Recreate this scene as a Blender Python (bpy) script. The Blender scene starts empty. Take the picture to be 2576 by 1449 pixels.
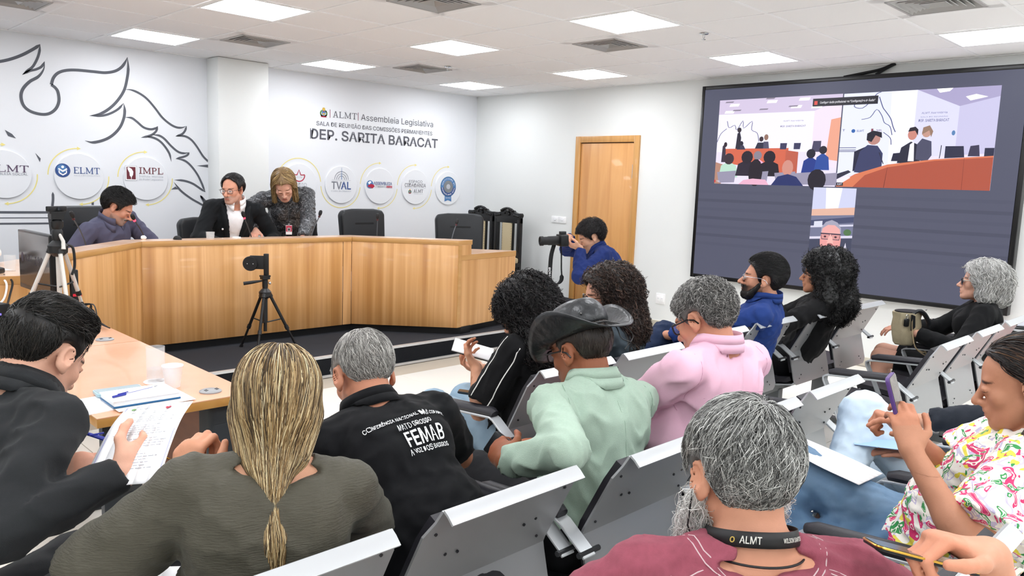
import bpy, bmesh, math, random
import numpy as np
from mathutils import Vector, Matrix
random.seed(7); RNG = np.random.default_rng(11)
SC = bpy.context.scene
COL = SC.collection

# ------------------------------------------------------------------ camera
def _camera():
    yaw, pitch, roll = 0.784908, 0.1312626, 0.036822
    fw = Vector((math.sin(yaw)*math.cos(pitch), math.cos(yaw)*math.cos(pitch), -math.sin(pitch)))
    rt = Vector((math.cos(yaw), -math.sin(yaw), 0)); up = rt.cross(fw)
    r2 = rt*math.cos(roll)+up*math.sin(roll); u2 = -rt*math.sin(roll)+up*math.cos(roll)
    cd = bpy.data.cameras.new('camera'); co = bpy.data.objects.new('camera', cd); COL.objects.link(co)
    cd.sensor_width = 36; cd.lens = 36*1966.53/2576; cd.clip_start = .05; cd.clip_end = 60
    co.matrix_world = Matrix(((r2.x, u2.x, -fw.x, 0), (r2.y, u2.y, -fw.y, 0), (r2.z, u2.z, -fw.z, 1.55), (0, 0, 0, 1)))
    SC.camera = co
_camera()
# ------------------------------------------------------------------ world, exposure
w = bpy.data.worlds.new('world'); SC.world = w; w.use_nodes = True
w.node_tree.nodes['Background'].inputs[0].default_value = (.9, .95, 1, 1)
w.node_tree.nodes['Background'].inputs[1].default_value = .3
SC.view_settings.view_transform = 'Standard'; SC.view_settings.look = 'None'
SC.view_settings.exposure = 0.35; SC.view_settings.gamma = 1.0
SC.view_settings.use_curve_mapping = False
PANEL_LIGHT = 13.0      # strength of the ceiling LED panels
try:
    SC.cycles.use_denoising = True
    SC.cycles.max_bounces = 8; SC.cycles.diffuse_bounces = 5; SC.cycles.caustics_reflective = False; SC.cycles.caustics_refractive = False
except Exception: pass

# room: x along the mural wall, y towards it, z up
XW, YW, ZC = 7.38, 8.20, 2.73      # screen wall, mural wall, ceiling
XB, YB = -2.9, -2.6                # walls behind the camera
DH = .165                          # dais height

# ------------------------------------------------------------------ materials
def srgb(h):
    h = h.lstrip('#'); v = [int(h[i:i+2], 16)/255 for i in (0, 2, 4)]
    return tuple(c/12.92 if c <= .04045 else ((c+.055)/1.055)**2.4 for c in v)+(1,)
MATS = {}
def mat(name, color='#808080', rough=.5, metal=0, spec=.5, emit=0, bump=None, var=None, trans=0, ior=1.45, alpha=1, attr=None, sheen=0, coat=0, sss=0, wrinkle=None):
    """bump=(scale,strength[,stretch xyz]); var=(scale,amount[,stretch]) mottles the colour."""
    if name in MATS: return MATS[name]
    m = bpy.data.materials.new(name); MATS[name] = m; m.use_nodes = True
    nt = m.node_tree; b = nt.nodes['Principled BSDF']; L = nt.links
    c = srgb(color) if isinstance(color, str) else tuple(color)+(1,)*(4-len(color))
    b.inputs['Base Color'].default_value = c; b.inputs['Roughness'].default_value = rough; b.inputs['Metallic'].default_value = metal
    b.inputs['Specular IOR Level'].default_value = spec; b.inputs['IOR'].default_value = ior
    b.inputs['Transmission Weight'].default_value = trans; b.inputs['Alpha'].default_value = alpha
    b.inputs['Sheen Weight'].default_value = sheen; b.inputs['Coat Weight'].default_value = coat
    if sss: b.inputs['Subsurface Weight'].default_value = sss; b.inputs['Subsurface Radius'].default_value = (.012, .005, .003); b.inputs['Subsurface Scale'].default_value = 1.0
    if emit: b.inputs['Emission Color'].default_value = c; b.inputs['Emission Strength'].default_value = emit
    m.diffuse_color = c
    src = None
    if attr:
        a = nt.nodes.new('ShaderNodeAttribute'); a.attribute_name = attr; src = a.outputs['Color']; L.new(src, b.inputs['Base Color'])
    tc = None
    def coords(stretch):
        nonlocal tc
        if tc is None: tc = nt.nodes.new('ShaderNodeTexCoord')
        if stretch is None: return tc.outputs['Object']
        mp = nt.nodes.new('ShaderNodeMapping'); mp.inputs['Scale'].default_value = stretch; L.new(tc.outputs['Object'], mp.inputs[0]); return mp.outputs[0]
    if var:
        n = nt.nodes.new('ShaderNodeTexNoise'); n.inputs['Scale'].default_value = var[0]; n.inputs['Detail'].default_value = 5
        L.new(coords(var[2] if len(var) > 2 else None), n.inputs['Vector'])
        mr = nt.nodes.new('ShaderNodeMapRange'); mr.inputs[3].default_value = 1-var[1]; mr.inputs[4].default_value = 1+var[1]
        L.new(n.outputs['Fac'], mr.inputs[0])
        mx = nt.nodes.new('ShaderNodeVectorMath'); mx.operation = 'SCALE'
        if src: L.new(src, mx.inputs[0])
        else: mx.inputs[0].default_value = c[:3]
        L.new(mr.outputs[0], mx.inputs['Scale']); L.new(mx.outputs[0], b.inputs['Base Color'])
    if bump:
        n = nt.nodes.new('ShaderNodeTexNoise'); n.inputs['Scale'].default_value = bump[0]; n.inputs['Detail'].default_value = 4
        L.new(coords(bump[2] if len(bump) > 2 else None), n.inputs['Vector'])
        bp = nt.nodes.new('ShaderNodeBump'); bp.inputs['Strength'].default_value = bump[1]; bp.inputs['Distance'].default_value = .01
        L.new(n.outputs['Fac'], bp.inputs['Height']); L.new(bp.outputs[0], b.inputs['Normal'])
        if wrinkle:
            n = nt.nodes.new('ShaderNodeTexNoise'); n.noise_type = 'RIDGED_MULTIFRACTAL'; n.inputs['Scale'].default_value = wrinkle[0]; n.inputs['Detail'].default_value = 2; n.inputs['Distortion'].default_value = .8
            L.new(coords(wrinkle[2] if len(wrinkle) > 2 else None), n.inputs['Vector']); b2 = nt.nodes.new('ShaderNodeBump'); b2.inputs['Strength'].default_value = wrinkle[1]; b2.inputs['Distance'].default_value = .012
            L.new(n.outputs['Fac'], b2.inputs['Height']); L.new(b2.outputs[0], bp.inputs['Normal'])
    return m
def ramp_mat(name, rough, stops, scale=1, stretch=(1, 1, 1), detail=4, distort=0, bump=0, kind='noise', spec=.5, coat=0, rot=(0, 0, 0)):
    """colour ramp over a stretched noise / wave / voronoi texture in object space"""
    if name in MATS: return MATS[name]
    m = bpy.data.materials.new(name); MATS[name] = m; m.use_nodes = True
    nt = m.node_tree; b = nt.nodes['Principled BSDF']; L = nt.links
    b.inputs['Roughness'].default_value = rough; b.inputs['Specular IOR Level'].default_value = spec; b.inputs['Coat Weight'].default_value = coat
    tc = nt.nodes.new('ShaderNodeTexCoord'); mp = nt.nodes.new('ShaderNodeMapping'); mp.inputs['Scale'].default_value = stretch; mp.inputs['Rotation'].default_value = rot
    L.new(tc.outputs['Object'], mp.inputs[0])
    if kind == 'noise':
        n = nt.nodes.new('ShaderNodeTexNoise'); n.inputs['Detail'].default_value = detail; n.inputs['Distortion'].default_value = distort; out = n.outputs['Fac']
    elif kind == 'voronoi':
        n = nt.nodes.new('ShaderNodeTexVoronoi'); n.feature = 'DISTANCE_TO_EDGE'; out = n.outputs['Distance']
    elif kind == 'voro_col':
        n = nt.nodes.new('ShaderNodeTexVoronoi'); out = n.outputs['Color']
    else:
        n = nt.nodes.new('ShaderNodeTexWave'); n.inputs['Distortion'].default_value = distort; n.inputs['Detail'].default_value = detail; out = n.outputs['Fac']
    n.inputs['Scale'].default_value = scale; L.new(mp.outputs[0], n.inputs['Vector'])
    r = nt.nodes.new('ShaderNodeValToRGB'); L.new(out, r.inputs[0])
    e = r.color_ramp.elements
    while len(e) < len(stops): e.new(.5)
    for el, (p, c) in zip(e, stops): el.position = p; el.color = srgb(c)
    L.new(r.outputs[0], b.inputs['Base Color'])
    if bump:
        bp = nt.nodes.new('ShaderNodeBump'); bp.inputs['Strength'].default_value = bump; bp.inputs['Distance'].default_value = .003
        L.new(out, bp.inputs['Height']); L.new(bp.outputs[0], b.inputs['Normal'])
    m.diffuse_color = srgb(stops[0][1])
    return m

# ------------------------------------------------------------------ mesh building
class MB:
    """collects geometry for one mesh"""
    def __init__(s): s.v = []; s.f = []; s.m = []; s.cur = 0
    def add(s, vs, fs):
        o = len(s.v); s.v += [tuple(map(float, v)) for v in vs]; s.f += [tuple(i+o for i in f) for f in fs]; s.m += [s.cur]*len(fs); return s
    def box(s, c, d, R=None):
        x, y, z = [k/2 for k in d]
        vs = [Vector((a*x, b*y, e*z)) for a in (-1, 1) for b in (-1, 1) for e in (-1, 1)]
        if R is not None: vs = [R @ v for v in vs]
        return s.add([v+Vector(c) for v in vs], [(0, 1, 3, 2), (4, 6, 7, 5), (0, 4, 5, 1), (2, 3, 7, 6), (0, 2, 6, 4), (1, 5, 7, 3)])
    def prism(s, poly, z0, z1, M=None):
        """poly in xy (ccw), extruded z0..z1, M maps to the final place"""
        n = len(poly); vs = [Vector((p[0], p[1], z0)) for p in poly]+[Vector((p[0], p[1], z1)) for p in poly]
        if M is not None: vs = [M @ v for v in vs]
        return s.add(vs, [tuple(range(n-1, -1, -1)), tuple(range(n, 2*n))]+[(i, (i+1) % n, n+(i+1) % n, n+i) for i in range(n)])
    def rings(s, R, close=True, caps=True):
        n = len(R[0]); vs = [v for r in R for v in r]; fs = []
        for i in range(len(R)-1):
            for j in range(n if close else n-1):
                a, b = i*n+j, i*n+(j+1) % n; fs.append((a, b, b+n, a+n))
        if caps and close: fs += [tuple(range(n-1, -1, -1)), tuple((len(R)-1)*n+j for j in range(n))]
        return s.add(vs, fs)
    def tube(s, path, r, seg=8, caps=True):
        P = [Vector(p) for p in path]; rr = r if hasattr(r, '__len__') else [r]*len(P); R = []; prev = None
        for i, p in enumerate(P):
            t = (P[min(i+1, len(P)-1)]-P[max(i-1, 0)]).normalized()
            if prev is None:
                a = Vector((0, 0, 1)) if abs(t.z) < .9 else Vector((1, 0, 0)); u = t.cross(a).normalized()
            else: u = (prev-t*prev.dot(t)).normalized()
            prev = u; w_ = t.cross(u)
            R.append([p+(u*math.cos(2*math.pi*k/seg)+w_*math.sin(2*math.pi*k/seg))*rr[i] for k in range(seg)])
        return s.rings(R, True, caps)
    def lathe(s, prof, seg=24, c=(0, 0, 0), M=None, cap=True):
        R = []
        for r, z in prof:
            ring = [Vector((r*math.cos(2*math.pi*k/seg), r*math.sin(2*math.pi*k/seg), z)) for k in range(seg)]
            if M is not None: ring = [M @ v for v in ring]
            R.append([v+Vector(c) for v in ring])
        return s.rings(R, True, cap)
    def sphere(s, c, r, seg=16, rows=10, R=None):
        r = r if hasattr(r, '__len__') else (r, r, r); rg = []
        for i in range(rows+1):
            a = -math.pi/2+math.pi*i/rows; a = max(-1.55, min(1.55, a))
            ring = [Vector((r[0]*math.cos(a)*math.cos(2*math.pi*k/seg), r[1]*math.cos(a)*math.sin(2*math.pi*k/seg), r[2]*math.sin(a))) for k in range(seg)]
            if R is not None: ring = [R @ v for v in ring]
            rg.append([v+Vector(c) for v in ring])
        return s.rings(rg)
    def strip(s, a, b):
        """ribbon between two polylines"""
        n = len(a); return s.add(list(a)+list(b), [(i, i+1, n+i+1, n+i) for i in range(n-1)])
def new_obj(name, me, parent=None, mats=()):
    o = bpy.data.objects.new(name, me); COL.objects.link(o)
    for m in (mats if isinstance(mats, (list, tuple)) else [mats]): me.materials.append(m)
    if parent is not None: o.parent = parent
    return o
def obj(name, mb, mats, parent=None, bevel=0, smooth=35, seg=2, normals=True):
    me = bpy.data.meshes.new(name); me.from_pydata(mb.v, [], mb.f)
    me.polygons.foreach_set('material_index', mb.m)
    bm = bmesh.new(); bm.from_mesh(me)
    if normals: bmesh.ops.recalc_face_normals(bm, faces=bm.faces)
    if bevel:
        es = [e for e in bm.edges if len(e.link_faces) == 2 and e.calc_face_angle(0) > .5]
        if es: bmesh.ops.bevel(bm, geom=es, offset=bevel, segments=seg, profile=.5, affect='EDGES', clamp_overlap=True)
    bm.to_mesh(me); bm.free()
    if smooth:
        me.polygons.foreach_set('use_smooth', [True]*len(me.polygons)); me.set_sharp_from_angle(angle=math.radians(smooth))
    me.update()
    return new_obj(name, me, parent, mats)
def tag(o, label, cat, group=None, kind=None):
    if label: o['label'] = label
    if cat: o['category'] = cat
    if group: o['group'] = group
    if kind: o['kind'] = kind
    return o
def struct(o, label=None):
    o['kind'] = 'structure'
    if label: o['label'] = label
    return o
def thing(name, label, cat, loc=(0, 0, 0), rz=0, group=None):
    o = bpy.data.objects.new(name, None); COL.objects.link(o); o.empty_display_size = .1
    o.location = loc; o.rotation_euler = (0, 0, rz); return tag(o, label, cat, group)
def copy_tree(o, parent=None):
    c = o.copy(); COL.objects.link(c); c.parent = parent
    for ch in list(o.children): copy_tree(ch, c)
    return c
def Rz(a): return Matrix.Rotation(a, 3, 'Z')
def Rx(a): return Matrix.Rotation(a, 3, 'X')
def Ry(a): return Matrix.Rotation(a, 3, 'Y')
def rrect(w, h, r, n=4):
    P = []
    for cx, cy, a0 in ((w/2-r, h/2-r, 0), (-w/2+r, h/2-r, 90), (-w/2+r, -h/2+r, 180), (w/2-r, -h/2+r, 270)):
        for i in range(n+1):
            a = math.radians(a0+90*i/n); P.append((cx+r*math.cos(a), cy+r*math.sin(a)))
    return P
def catmull(pts, n=6):
    P = [np.array(p, float) for p in pts]; P = [2*P[0]-P[1]]+P+[2*P[-1]-P[-2]]; out = []
    for i in range(1, len(P)-2):
        for k in range(n):
            t = k/n; a, b, c, d = P[i-1:i+3]
            out.append(.5*(2*b+(c-a)*t+(2*a-5*b+4*c-d)*t*t+(3*b-a-3*c+d)*t**3))
    out.append(P[-2]); return out
FONTS = {}
def font(k):
    """Blender's own bundled fonts"""
    if k not in FONTS:
        f = None
        try:
            if k == 'sans': f = bpy.data.fonts.load(bpy.utils.system_resource('DATAFILES', path='fonts')+'/Inter.woff2')
        except Exception: f = None
        FONTS[k] = f
    return FONTS[k]
def text_mesh(body, size=1, extrude=.001, bold=0, align='CENTER', spacing=1, fnt='sans', width=None, res=3):
    """returns (verts Nx3 in text plane, faces); width rescales x to that total width"""
    cu = bpy.data.curves.new('t', 'FONT'); cu.body = body; cu.size = size; cu.extrude = extrude; cu.offset = bold
    cu.align_x = align; cu.align_y = 'CENTER'; cu.space_character = spacing; cu.resolution_u = res
    if font(fnt): cu.font = font(fnt)
    o = bpy.data.objects.new('t', cu); COL.objects.link(o)
    me = bpy.data.meshes.new_from_object(o.evaluated_get(bpy.context.evaluated_depsgraph_get()))
    v = np.empty(len(me.vertices)*3); me.vertices.foreach_get('co', v); v = v.reshape(-1, 3)
    f = [tuple(p.vertices) for p in me.polygons]
    bpy.data.objects.remove(o); bpy.data.curves.remove(cu); bpy.data.meshes.remove(me)
    if width and len(v):
        w0 = v[:, 0].max()-v[:, 0].min(); v[:, 0] *= width/w0
    return v, f
# ================================================================== ROOM
M_wall = mat('white_wall_paint', '#e6e8e6', .7, var=(3, .01), bump=(220, .03))
M_wallv = mat('white_vinyl_wall', '#e8eaee', .45)
M_ceil = mat('ceiling_tile_white', '#f7f6f6', .9, bump=(300, .12))
M_tbar = mat('ceiling_grid_white', '#fafafa', .5)
M_floor = mat('beige_porcelain', '#efece4', .22, var=(1.3, .05), spec=.5)
M_grout = mat('grout', '#b3a898', .9)
M_base = mat('beige_baseboard_tile', '#c9c3b4', .35, var=(2, .04))
M_baseg = mat('baseboard_edge', '#efece4', .6)
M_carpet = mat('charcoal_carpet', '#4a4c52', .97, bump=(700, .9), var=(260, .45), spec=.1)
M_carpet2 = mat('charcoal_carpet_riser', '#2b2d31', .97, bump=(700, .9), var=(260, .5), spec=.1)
M_alu = mat('aluminium_strip', '#d9dadb', .35, metal=.6)
M_black = mat('black_plinth', '#08080a', .5)
M_dark = mat('graphite_lettering', '#5d5e66', .6)
M_ink = mat('mural_grey', '#585b63', .6)
M_yel = mat('mural_yellow', '#eee08a', .6)
M_maroon = mat('logo_maroon', '#8a2b3c', .6)
M_red = mat('logo_red', '#b5213f', .6)
M_blue = mat('logo_blue', '#33508c', .6)
M_blue2 = mat('logo_light_blue', '#4f7fb4', .5)
M_lgrey = mat('logo_pale_grey', '#b9bcc4', .6)
M_mgrey = mat('logo_mid_grey', '#7d8089', .6)
M_white = mat('logo_white', '#fbfbfc', .5)
M_green = mat('crest_green', '#6f9a5b', .6)
M_gold = mat('crest_gold', '#d8b455', .6)
M_plum = mat('logo_plum', '#5a4660', .6)

# floor slab and tiles
fl = struct(obj('floor', MB().box(((XB+XW)/2, (YB+YW)/2, -.055), (XW-XB, YW-YB, .1)), M_grout), 'pale beige polished tile floor')
TILE = .6
tm = obj('floor_tile', MB().box((0, 0, -.0025), (TILE-.004, TILE-.004, .005)), M_floor, fl, bevel=.0012, seg=1)
nfirst = True
for i in range(-5, 13):
    for j in range(-5, 9):
        x, y = .12+TILE*(i+.5), .16+TILE*(j+.5)
        if not (XB+.3 < x < XW-.2 and YB+.3 < y < 5.2): continue
        if nfirst: t = tm; nfirst = False
        else: t = tm.copy(); COL.objects.link(t)
        t.location = (x, y, 0)
# walls
struct(obj('wall_back', MB().box(((XB+XW)/2, YW+.05, ZC/2), (XW-XB+.2, .1, ZC)), M_wallv), 'white mural wall with grey line drawing and round logo discs')
WB = bpy.data.objects['wall_back']
struct(obj('wall_right', MB().box((XW+.05, (YB+YW)/2, ZC/2), (.1, YW-YB, ZC)), M_wall), 'white side wall with door and video screen')
struct(obj('wall_left', MB().box((XB-.05, (YB+YW)/2, ZC/2), (.1, YW-YB, ZC)), M_wall))
struct(obj('wall_front', MB().box(((XB+XW)/2, YB-.05, ZC/2), (XW-XB+.2, .1, ZC)), M_wall))
struct(obj('trim_1', MB().box((3.865, 8.065, ZC/2), (.555, .27, ZC)), M_wall, bevel=.006), 'white boxed pillar standing out from the mural wall')
# ceiling: slab, grid bars, tiles
ce = struct(obj('ceiling', MB().box(((XB+XW)/2, (YB+YW)/2, ZC+.12), (XW-XB+.2, YW-YB+.2, .1)), M_ceil), 'white suspended ceiling of square mineral tiles')
GX, GY, G = 2.4445, 1.4055, .625
g = MB()
for i in range(-9, 9):
    x = GX+G*i
    if XB < x < XW: g.box((x, (YB+YW)/2, ZC+.004), (.022, YW-YB, .008))
obj('grid_bar', g, M_tbar, ce)
g = MB()
for j in range(-7, 12):
    y = GY+G*j
    if YB < y < YW: g.box(((XB+XW)/2, y, ZC+.0045), (XW-XB, .022, .008))
obj('grid_bar', g, M_tbar, ce)
g = MB()
for c_, d_ in (((XB+XW)/2, YW-.012, ZC+.001), (XW-XB, .024, .008)), ((XW-.012, (YB+YW)/2, ZC+.001), (.024, YW-YB, .008)): g.box(c_, d_)
obj('wall_angle', g, M_tbar, ce)
LIGHTS = [(i, j) for i in (-6, -3, 0, 3, 6) for j in (-6, -3, 0, 3, 6, 9)]
VENTS = [(1, 8), (4, 8), (-2, 8), (1, 4), (4, 4), (-2, 4), (4, 0)]
SOLID = {}
def ceil_tile(x0, x1, y0, y1, dz):
    k = (round(x1-x0, 3), round(y1-y0, 3))
    if k not in SOLID:
        o = obj('ceiling_tile', MB().box((0, 0, .009), (k[0], k[1], .018)), M_ceil, ce, bevel=.003, seg=1); SOLID[k] = o
    else:
        o = SOLID[k].copy(); COL.objects.link(o)
    o.location = ((x0+x1)/2, (y0+y1)/2, ZC+.002+dz)
for i in range(-9, 9):
    for j in range(-7, 12):
        if (i, j) in LIGHTS or (i, j) in VENTS: continue
        x0, x1, y0, y1 = GX+G*i+.012, GX+G*(i+1)-.012, GY+G*j+.012, GY+G*(j+1)-.012
        x0, x1, y0, y1 = max(x0, XB), min(x1, XW), max(y0, YB), min(y1, YW)
        if x1-x0 < .05 or y1-y0 < .05: continue
        ceil_tile(x0, x1, y0, y1, random.uniform(0, .003))
# LED panels
M_panel = mat('led_diffuser', '#f7faff', .5, emit=PANEL_LIGHT)
M_pframe = mat('led_panel_frame', '#f4f4f4', .4)
def make_panel():
    t = thing('ceiling_light', 'square LED panel glowing in the tiled ceiling', 'ceiling light', group='LED panels in the ceiling')
    f = MB()
    for a in range(4):
        R = Rz(a*math.pi/2); f.box(R @ Vector((0, .29, .006)), (.602, .022, .014), R)
    obj('frame', f, M_pframe, t)
    obj('diffuser', MB().prism(rrect(.56, .56, .02), .002, .006), M_panel, t, smooth=0)
    return t
P0 = make_panel(); first = True
for (i, j) in LIGHTS:
    t = P0 if first else copy_tree(P0); first = False
    t.location = (GX+G*(i+.5), GY+G*(j+.5), ZC-.002)
    t['label'] = {(0, 9): 'glowing LED ceiling panel closest to the wing drawing on the mural wall', (0, 6): 'glowing LED ceiling panel one row out from the wing drawing, beyond the pillar-side diffuser', (3, 9): 'glowing LED ceiling panel close to the pillar above the heading lettering', (6, 9): 'glowing LED ceiling panel in the corner between mural wall and screen wall', (6, 6): 'glowing LED ceiling panel in front of the wooden door', (6, 3): 'glowing LED ceiling panel by the door-side corner of the video screen', (6, 0): 'glowing LED ceiling panel in front of the far end of the video screen', (3, 3): 'glowing LED ceiling panel between an air diffuser and the screen-side sprinkler', (3, 6): 'glowing LED ceiling panel in mid ceiling behind the mural-side sprinkler'}.get((i, j), 'glowing LED ceiling panel over the rear of the hall')
# air diffusers
M_vent = mat('vent_grey', '#b4b2b0', .5, metal=.1); M_ventd = mat('vent_dark', '#3a3a3c', .7); M_ventp = mat('vent_pyramid', '#a9a8a6', .4, metal=.3)
def make_vent():
    t = thing('ceiling_vent', 'square grey air diffuser with stepped louvres in the ceiling', 'vent', group='air diffusers in the ceiling')
    p = MB()
    for a in range(4):
        R = Rz(a*math.pi/2); p.box(R @ Vector((0, .255, .006)), (.602, .092, .012), R)
    obj('tile_surround', p, M_ceil, t)
    obj('throat', MB().box((0, 0, .09), (.44, .44, .006)), M_ventd, t)
    for k in range(5):
        h = .205-.036*k; m = MB()
        for a in range(4):
            R = Rz(a*math.pi/2)
            A = [Vector((-h, -h, -.004)), Vector((h, -h, -.004)), Vector((h-.045, -h+.045, .05)), Vector((-h+.045, -h+.045, .05))]
            if k == 4: A = [Vector((-h-.012, -h-.012, -.006)), Vector((h+.012, -h-.012, -.006)), Vector((.01, -.01, .03)), Vector((-.01, -.01, .03))]
            B = [v+Vector((0, .003, -.003)) for v in A]
            m.add([R @ v for v in A+B], [(0, 1, 2, 3), (7, 6, 5, 4), (0, 4, 5, 1), (1, 5, 6, 2), (2, 6, 7, 3), (3, 7, 4, 0)])
        obj('louvre', m, M_vent if k < 4 else M_ventp, t)
    f = MB()
    for a in range(4):
        R = Rz(a*math.pi/2); f.box(R @ Vector((0, .215, -.002)), (.445, .016, .012), R)
    obj('frame', f, M_vent, t)
    return t
V0 = make_vent(); first = True
for (i, j) in VENTS:
    if (i, j) == (-2, 4): continue
    t = V0 if first else copy_tree(V0); first = False
    t.location = (GX+G*(i+.5), GY+G*(j+.5), ZC-.001)
    t['label'] = {(1, 8): 'square grey air diffuser in the ceiling near the white pillar', (4, 8): 'square grey air diffuser beside the sprinkler above the heading lettering', (-2, 8): 'square grey air diffuser above the left end of the wing drawing', (1, 4): 'square grey air diffuser in the ceiling nearest the meeting tables', (4, 4): 'square grey air diffuser in mid ceiling between LED panels', (4, 0): 'square grey air diffuser in the ceiling over the floral-bloused woman\'s row'}[(i, j)]
ceil_tile(GX-G*2+.012, GX-G+.012-.024, GY+G*4+.012, GY+G*5-.012, 0)
# sprinklers
M_chrome = mat('chrome', '#c8c9cb', .2, metal=1)
for k, (x, y) in enumerate(((5.327, 6.384), (5.275, 3.337))):
    t = thing('sprinkler', ['small chrome sprinkler head beside the air diffuser near the mural wall', 'small chrome sprinkler head in the ceiling between two LED panels by the screen'][k], 'sprinkler', (x, y, ZC), group='fire sprinklers')
    obj('rosette', MB().lathe([(.035, 0), (.033, -.006), (.012, -.008)], 16), M_chrome, t)
    obj('frame', MB().tube([(-.008, 0, -.005), (-.012, 0, -.025), (0, 0, -.042)], .003, 6).tube([(.008, 0, -.005), (.012, 0, -.025), (0, 0, -.042)], .003, 6), M_chrome, t)
    obj('deflector', MB().lathe([(.003, -.04), (.016, -.043), (.016, -.045), (.002, -.046)], 14), M_chrome, t)
# baseboards
bb = MB()
y = YB
tiles = []
bs = struct(obj('baseboard_right', MB().box((XW-.004, (YB+5.36)/2, .085), (.008, 5.36-YB, .006)), M_baseg))
while y < 5.3:
    y1 = min(y+.6, 5.36); o = obj('skirting_tile', MB().box((XW-.005, (y+y1)/2, .041), (.01, y1-y-.003, .082)), M_base, bs, bevel=.0012, seg=1); y = y1
# dais
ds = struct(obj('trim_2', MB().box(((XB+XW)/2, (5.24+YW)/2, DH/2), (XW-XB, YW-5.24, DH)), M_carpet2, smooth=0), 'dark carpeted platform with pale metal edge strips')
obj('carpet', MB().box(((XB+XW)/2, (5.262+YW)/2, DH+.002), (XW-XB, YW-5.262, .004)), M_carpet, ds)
obj('edge_strip', MB().box(((XB+XW)/2, 5.247, DH+.003), (XW-XB, .03, .007)).box(((XB+XW)/2, 5.2385, DH-.006), (XW-XB, .005, .014)), M_alu, ds)
obj('foot_strip', MB().box(((XB+XW)/2, 5.232, .010), (XW-XB, .014, .02)), M_alu, ds)

# ------------------------------------------------------------------ door, switches, sockets
M_door = ramp_mat('door_veneer', .35, [(.3, '#c98d51'), (.55, '#dba366'), (.75, '#d59a5c')], 1.6, (1, 5, .35), 3, .6, coat=.2)
M_dframe = ramp_mat('door_frame_veneer', .35, [(.3, '#bf8a49'), (.7, '#cf9c5c')], 2, (1, 9, .5), 3, coat=.2)
d = struct(thing('door_1', None, None), 'honey-coloured wooden door with matching frame'); d.location = (XW, 0, 0)
y0, y1, zt = 5.405, 6.355, 2.16
f = MB().box((-.011, y0+.037, zt/2), (.03, .074, zt)).box((-.011, y1-.037, zt/2), (.03, .074, zt)).box((-.011, (y0+y1)/2, zt-.037), (.0302, y1-y0-.148, .074))
obj('door_frame', f, M_dframe, d, bevel=.003)
obj('door_leaf', MB().box((-.002, (y0+y1)/2, (zt-.08)/2), (.008, y1-y0-.158, zt-.085)), M_door, d, bevel=.002)
obj('shadow_gap', MB().box((-.0005, (y0+y1)/2, (zt-.06)/2), (.003, y1-y0-.14, zt-.07)), mat('gap_dark', '#2a1a0e', .8), d)
h = MB()
for z in (.35, 1.75): h.box((-.01, y0+.08, z), (.012, .012, .16))
obj('hinge', h, M_chrome, d)
M_sw = mat('switch_plastic', '#fafafa', .3); M_hole = mat('socket_hole', '#1a1a1a', .7)
def plate(name, label, y, z, w_, h_, kind):
    t = thing(name, label, name.split('_')[-1], (XW, y, z), group='white wall plates by the door')
    obj('cover_plate', MB().prism(rrect(w_, h_, .006), 0, .009, Matrix.Rotation(-math.pi/2, 4, 'Y')), M_sw, t, bevel=.002)
    if kind == 'switch':
        obj('rocker', MB().box((-.011, 0, 0), (.008, .024, .02)), M_sw, t, bevel=.002); obj('rim', MB().box((-.0095, 0, 0), (.002, .03, .026)), M_lgrey, t)
    elif kind == 'socket':
        for s in (-1, 1): obj('module', MB().box((-.010, s*.024, 0), (.004, .044, .07)), M_sw, t, bevel=.001); obj('hole', MB().box((-.0125, s*.012, 0), (.002, .012, .012)), M_hole, t)
    else:
        for s in (-1, 1): obj('module', MB().box((-.010, s*.024, 0), (.004, .044, .07)), M_sw, t, bevel=.001); obj('slot', MB().box((-.0125, s*.024, .004), (.002, .024, .003)), M_lgrey, t)
plate('light_switch', 'white single light switch plate nearer the room corner', 6.655, 1.135, .082, .125, 'switch')
plate('light_switch', 'white single light switch plate next to the door frame', 6.535, 1.135, .082, .125, 'switch')
plate('wall_socket', 'white double socket plate with two dark holes low on the wall', 5.235, .335, .12, .12, 'socket')
plate('wall_socket', 'white double blank plate with two slots low on the wall', 5.005, .335, .12, .12, 'blank')
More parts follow.
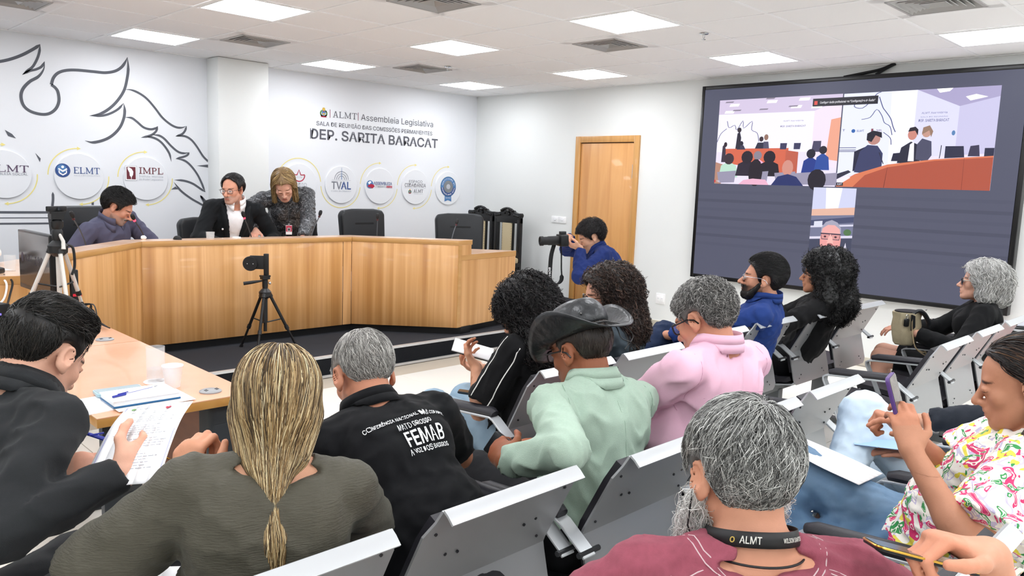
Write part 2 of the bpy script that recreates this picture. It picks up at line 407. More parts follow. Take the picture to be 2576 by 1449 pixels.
STROKES = [
     [(1.679, 2.443), (1.745, 2.457), (1.829, 2.489), (1.915, 2.535), (1.994, 2.59), (2.039, 2.626), (2.063, 2.651)] ,
     [(2.063, 2.651), (2.055, 2.585), (2.035, 2.519), (1.998, 2.447), (1.957, 2.407), (1.911, 2.363)] ,
     [(1.911, 2.363), (1.966, 2.402), (2.023, 2.425), (2.068, 2.456), (2.094, 2.505)] ,
     [(2.094, 2.505), (2.083, 2.434), (2.038, 2.363), (1.966, 2.309), (1.912, 2.24), (1.894, 2.171), (1.911, 2.096), (1.961, 2.05), (2.043, 2.03), (2.114, 2.042), (2.17, 2.091), (2.198, 2.163), (2.193, 2.242), (2.172, 2.279), (2.14, 2.303)] ,
     [(2.14, 2.303), (2.16, 2.366), (2.199, 2.414), (2.264, 2.445), (2.357, 2.46), (2.498, 2.464), (2.604, 2.467), (2.693, 2.493), (2.754, 2.539), (2.791, 2.596), (2.809, 2.64)] ,
     [(2.809, 2.64), (2.814, 2.537), (2.802, 2.442), (2.773, 2.329), (2.721, 2.236), (2.649, 2.151), (2.559, 2.084), (2.452, 2.051)] ,
     [(2.452, 2.051), (2.563, 2.062), (2.642, 2.091), (2.713, 2.139), (2.762, 2.198)] ,
     [(2.762, 2.198), (2.771, 2.136), (2.761, 2.057), (2.723, 1.965), (2.656, 1.886), (2.576, 1.834), (2.477, 1.804), (2.406, 1.816)] ,
     [(2.778, 2.33), (2.839, 2.331), (2.91, 2.308), (2.982, 2.262), (3.054, 2.184), (3.127, 2.093), (3.202, 2.034), (3.267, 2.006), (3.323, 2.007), (3.371, 2.027)] ,
     [(3.371, 2.027), (3.351, 1.974), (3.316, 1.938), (3.255, 1.915)] ,
     [(3.255, 1.915), (3.344, 1.923), (3.411, 1.894), (3.468, 1.831), (3.535, 1.732), (3.591, 1.676)] ,
     [(2.771, 2.063), (2.832, 2.063), (2.883, 2.03), (2.944, 1.981), (3.007, 1.967), (3.055, 1.979), (3.082, 2.003)] ,
     [(3.082, 2.003), (3.06, 1.947), (3.005, 1.905), (2.915, 1.878)] ,
     [(2.963, 1.888), (3.026, 1.888), (3.09, 1.862), (3.143, 1.811), (3.19, 1.737), (3.209, 1.655)] ,
     [(3.022, 1.914), (3.091, 1.911), (3.144, 1.882), (3.209, 1.815), (3.274, 1.763), (3.33, 1.748), (3.395, 1.759)] ,
     [(3.395, 1.759), (3.357, 1.721), (3.252, 1.688)] ,
     [(3.252, 1.688), (3.339, 1.675), (3.407, 1.625), (3.474, 1.537), (3.519, 1.447), (3.536, 1.402), (3.557, 1.354)] ,
     [(3.235, 1.473), (3.336, 1.467), (3.426, 1.439), (3.507, 1.387), (3.557, 1.354)] ,
     [(3.229, 1.451), (3.3, 1.363), (3.401, 1.287), (3.493, 1.235), (3.562, 1.195)] ,
     [(3.562, 1.195), (3.534, 1.258), (3.5, 1.321)] ,
     [(3.5, 1.321), (3.546, 1.27), (3.593, 1.227)] ,
     [(2.117, 1.328), (2.117, 1.257), (2.105, 1.166)] ,
     [(2.54, 1.305), (2.559, 1.284), (2.563, 1.231)] ,
     [(2.257, 1.156), (2.305, 1.187), (2.372, 1.19)] ,
]
SHARDS = [
     [(3.47, 1.627), (3.59, 1.644), (3.59, 1.612)] ,
     [(1.757, 1.869), (1.811, 1.837), (1.841, 1.799), (1.78, 1.816)] ,
     [(1.987, 1.679), (2.03, 1.63), (2.022, 1.598), (2.006, 1.634)] ,
     [(3.2, 1.374), (3.245, 1.406), (3.272, 1.378)] ,
     [(2.445, 1.238), (2.466, 1.243), (2.465, 1.209), (2.446, 1.209)] ,
]
# ================================================================== WALL GRAPHICS (flat vinyl on the mural wall)
WYF = YW-.001
def wallM(x, z, d=0): return Matrix(((1, 0, 0, x), (0, 0, -1, WYF-d), (0, 1, 0, z), (0, 0, 0, 1)))   # text xy -> wall x,z facing -y
def wall_text(body, x0, x1, zc, cap, m, bold=0, d=.0, ext=.0012, name='lettering', parent=None):
    """capital height cap, spanning x0..x1"""
    v, f = text_mesh(body, 1, 0, bold, 'LEFT'); w_ = v[:, 0].max()-v[:, 0].min()
    vr, _ = text_mesh('H', 1, 0, 0, 'LEFT'); ch = vr[:, 1].max()-vr[:, 1].min(); base = vr[:, 1].min()
    X = x0+(v[:, 0]-v[:, 0].min())*(x1-x0)/w_; Z = zc-cap/2+(v[:, 1]-base)*cap/ch
    mb = MB(); mb.add([(a, WYF-d-ext, b) for a, b in zip(X, Z)], f)
    return obj(name, mb, m, parent or WB, smooth=0)
def flat(name, polys, m, d=.0, parent=None):
    mb = MB()
    for p in polys: mb.prism(p, 0, .0012, wallM(0, 0, d))
    return obj(name, mb, m, parent or WB, smooth=0)
def ribbon(path, wd, taper0=True, taper1=True, n=8):
    """closed polygon pieces of a tapered stroke; returns list of quads"""
    P = catmull(path, n); q = []; L = len(P)
    T = [P[min(i+1, L-1)]-P[max(i-1, 0)] for i in range(L)]; T = [t/(np.linalg.norm(t)+1e-9) for t in T]
    ws = []
    for i in range(L):
        s = i/(L-1); k = 1.0
        if taper0: k = min(k, .04+s*6)
        if taper1: k = min(k, .04+(1-s)*6)
        ws.append(wd*k/2)
    A = [p+np.array([-t[1], t[0]])*w_ for p, t, w_ in zip(P, T, ws)]; B = [p-np.array([-t[1], t[0]])*w_ for p, t, w_ in zip(P, T, ws)]
    return A, B
def stroke(name, path, wd, m, t0=True, t1=True, d=0, parent=None, n=8):
    A, B = ribbon(path, wd, t0, t1, n); mb = MB(); mb.strip([(p[0], WYF-d-.0012, p[1]) for p in A], [(p[0], WYF-d-.0012, p[1]) for p in B])
    return obj(name, mb, m, parent or WB, smooth=0)
TW = [1, 1, 1, 1, 1, 1, 1, 1]
for k, s in enumerate(STROKES): stroke('mural_line', s, .026 if k in (7, 5, 4, 3, 0) else .021, M_ink, t0=k not in (0, 4), t1=k not in (3, 10))
for s in SHARDS: flat('mural_shard', [s[::-1]], M_ink)
for z, h in ((1.139, .021), (1.089, .008), (1.037, .016)): flat('mural_bar', [[(XB+.5, z-h/2), (2.62, z-h/2), (2.62, z+h/2), (XB+.5, z+h/2)]], M_ink)
# mirrored wing on the hidden-left side of the drawing
for s in STROKES[:9]: stroke('mural_line', [(2.7-x, z) for x, z in s if 2.7-x < 1.4], .024, M_ink) if sum(2.7-x < 1.4 for x, z in s) > 2 else None

# raised logo discs
DISC = {}
def disc(x, z, r):
    o = obj('logo_disc', MB().lathe([(r, 0), (r, .012), (r-.004, .016), (0.001, .0165)], 48, M=Matrix(((1, 0, 0, x), (0, 0, -1, YW), (0, 1, 0, z), (0, 0, 0, 1)))), M_wallv, WB, smooth=30); return o
for x, z, r in ((1.735, 1.478, .215), (2.345, 1.478, .215), (2.952, 1.476, .215), (4.655, 1.478, .224), (5.215, 1.475, .224), (5.775, 1.472, .224), (6.335, 1.473, .224), (6.89, 1.472, .224)): disc(x, z, r)
DD = .0165
def arc(x, z, r, a0, a1, wd=.009, end=0):
    P = [(x+r*math.cos(math.radians(a0+(a1-a0)*i/14)), z+r*math.sin(math.radians(a0+(a1-a0)*i/14))) for i in range(15)]; return P
def arrow(P, wd=.009):
    stroke('yellow_arc', P, wd, M_yel, False, False, n=2)
def head(p, q):
    p, q = np.array(p), np.array(q); t = (q-p)/np.linalg.norm(q-p); n = np.array([-t[1], t[0]])
    flat('arrow_tip', [[tuple(p+n*.016), tuple(p-n*.016), tuple(p+t*.032)]], M_yel)
for x in (1.735, 2.345, 2.952):   # s-curves round the left discs
    A = arc(x, 1.477, .255, 95, 180); B = [(x-.255-.355+.255*1.0+.255*math.cos(math.radians(a))*1.0, 1.477+.255*math.sin(math.radians(a))) for a in range(0, -91, -8)]
    A = arc(x, 1.477, .262, 92, 178); arrow(A); head(A[0], (A[0][0]+.1, A[0][1]))
    B = arc(x, 1.477, .262, -85, 2); arrow(B); head(B[0], (B[0][0]-.1, B[0][1]))
B = arc(4.655, 1.478, .285, 5, 175); arrow(B); B = arc(5.215, 1.475, .275, 185, 355); arrow(B)
for x in (5.775, 6.335, 6.89):
    A = arc(x, 1.472, .285, 92, 176); arrow(A, .008); head(A[0], (A[0][0]+.1, A[0][1]))
for x in (5.775, 6.335):
    B = arc(x, 1.472, .275, -90, -6); arrow(B, .008); head(B[0], (B[0][0]-.1, B[0][1]))

# slab-serif capitals drawn as strokes (the wall's serif lettering)
def serif_word(word, x0, x1, z0, z1, m, d=0, wt=.16, name='lettering', spec={'A': 1.0, 'L': .85, 'M': 1.25, 'T': .95, 'E': .85, 'I': .5, 'P': .85, 'W': 1.3, 'R': .9}):
    H = 1.0; adv = []; tot = 0
    for ch in word: adv.append(tot); tot += spec.get(ch, .85)+.14
    tot -= .14; polys = []
    def bar(x, y, w_, h_): polys.append([(x, y), (x+w_, y), (x+w_, y+h_), (x, y+h_)])
    def quad(a, b, w_): polys.append([(a[0], a[1]), (a[0]+w_, a[1]), (b[0]+w_, b[1]), (b[0], b[1])])
    t = wt; s = .075
    for ch, ax in zip(word, adv):
        W_ = spec.get(ch, .85); P = len(polys)
        if ch == 'A':
            quad((.1, 0), (W_/2-t*.6, 1), t*.7); quad((W_-.1-t, 0), (W_/2-t*.45, 1), t); bar(.25, .3, W_-.5, s); bar(-.02, 0, .36, s); bar(W_-.38, 0, .38, s)
        elif ch == 'L':
            bar(.1, 0, t, 1); bar(0, 1-s, .36, s); bar(0, 0, W_, s); bar(W_-s, 0, s, .28)
        elif ch == 'M':
            bar(.1, 0, t*.6, 1); bar(W_-.1-t, 0, t, 1); quad((W_/2-t*.5, .1), (.06, 1), t); quad((W_/2-t*.4, .1), (W_-.1-t*.6, 1), t*.6); bar(0, 0, .32, s); bar(W_-.36, 0, .36, s); bar(-.02, 1-s, .25, s); bar(W_-.25, 1-s, .25, s)
        elif ch == 'T':
            bar(W_/2-t/2, 0, t, 1); bar(0, 1-s, W_, s); bar(0, .74, s, .26); bar(W_-s, .74, s, .26); bar(W_/2-.2, 0, .4, s)
        elif ch == 'E':
            bar(.1, 0, t, 1); bar(0, 1-s, W_-.04, s); bar(0, 0, W_, s); bar(.1, .48, .5, s); bar(W_-s-.04, .76, s, .24); bar(W_-s, 0, s, .26)
        elif ch == 'I':
            bar(W_/2-t/2, 0, t, 1); bar(0, 1-s, W_, s); bar(0, 0, W_, s)
        elif ch == 'P':
            bar(.1, 0, t, 1); bar(0, 0, .36, s); bar(0, 1-s, .5, s)
            R = [(.45+.36*math.cos(a), .73+.27*math.sin(a)) for a in np.linspace(-math.pi/2, math.pi/2, 9)]; Ri = [(.45+(.36-t)*math.cos(a), .73+.2*math.sin(a)) for a in np.linspace(-math.pi/2, math.pi/2, 9)]
            for i in range(8): polys.append([Ri[i], R[i], R[i+1], Ri[i+1]])
            bar(.2, .46, .27, s); bar(.2, 1-s, .27, s)
        for k in range(P, len(polys)): polys[k] = [(x+ax, y) for x, y in polys[k]]
    mb = MB()
    for k, p in enumerate(polys):
        e = .0012+.00002*k
        mb.add([(x0+a*(x1-x0)/tot, WYF-d-e, z0+b*(z1-z0)) for a, b in p], [tuple(range(len(p)))])
    return obj(name, mb, m, WB, smooth=0)
# main heading
serif_word('ALMT', 5.099, 5.432, 2.262, 2.335, M_dark)
wall_text('Assembleia Legislativa', 5.491, 6.612, 2.297, .073, M_dark)
flat('red_bar', [[(5.057, 2.253), (5.063, 2.253), (5.063, 2.348), (5.057, 2.348)], [(5.448, 2.252), (5.454, 2.252), (5.454, 2.347), (5.448, 2.347)]], M_maroon)
wall_text('SALA DE REUNIÃO DAS COMISSÕES PERMANENTES', 4.88, 6.60, 2.177, .047, M_dark, bold=.006)
wall_text('DEP. SARITA BARACAT', 4.799, 6.698, 2.053, .112, M_dark, bold=.016)
def crest(x, z, s, d=0):
    c_ = lambda cx, cy, r, n=16: [(x+s*(cx+r*math.cos(2*math.pi*i/n)), z+s*(cy+r*math.sin(2*math.pi*i/n))) for i in range(n)]
    flat('crest_wreath', [c_(-.28*math.cos(a)*1.25, .3*math.sin(a)-.05, .09, 8) for a in np.linspace(-2.4, 2.4, 13)] + [c_(.28*1.25*math.cos(a), .3*math.sin(a)-.05, .09, 8) for a in np.linspace(-2.4, .7, 8)], M_green, d)
    flat('crest_star', [c_(0, .36, .17, 10)], M_gold, d+.0003)
    sh = [(-.2, .2), (-.2, -.1), (0, -.32), (.2, -.1), (.2, .2)]; flat('crest_shield', [[(x+s*a, z+s*b) for a, b in sh]], M_blue2, d+.0006)
    flat('crest_field', [[(x+s*a, z+s*b) for a, b in ((-.15, -.02), (-.12, -.12), (0, -.24), (.12, -.12), (.15, -.02))]], M_gold, d+.0009)
    flat('crest_ribbon', [[(x+s*a, z+s*b) for a, b in ((-.34, -.42), (.34, -.42), (.26, -.33), (-.26, -.33))]], M_red, d+.0006)
    flat('crest_hill', [[(x+s*a, z+s*b) for a, b in ((-.12, .12), (.12, .12), (.0, .24))]], M_red, d+.0012)
crest(4.975, 2.302, .118)
# left discs
serif_word('ALMT', 1.60, 1.925, 1.499, 1.561, M_plum, DD); wall_text('ASSEMBLEIA SOCIAL', 1.58, 1.917, 1.482, .02, M_mgrey, d=DD)
circ = lambda x, z, r, n=28, a0=0, a1=360: [(x+r*math.cos(math.radians(a0+(a1-a0)*i/n)), z+r*math.sin(math.radians(a0+(a1-a0)*i/n))) for i in range(n if a1-a0 == 360 else n+1)]
flat('globe', [circ(2.203, 1.53, .064)], M_blue, DD); flat('globe_shine', [circ(2.195, 1.545, .04)], M_blue2, DD+.0003)
flat('globe_figure', [circ(2.203, 1.562, .012), [(2.163, 1.54), (2.203, 1.515), (2.203, 1.53), (2.17, 1.552)], [(2.243, 1.54), (2.236, 1.552), (2.203, 1.53), (2.203, 1.515)], [(2.172, 1.50), (2.203, 1.482), (2.203, 1.494), (2.18, 1.51)], [(2.203, 1.482), (2.234, 1.5), (2.226, 1.51), (2.203, 1.494)], [(2.168, 1.505), (2.177, 1.505), (2.177, 1.53), (2.168, 1.53)], [(2.229, 1.505), (2.238, 1.505), (2.238, 1.53), (2.229, 1.53)]], M_white, DD+.0006)
serif_word('ELMT', 2.296, 2.523, 1.505, 1.565, M_blue, DD); wall_text('ESCOLA DO LEGISLATIVO', 2.298, 2.523, 1.487, .012, M_lgrey, d=DD)
flat('logo_border', [[(2.753, 1.453), (2.864, 1.453), (2.864, 1.60), (2.753, 1.60)]], M_lgrey, DD); flat('logo_border_inner', [[(2.757, 1.457), (2.86, 1.457), (2.86, 1.596), (2.757, 1.596)]], M_white, DD+.0003)
flat('logo_square', [[(2.766, 1.466), (2.851, 1.466), (2.851, 1.587), (2.766, 1.587)]], mat('logo_wine', '#6e2a35', .6), DD+.0006)
flat('quill', [[(2.776, 1.583), (2.79, 1.583), (2.815, 1.567), (2.83, 1.54), (2.826, 1.51), (2.813, 1.487), (2.812, 1.468), (2.808, 1.468), (2.806, 1.49), (2.795, 1.5), (2.793, 1.53), (2.783, 1.55), (2.776, 1.565)]], M_white, DD+.0009)
serif_word('IMPL', 2.884, 3.116, 1.524, 1.587, mat('logo_wine', '#6e2a35', .6), DD); wall_text('Instituto  Memória', 2.884, 3.116, 1.4995, .018, M_lgrey, d=DD); wall_text('do Poder Legislativo', 2.884, 3.116, 1.470, .018, M_lgrey, d=DD)
# radio disc
V = [(4.575, 1.575), (4.62, 1.572), (4.645, 1.63), (4.67, 1.572), (4.72, 1.575)]
stroke('radio_emblem', V+[], .012, M_red, False, False, DD, n=1); stroke('radio_emblem', circ(4.6475, 1.572, .072, 16, 180, 360), .012, M_red, False, False, DD, n=2)
wall_text('89.5 FM', 4.612, 4.685, 1.545, .016, M_lgrey, d=DD); wall_text('RÁDIO', 4.56, 4.745, 1.462, .042, M_lgrey, d=DD); wall_text('ASSEMBLEIA', 4.50, 4.81, 1.411, .042, M_lgrey, d=DD)
wall_text('LEGISLATIVA', 4.55, 4.81, 1.37, .014, M_lgrey, d=DD); wall_text('MATO GROSSO', 4.55, 4.81, 1.348, .014, M_lgrey, d=DD)
# tv disc
for r in (.095, .068, .042): stroke('tower_arc', circ(5.213, 1.537, r, 14, 0, 180), .006, M_mgrey, False, False, DD, n=1)
flat('tower', [[(5.209, 1.537), (5.217, 1.537), (5.214, 1.68), (5.212, 1.68)]], M_blue2, DD+.0004); flat('tower_line', [[(5.08, 1.527), (5.345, 1.527), (5.345, 1.53), (5.08, 1.53)]], M_lgrey, DD)
wall_text('TV', 5.076, 5.215, 1.466, .087, M_mgrey, bold=.014, d=DD); wall_text('AL', 5.205, 5.345, 1.466, .087, M_blue, bold=.014, d=DD+.0004); wall_text('O CANAL DA CIDADANIA', 5.07, 5.35, 1.398, .015, M_lgrey, d=DD)
# assembleia itinerante disc
wall_text('ASSEMBLEIA', 5.675, 5.955, 1.506, .036, M_blue, bold=.01, d=DD); wall_text('ITINERANTE', 5.70, 5.86, 1.466, .026, M_mgrey, d=DD)
flat('red_tag', [[(5.872, 1.453), (5.957, 1.453), (5.957, 1.478), (5.872, 1.478)]], M_red, DD); wall_text('em ação', 5.88, 5.95, 1.465, .013, M_white, d=DD+.0005)
flat('globe', [circ(5.622, 1.49, .05)], M_blue2, DD); flat('map_shape', [[(5.585, 1.475), (5.64, 1.497), (5.68, 1.485), (5.69, 1.465), (5.655, 1.44), (5.63, 1.452), (5.60, 1.455)]], M_red, DD+.0004); flat('map_shape', [[(5.59, 1.51), (5.62, 1.532), (5.645, 1.52), (5.61, 1.49)]], M_white, DD+.0004)
# espaco cidadania disc
wall_text('ESPAÇO', 6.225, 6.44, 1.545, .032, M_mgrey, d=DD); wall_text('CIDADANIA', 6.155, 6.50, 1.497, .045, M_dark, d=DD); flat('rule', [[(6.155, 1.462), (6.50, 1.462), (6.50, 1.465), (6.155, 1.465)]], M_lgrey, DD)
serif_word('ALMT', 6.30, 6.455, 1.402, 1.445, M_dark, DD); wall_text('Assembleia Legislativa', 6.30, 6.455, 1.387, .009, M_lgrey, d=DD); crest(6.24, 1.415, .06, DD); flat('rule', [[(6.283, 1.39), (6.285, 1.39), (6.285, 1.45), (6.283, 1.45)]], M_lgrey, DD)
# certificate rosette
rx, rz = 6.885, 1.492
flat('rosette_tail', [[(rx-.06, rz-.2), (rx, rz-.18), (rx+.06, rz-.2), (rx+.055, rz-.1), (rx-.055, rz-.1)]], M_blue2, DD); flat('rosette_rim', [circ(rx, rz, .135, 40)], mat('logo_slate_blue', '#3c6b8e', .5), DD+.0004)
flat('rosette_ring', [circ(rx, rz, .127, 40)], M_blue2, DD+.0008); flat('rosette_lower', [circ(rx, rz, .128, 20, 185, 355)], M_blue, DD+.0011)
flat('rosette_core', [circ(rx, rz, .083, 32)], mat('rosette_grey', '#8a8d92', .25, metal=.5), DD+.0014); flat('rosette_shine', [circ(rx, rz, .035, 24)], M_lgrey, DD+.0017)
def ring_text(body, x, z, r, a0, a1, size, m, d, flip=False):
    for k, ch in enumerate(body):
        if ch == ' ': continue
        a = math.radians(a0+(a1-a0)*k/(len(body)-1)); v, f_ = text_mesh(ch, size, 0, .0003, 'CENTER'); ro = a-math.pi/2+(math.pi if flip else 0)
        mb = MB(); mb.add([(x+r*math.cos(a)+q[0]*math.cos(ro)-q[1]*math.sin(ro), WYF-d-.0012, z+r*math.sin(a)+q[0]*math.sin(ro)+q[1]*math.cos(ro)) for q in v], f_); obj('lettering', mb, m, WB, smooth=0)
ring_text('CERTIFICADO DE', rx, rz, .107, 165, 15, .036, M_white, DD+.002); ring_text('RESPONSABILIDADE SOCIAL', rx, rz, .107, 190, 350, .03, M_white, DD+.002, True)
wall_text('2017/2018', rx-.045, rx+.045, rz-.15, .014, M_white, d=DD+.001)
# ================================================================== DAIS DESK
M_wood = ramp_mat('desk_oak_veneer', .38, [(.25, '#b07840'), (.45, '#c99458'), (.6, '#dba870'), (.8, '#bf864c')], 1.0, (14, 14, .35), 6, .25, bump=.05, coat=.1)
M_woodband = ramp_mat('desk_oak_edge', .35, [(.3, '#bd8a4d'), (.7, '#c99a5d')], 1.5, (2, 2, 14), 4, coat=.1)
M_woodtop = ramp_mat('desk_top_laminate', .22, [(.3, '#e2b795'), (.7, '#eccbb0')], 1.2, (3, 3, 3), 4, coat=.3)
def offs(P, d, e0, e1):
    """offset an open polyline to its left by d; the ends slide along e0 / e1"""
    P = [np.array(p, float) for p in P]; out = []
    N = []
    for a, b in zip(P[:-1], P[1:]):
        t = (b-a)/np.linalg.norm(b-a); N.append(np.array([-t[1], t[0]]))
    out.append(P[0]+np.array(e0)*d/np.dot(e0, N[0]))
    for i in range(1, len(P)-1):
        m = N[i-1]+N[i]; m /= np.linalg.norm(m); out.append(P[i]+m*d/np.dot(m, N[i]))
    out.append(P[-1]+np.array(e1)*d/np.dot(e1, N[-1])); return [tuple(p) for p in out]
FR = [(1.462, 5.324), (2.132, 6.04), (3.948, 6.015), (4.622, 5.322)]
E0, E1 = (-.985, .172), (.985, .172)
desk = thing('panel_desk', 'long angled oak panel desk on the carpeted platform', 'desk', (3.04, 6.0, DH))
def D(p): return (p[0]-3.04, p[1]-6.0)
def band(P0, P1, z0, z1, i): return [D(P0[i]), D(P0[i+1]), D(P1[i+1]), D(P1[i])]
o0 = FR; o18 = offs(FR, .018, E0, E1); o16 = offs(FR, .165, E0, E1); o70 = offs(FR, .74, E0, E1); om = offs(FR, -.004, E0, E1); o06 = offs(FR, .05, E0, E1)
segs = [(0, 0), (1, 1), (2, 2)]
for i in range(3):
    zb, zt = .235-DH, .99-DH
    # split the veneer into boards: main fascia with the narrow filler boards at the mitres
    a, b = np.array(o0[i]), np.array(o0[i+1]); a2, b2 = np.array(o18[i]), np.array(o18[i+1])
    L_ = np.linalg.norm(b-a); cuts = [0, 1]
    if i == 0: cuts = [0, 1-.1/L_, 1]
    if i == 1: cuts = [0, 1-.09/L_, 1]
    for k in range(len(cuts)-1):
        s0, s1 = cuts[k], cuts[k+1]-.003*(cuts[k+1] < 1 or i < 2)
        q = [a+(b-a)*s0, a+(b-a)*s1, a2+(b2-a2)*s1, a2+(b2-a2)*s0]
        obj('fascia_panel', MB().prism([D(p) for p in q], zb, zt), M_wood, desk, bevel=.0012, seg=1)
    q = [np.array(om[i]), np.array(om[i+1]), np.array(o16[i+1]), np.array(o16[i])]
    q[1] = q[1]-(q[1]-q[0])*.0015; q[2] = q[2]-(q[2]-q[3])*.0015
    obj('ledge', MB().prism([D(p) for p in q], .99-DH, 1.031-DH), M_woodband, desk, bevel=.0015, seg=1)
    obj('ledge_top', MB().prism([D(p) for p in q], 1.0312-DH, 1.035-DH), M_woodtop, desk)
    q = [o16[i], o16[i+1], o70[i+1], o70[i]]
    obj('worktop', MB().prism([D(p) for p in q], .862-DH, .9-DH), M_woodband, desk, bevel=.0015, seg=1); obj('worktop_surface', MB().prism([D(p) for p in q], .9002-DH, .902-DH), M_woodtop, desk)
    q = [o06[i], o06[i+1], o16[i+1], o16[i]]
    obj('plinth', MB().prism([D(p) for p in q], 0, .24-DH), M_black, desk)
for side, e in ((0, 0), (1, 3)):
    e_ = np.array(E0 if side == 0 else E1); p0 = np.array(FR[e]); w_ = np.array(o70[e])-p0; W_ = np.linalg.norm(w_); n_ = np.array([-e_[1], e_[0]]) if side == 1 else np.array([e_[1], -e_[0]])
    def q(s0, s1, t0=0, t1=.018): return [D(p0+e_*s0-n_*0+n_*t0), D(p0+e_*s1+n_*t0), D(p0+e_*s1+n_*t1), D(p0+e_*s0+n_*t1)]
    def ql(*a): Q = q(*a); return Q if side == 1 else Q[::-1]
    obj('end_panel', MB().prism(ql(.04, W_), .235-DH, .85-DH), M_wood, desk, bevel=.001, seg=1)
    obj('end_upright', MB().prism(ql(-.002, .042, -.003), .235-DH, .99-DH), M_woodband, desk, bevel=.001, seg=1)
    obj('end_riser', MB().prism(ql(.042, .183, -.0), .85-DH, .99-DH), M_wood, desk, bevel=.001, seg=1)
    obj('end_band', MB().prism(ql(.042, W_+.004, -.003, .02), .85-DH, .8995-DH), M_woodband, desk, bevel=.001, seg=1)
    obj('plinth', MB().prism(ql(.05, W_, .05, .10), 0, .24-DH), M_black, desk)

# ------------------------------------------------------------------ gooseneck microphones
M_mic = mat('microphone_black', '#141416', .6); M_neck = mat('gooseneck_grey', '#55585c', .35, metal=.7); M_led = mat('mic_led_red', '#ff3347', .4, emit=3.0); M_ring = mat('mic_ring_dark', '#4a1a20', .4)
def mic(label, base, tip, lit):
    t = thing('gooseneck_microphone', label, 'microphone', base, group='gooseneck microphones on the panel desk')
    b = Vector(base); v = Vector(tip)-b; n = v.normalized()
    obj('base', MB().lathe([(.035, 0), (.035, .012), (.02, .022), (.008, .028)], 18), M_mic, t)
    P = catmull([(0, 0, .02), (v.x*.12, v.y*.12, v.z*.3), (v.x*.45, v.y*.45, v.z*.6), tuple(v-n*.055)], 5)
    obj('neck', MB().tube(P, .0048, 6), M_neck, t)
    R = n.to_track_quat('Z', 'Y').to_matrix().to_4x4(); R.translation = v-n*.06
    h = obj('head', MB().lathe([(.007, .012), (.011, .02), (.0155, .03), (.0165, .05), (.013, .064), (.004, .07)], 12, M=R), M_mic, t)
    obj('light_ring', MB().lathe([(.0095, 0), (.0105, .003), (.0105, .012), (.0085, .014)], 12, M=R), M_led if lit else M_ring, h)
WT = .902
mic('gooseneck microphone with dark ring in front of the grey-shirted speaker', (1.855, 6.35, WT), (1.74, 6.3, 1.235), False)
mic('gooseneck microphone with lit red ring at the speaker\'s mouth', (2.33, 6.45, WT), (2.155, 6.28, 1.215), True)
mic('gooseneck microphone with lit red ring before the man in the black suit', (3.18, 6.38, WT), (3.06, 6.32, 1.235), True)
mic('gooseneck microphone standing at the empty place beside the leaning woman', (3.715, 6.35, WT), (3.835, 6.36, 1.245), False)
mic('gooseneck microphone in front of the empty leather chair near the mural wall', (4.33, 6.18, WT), (4.345, 6.19, 1.225), False)
mic('gooseneck microphone in front of the empty leather chair by the desk end', (4.98, 5.86, WT), (5.085, 5.89, 1.185), False)
# ------------------------------------------------------------------ small things on the panel desk
M_glass = mat('clear_glass', '#f4f8fa', .05, alpha=.2, spec=.8); M_paper = mat('white_paper', '#fbfbfd', .7); M_water = mat('water', '#eef4f6', .02, alpha=.25, spec=.6)
t = thing('water_glass', 'low water glass on the panel desk by the suited man', 'glass', (2.69, 6.12, 1.035)); obj('glass', MB().lathe([(.001, .001), (.03, .001), (.034, .055), (.031, .055), (.028, .005), (.001, .005)], 20), M_glass, t)
t = thing('paper_note', 'small folded white paper beside the suited man\'s arm', 'paper', (2.90, 6.1, 1.035)); obj('sheet', MB().box((0, 0, .006), (.055, .04, .012), Rz(.3)), M_paper, t, bevel=.003)
t = thing('tissue', 'crumpled white tissue in front of the grey-shirted speaker', 'tissue', (2.2, 6.18, 1.035))
m_ = MB(); m_.sphere((0, 0, .014), (.022, .018, .016), 9, 6); m_.v = [(x+random.uniform(-.004, .004), y+random.uniform(-.004, .004), max(0, z+random.uniform(-.004, .004))) for x, y, z in m_.v]; obj('wad', m_, M_paper, t)
t = thing('computer_mouse', 'black rounded mouse-shaped device on the panel desk', 'device', (2.43, 6.12, 1.035)); obj('shell', MB().sphere((0, 0, .0), (.03, .045, .03), 16, 10), M_mic, t)
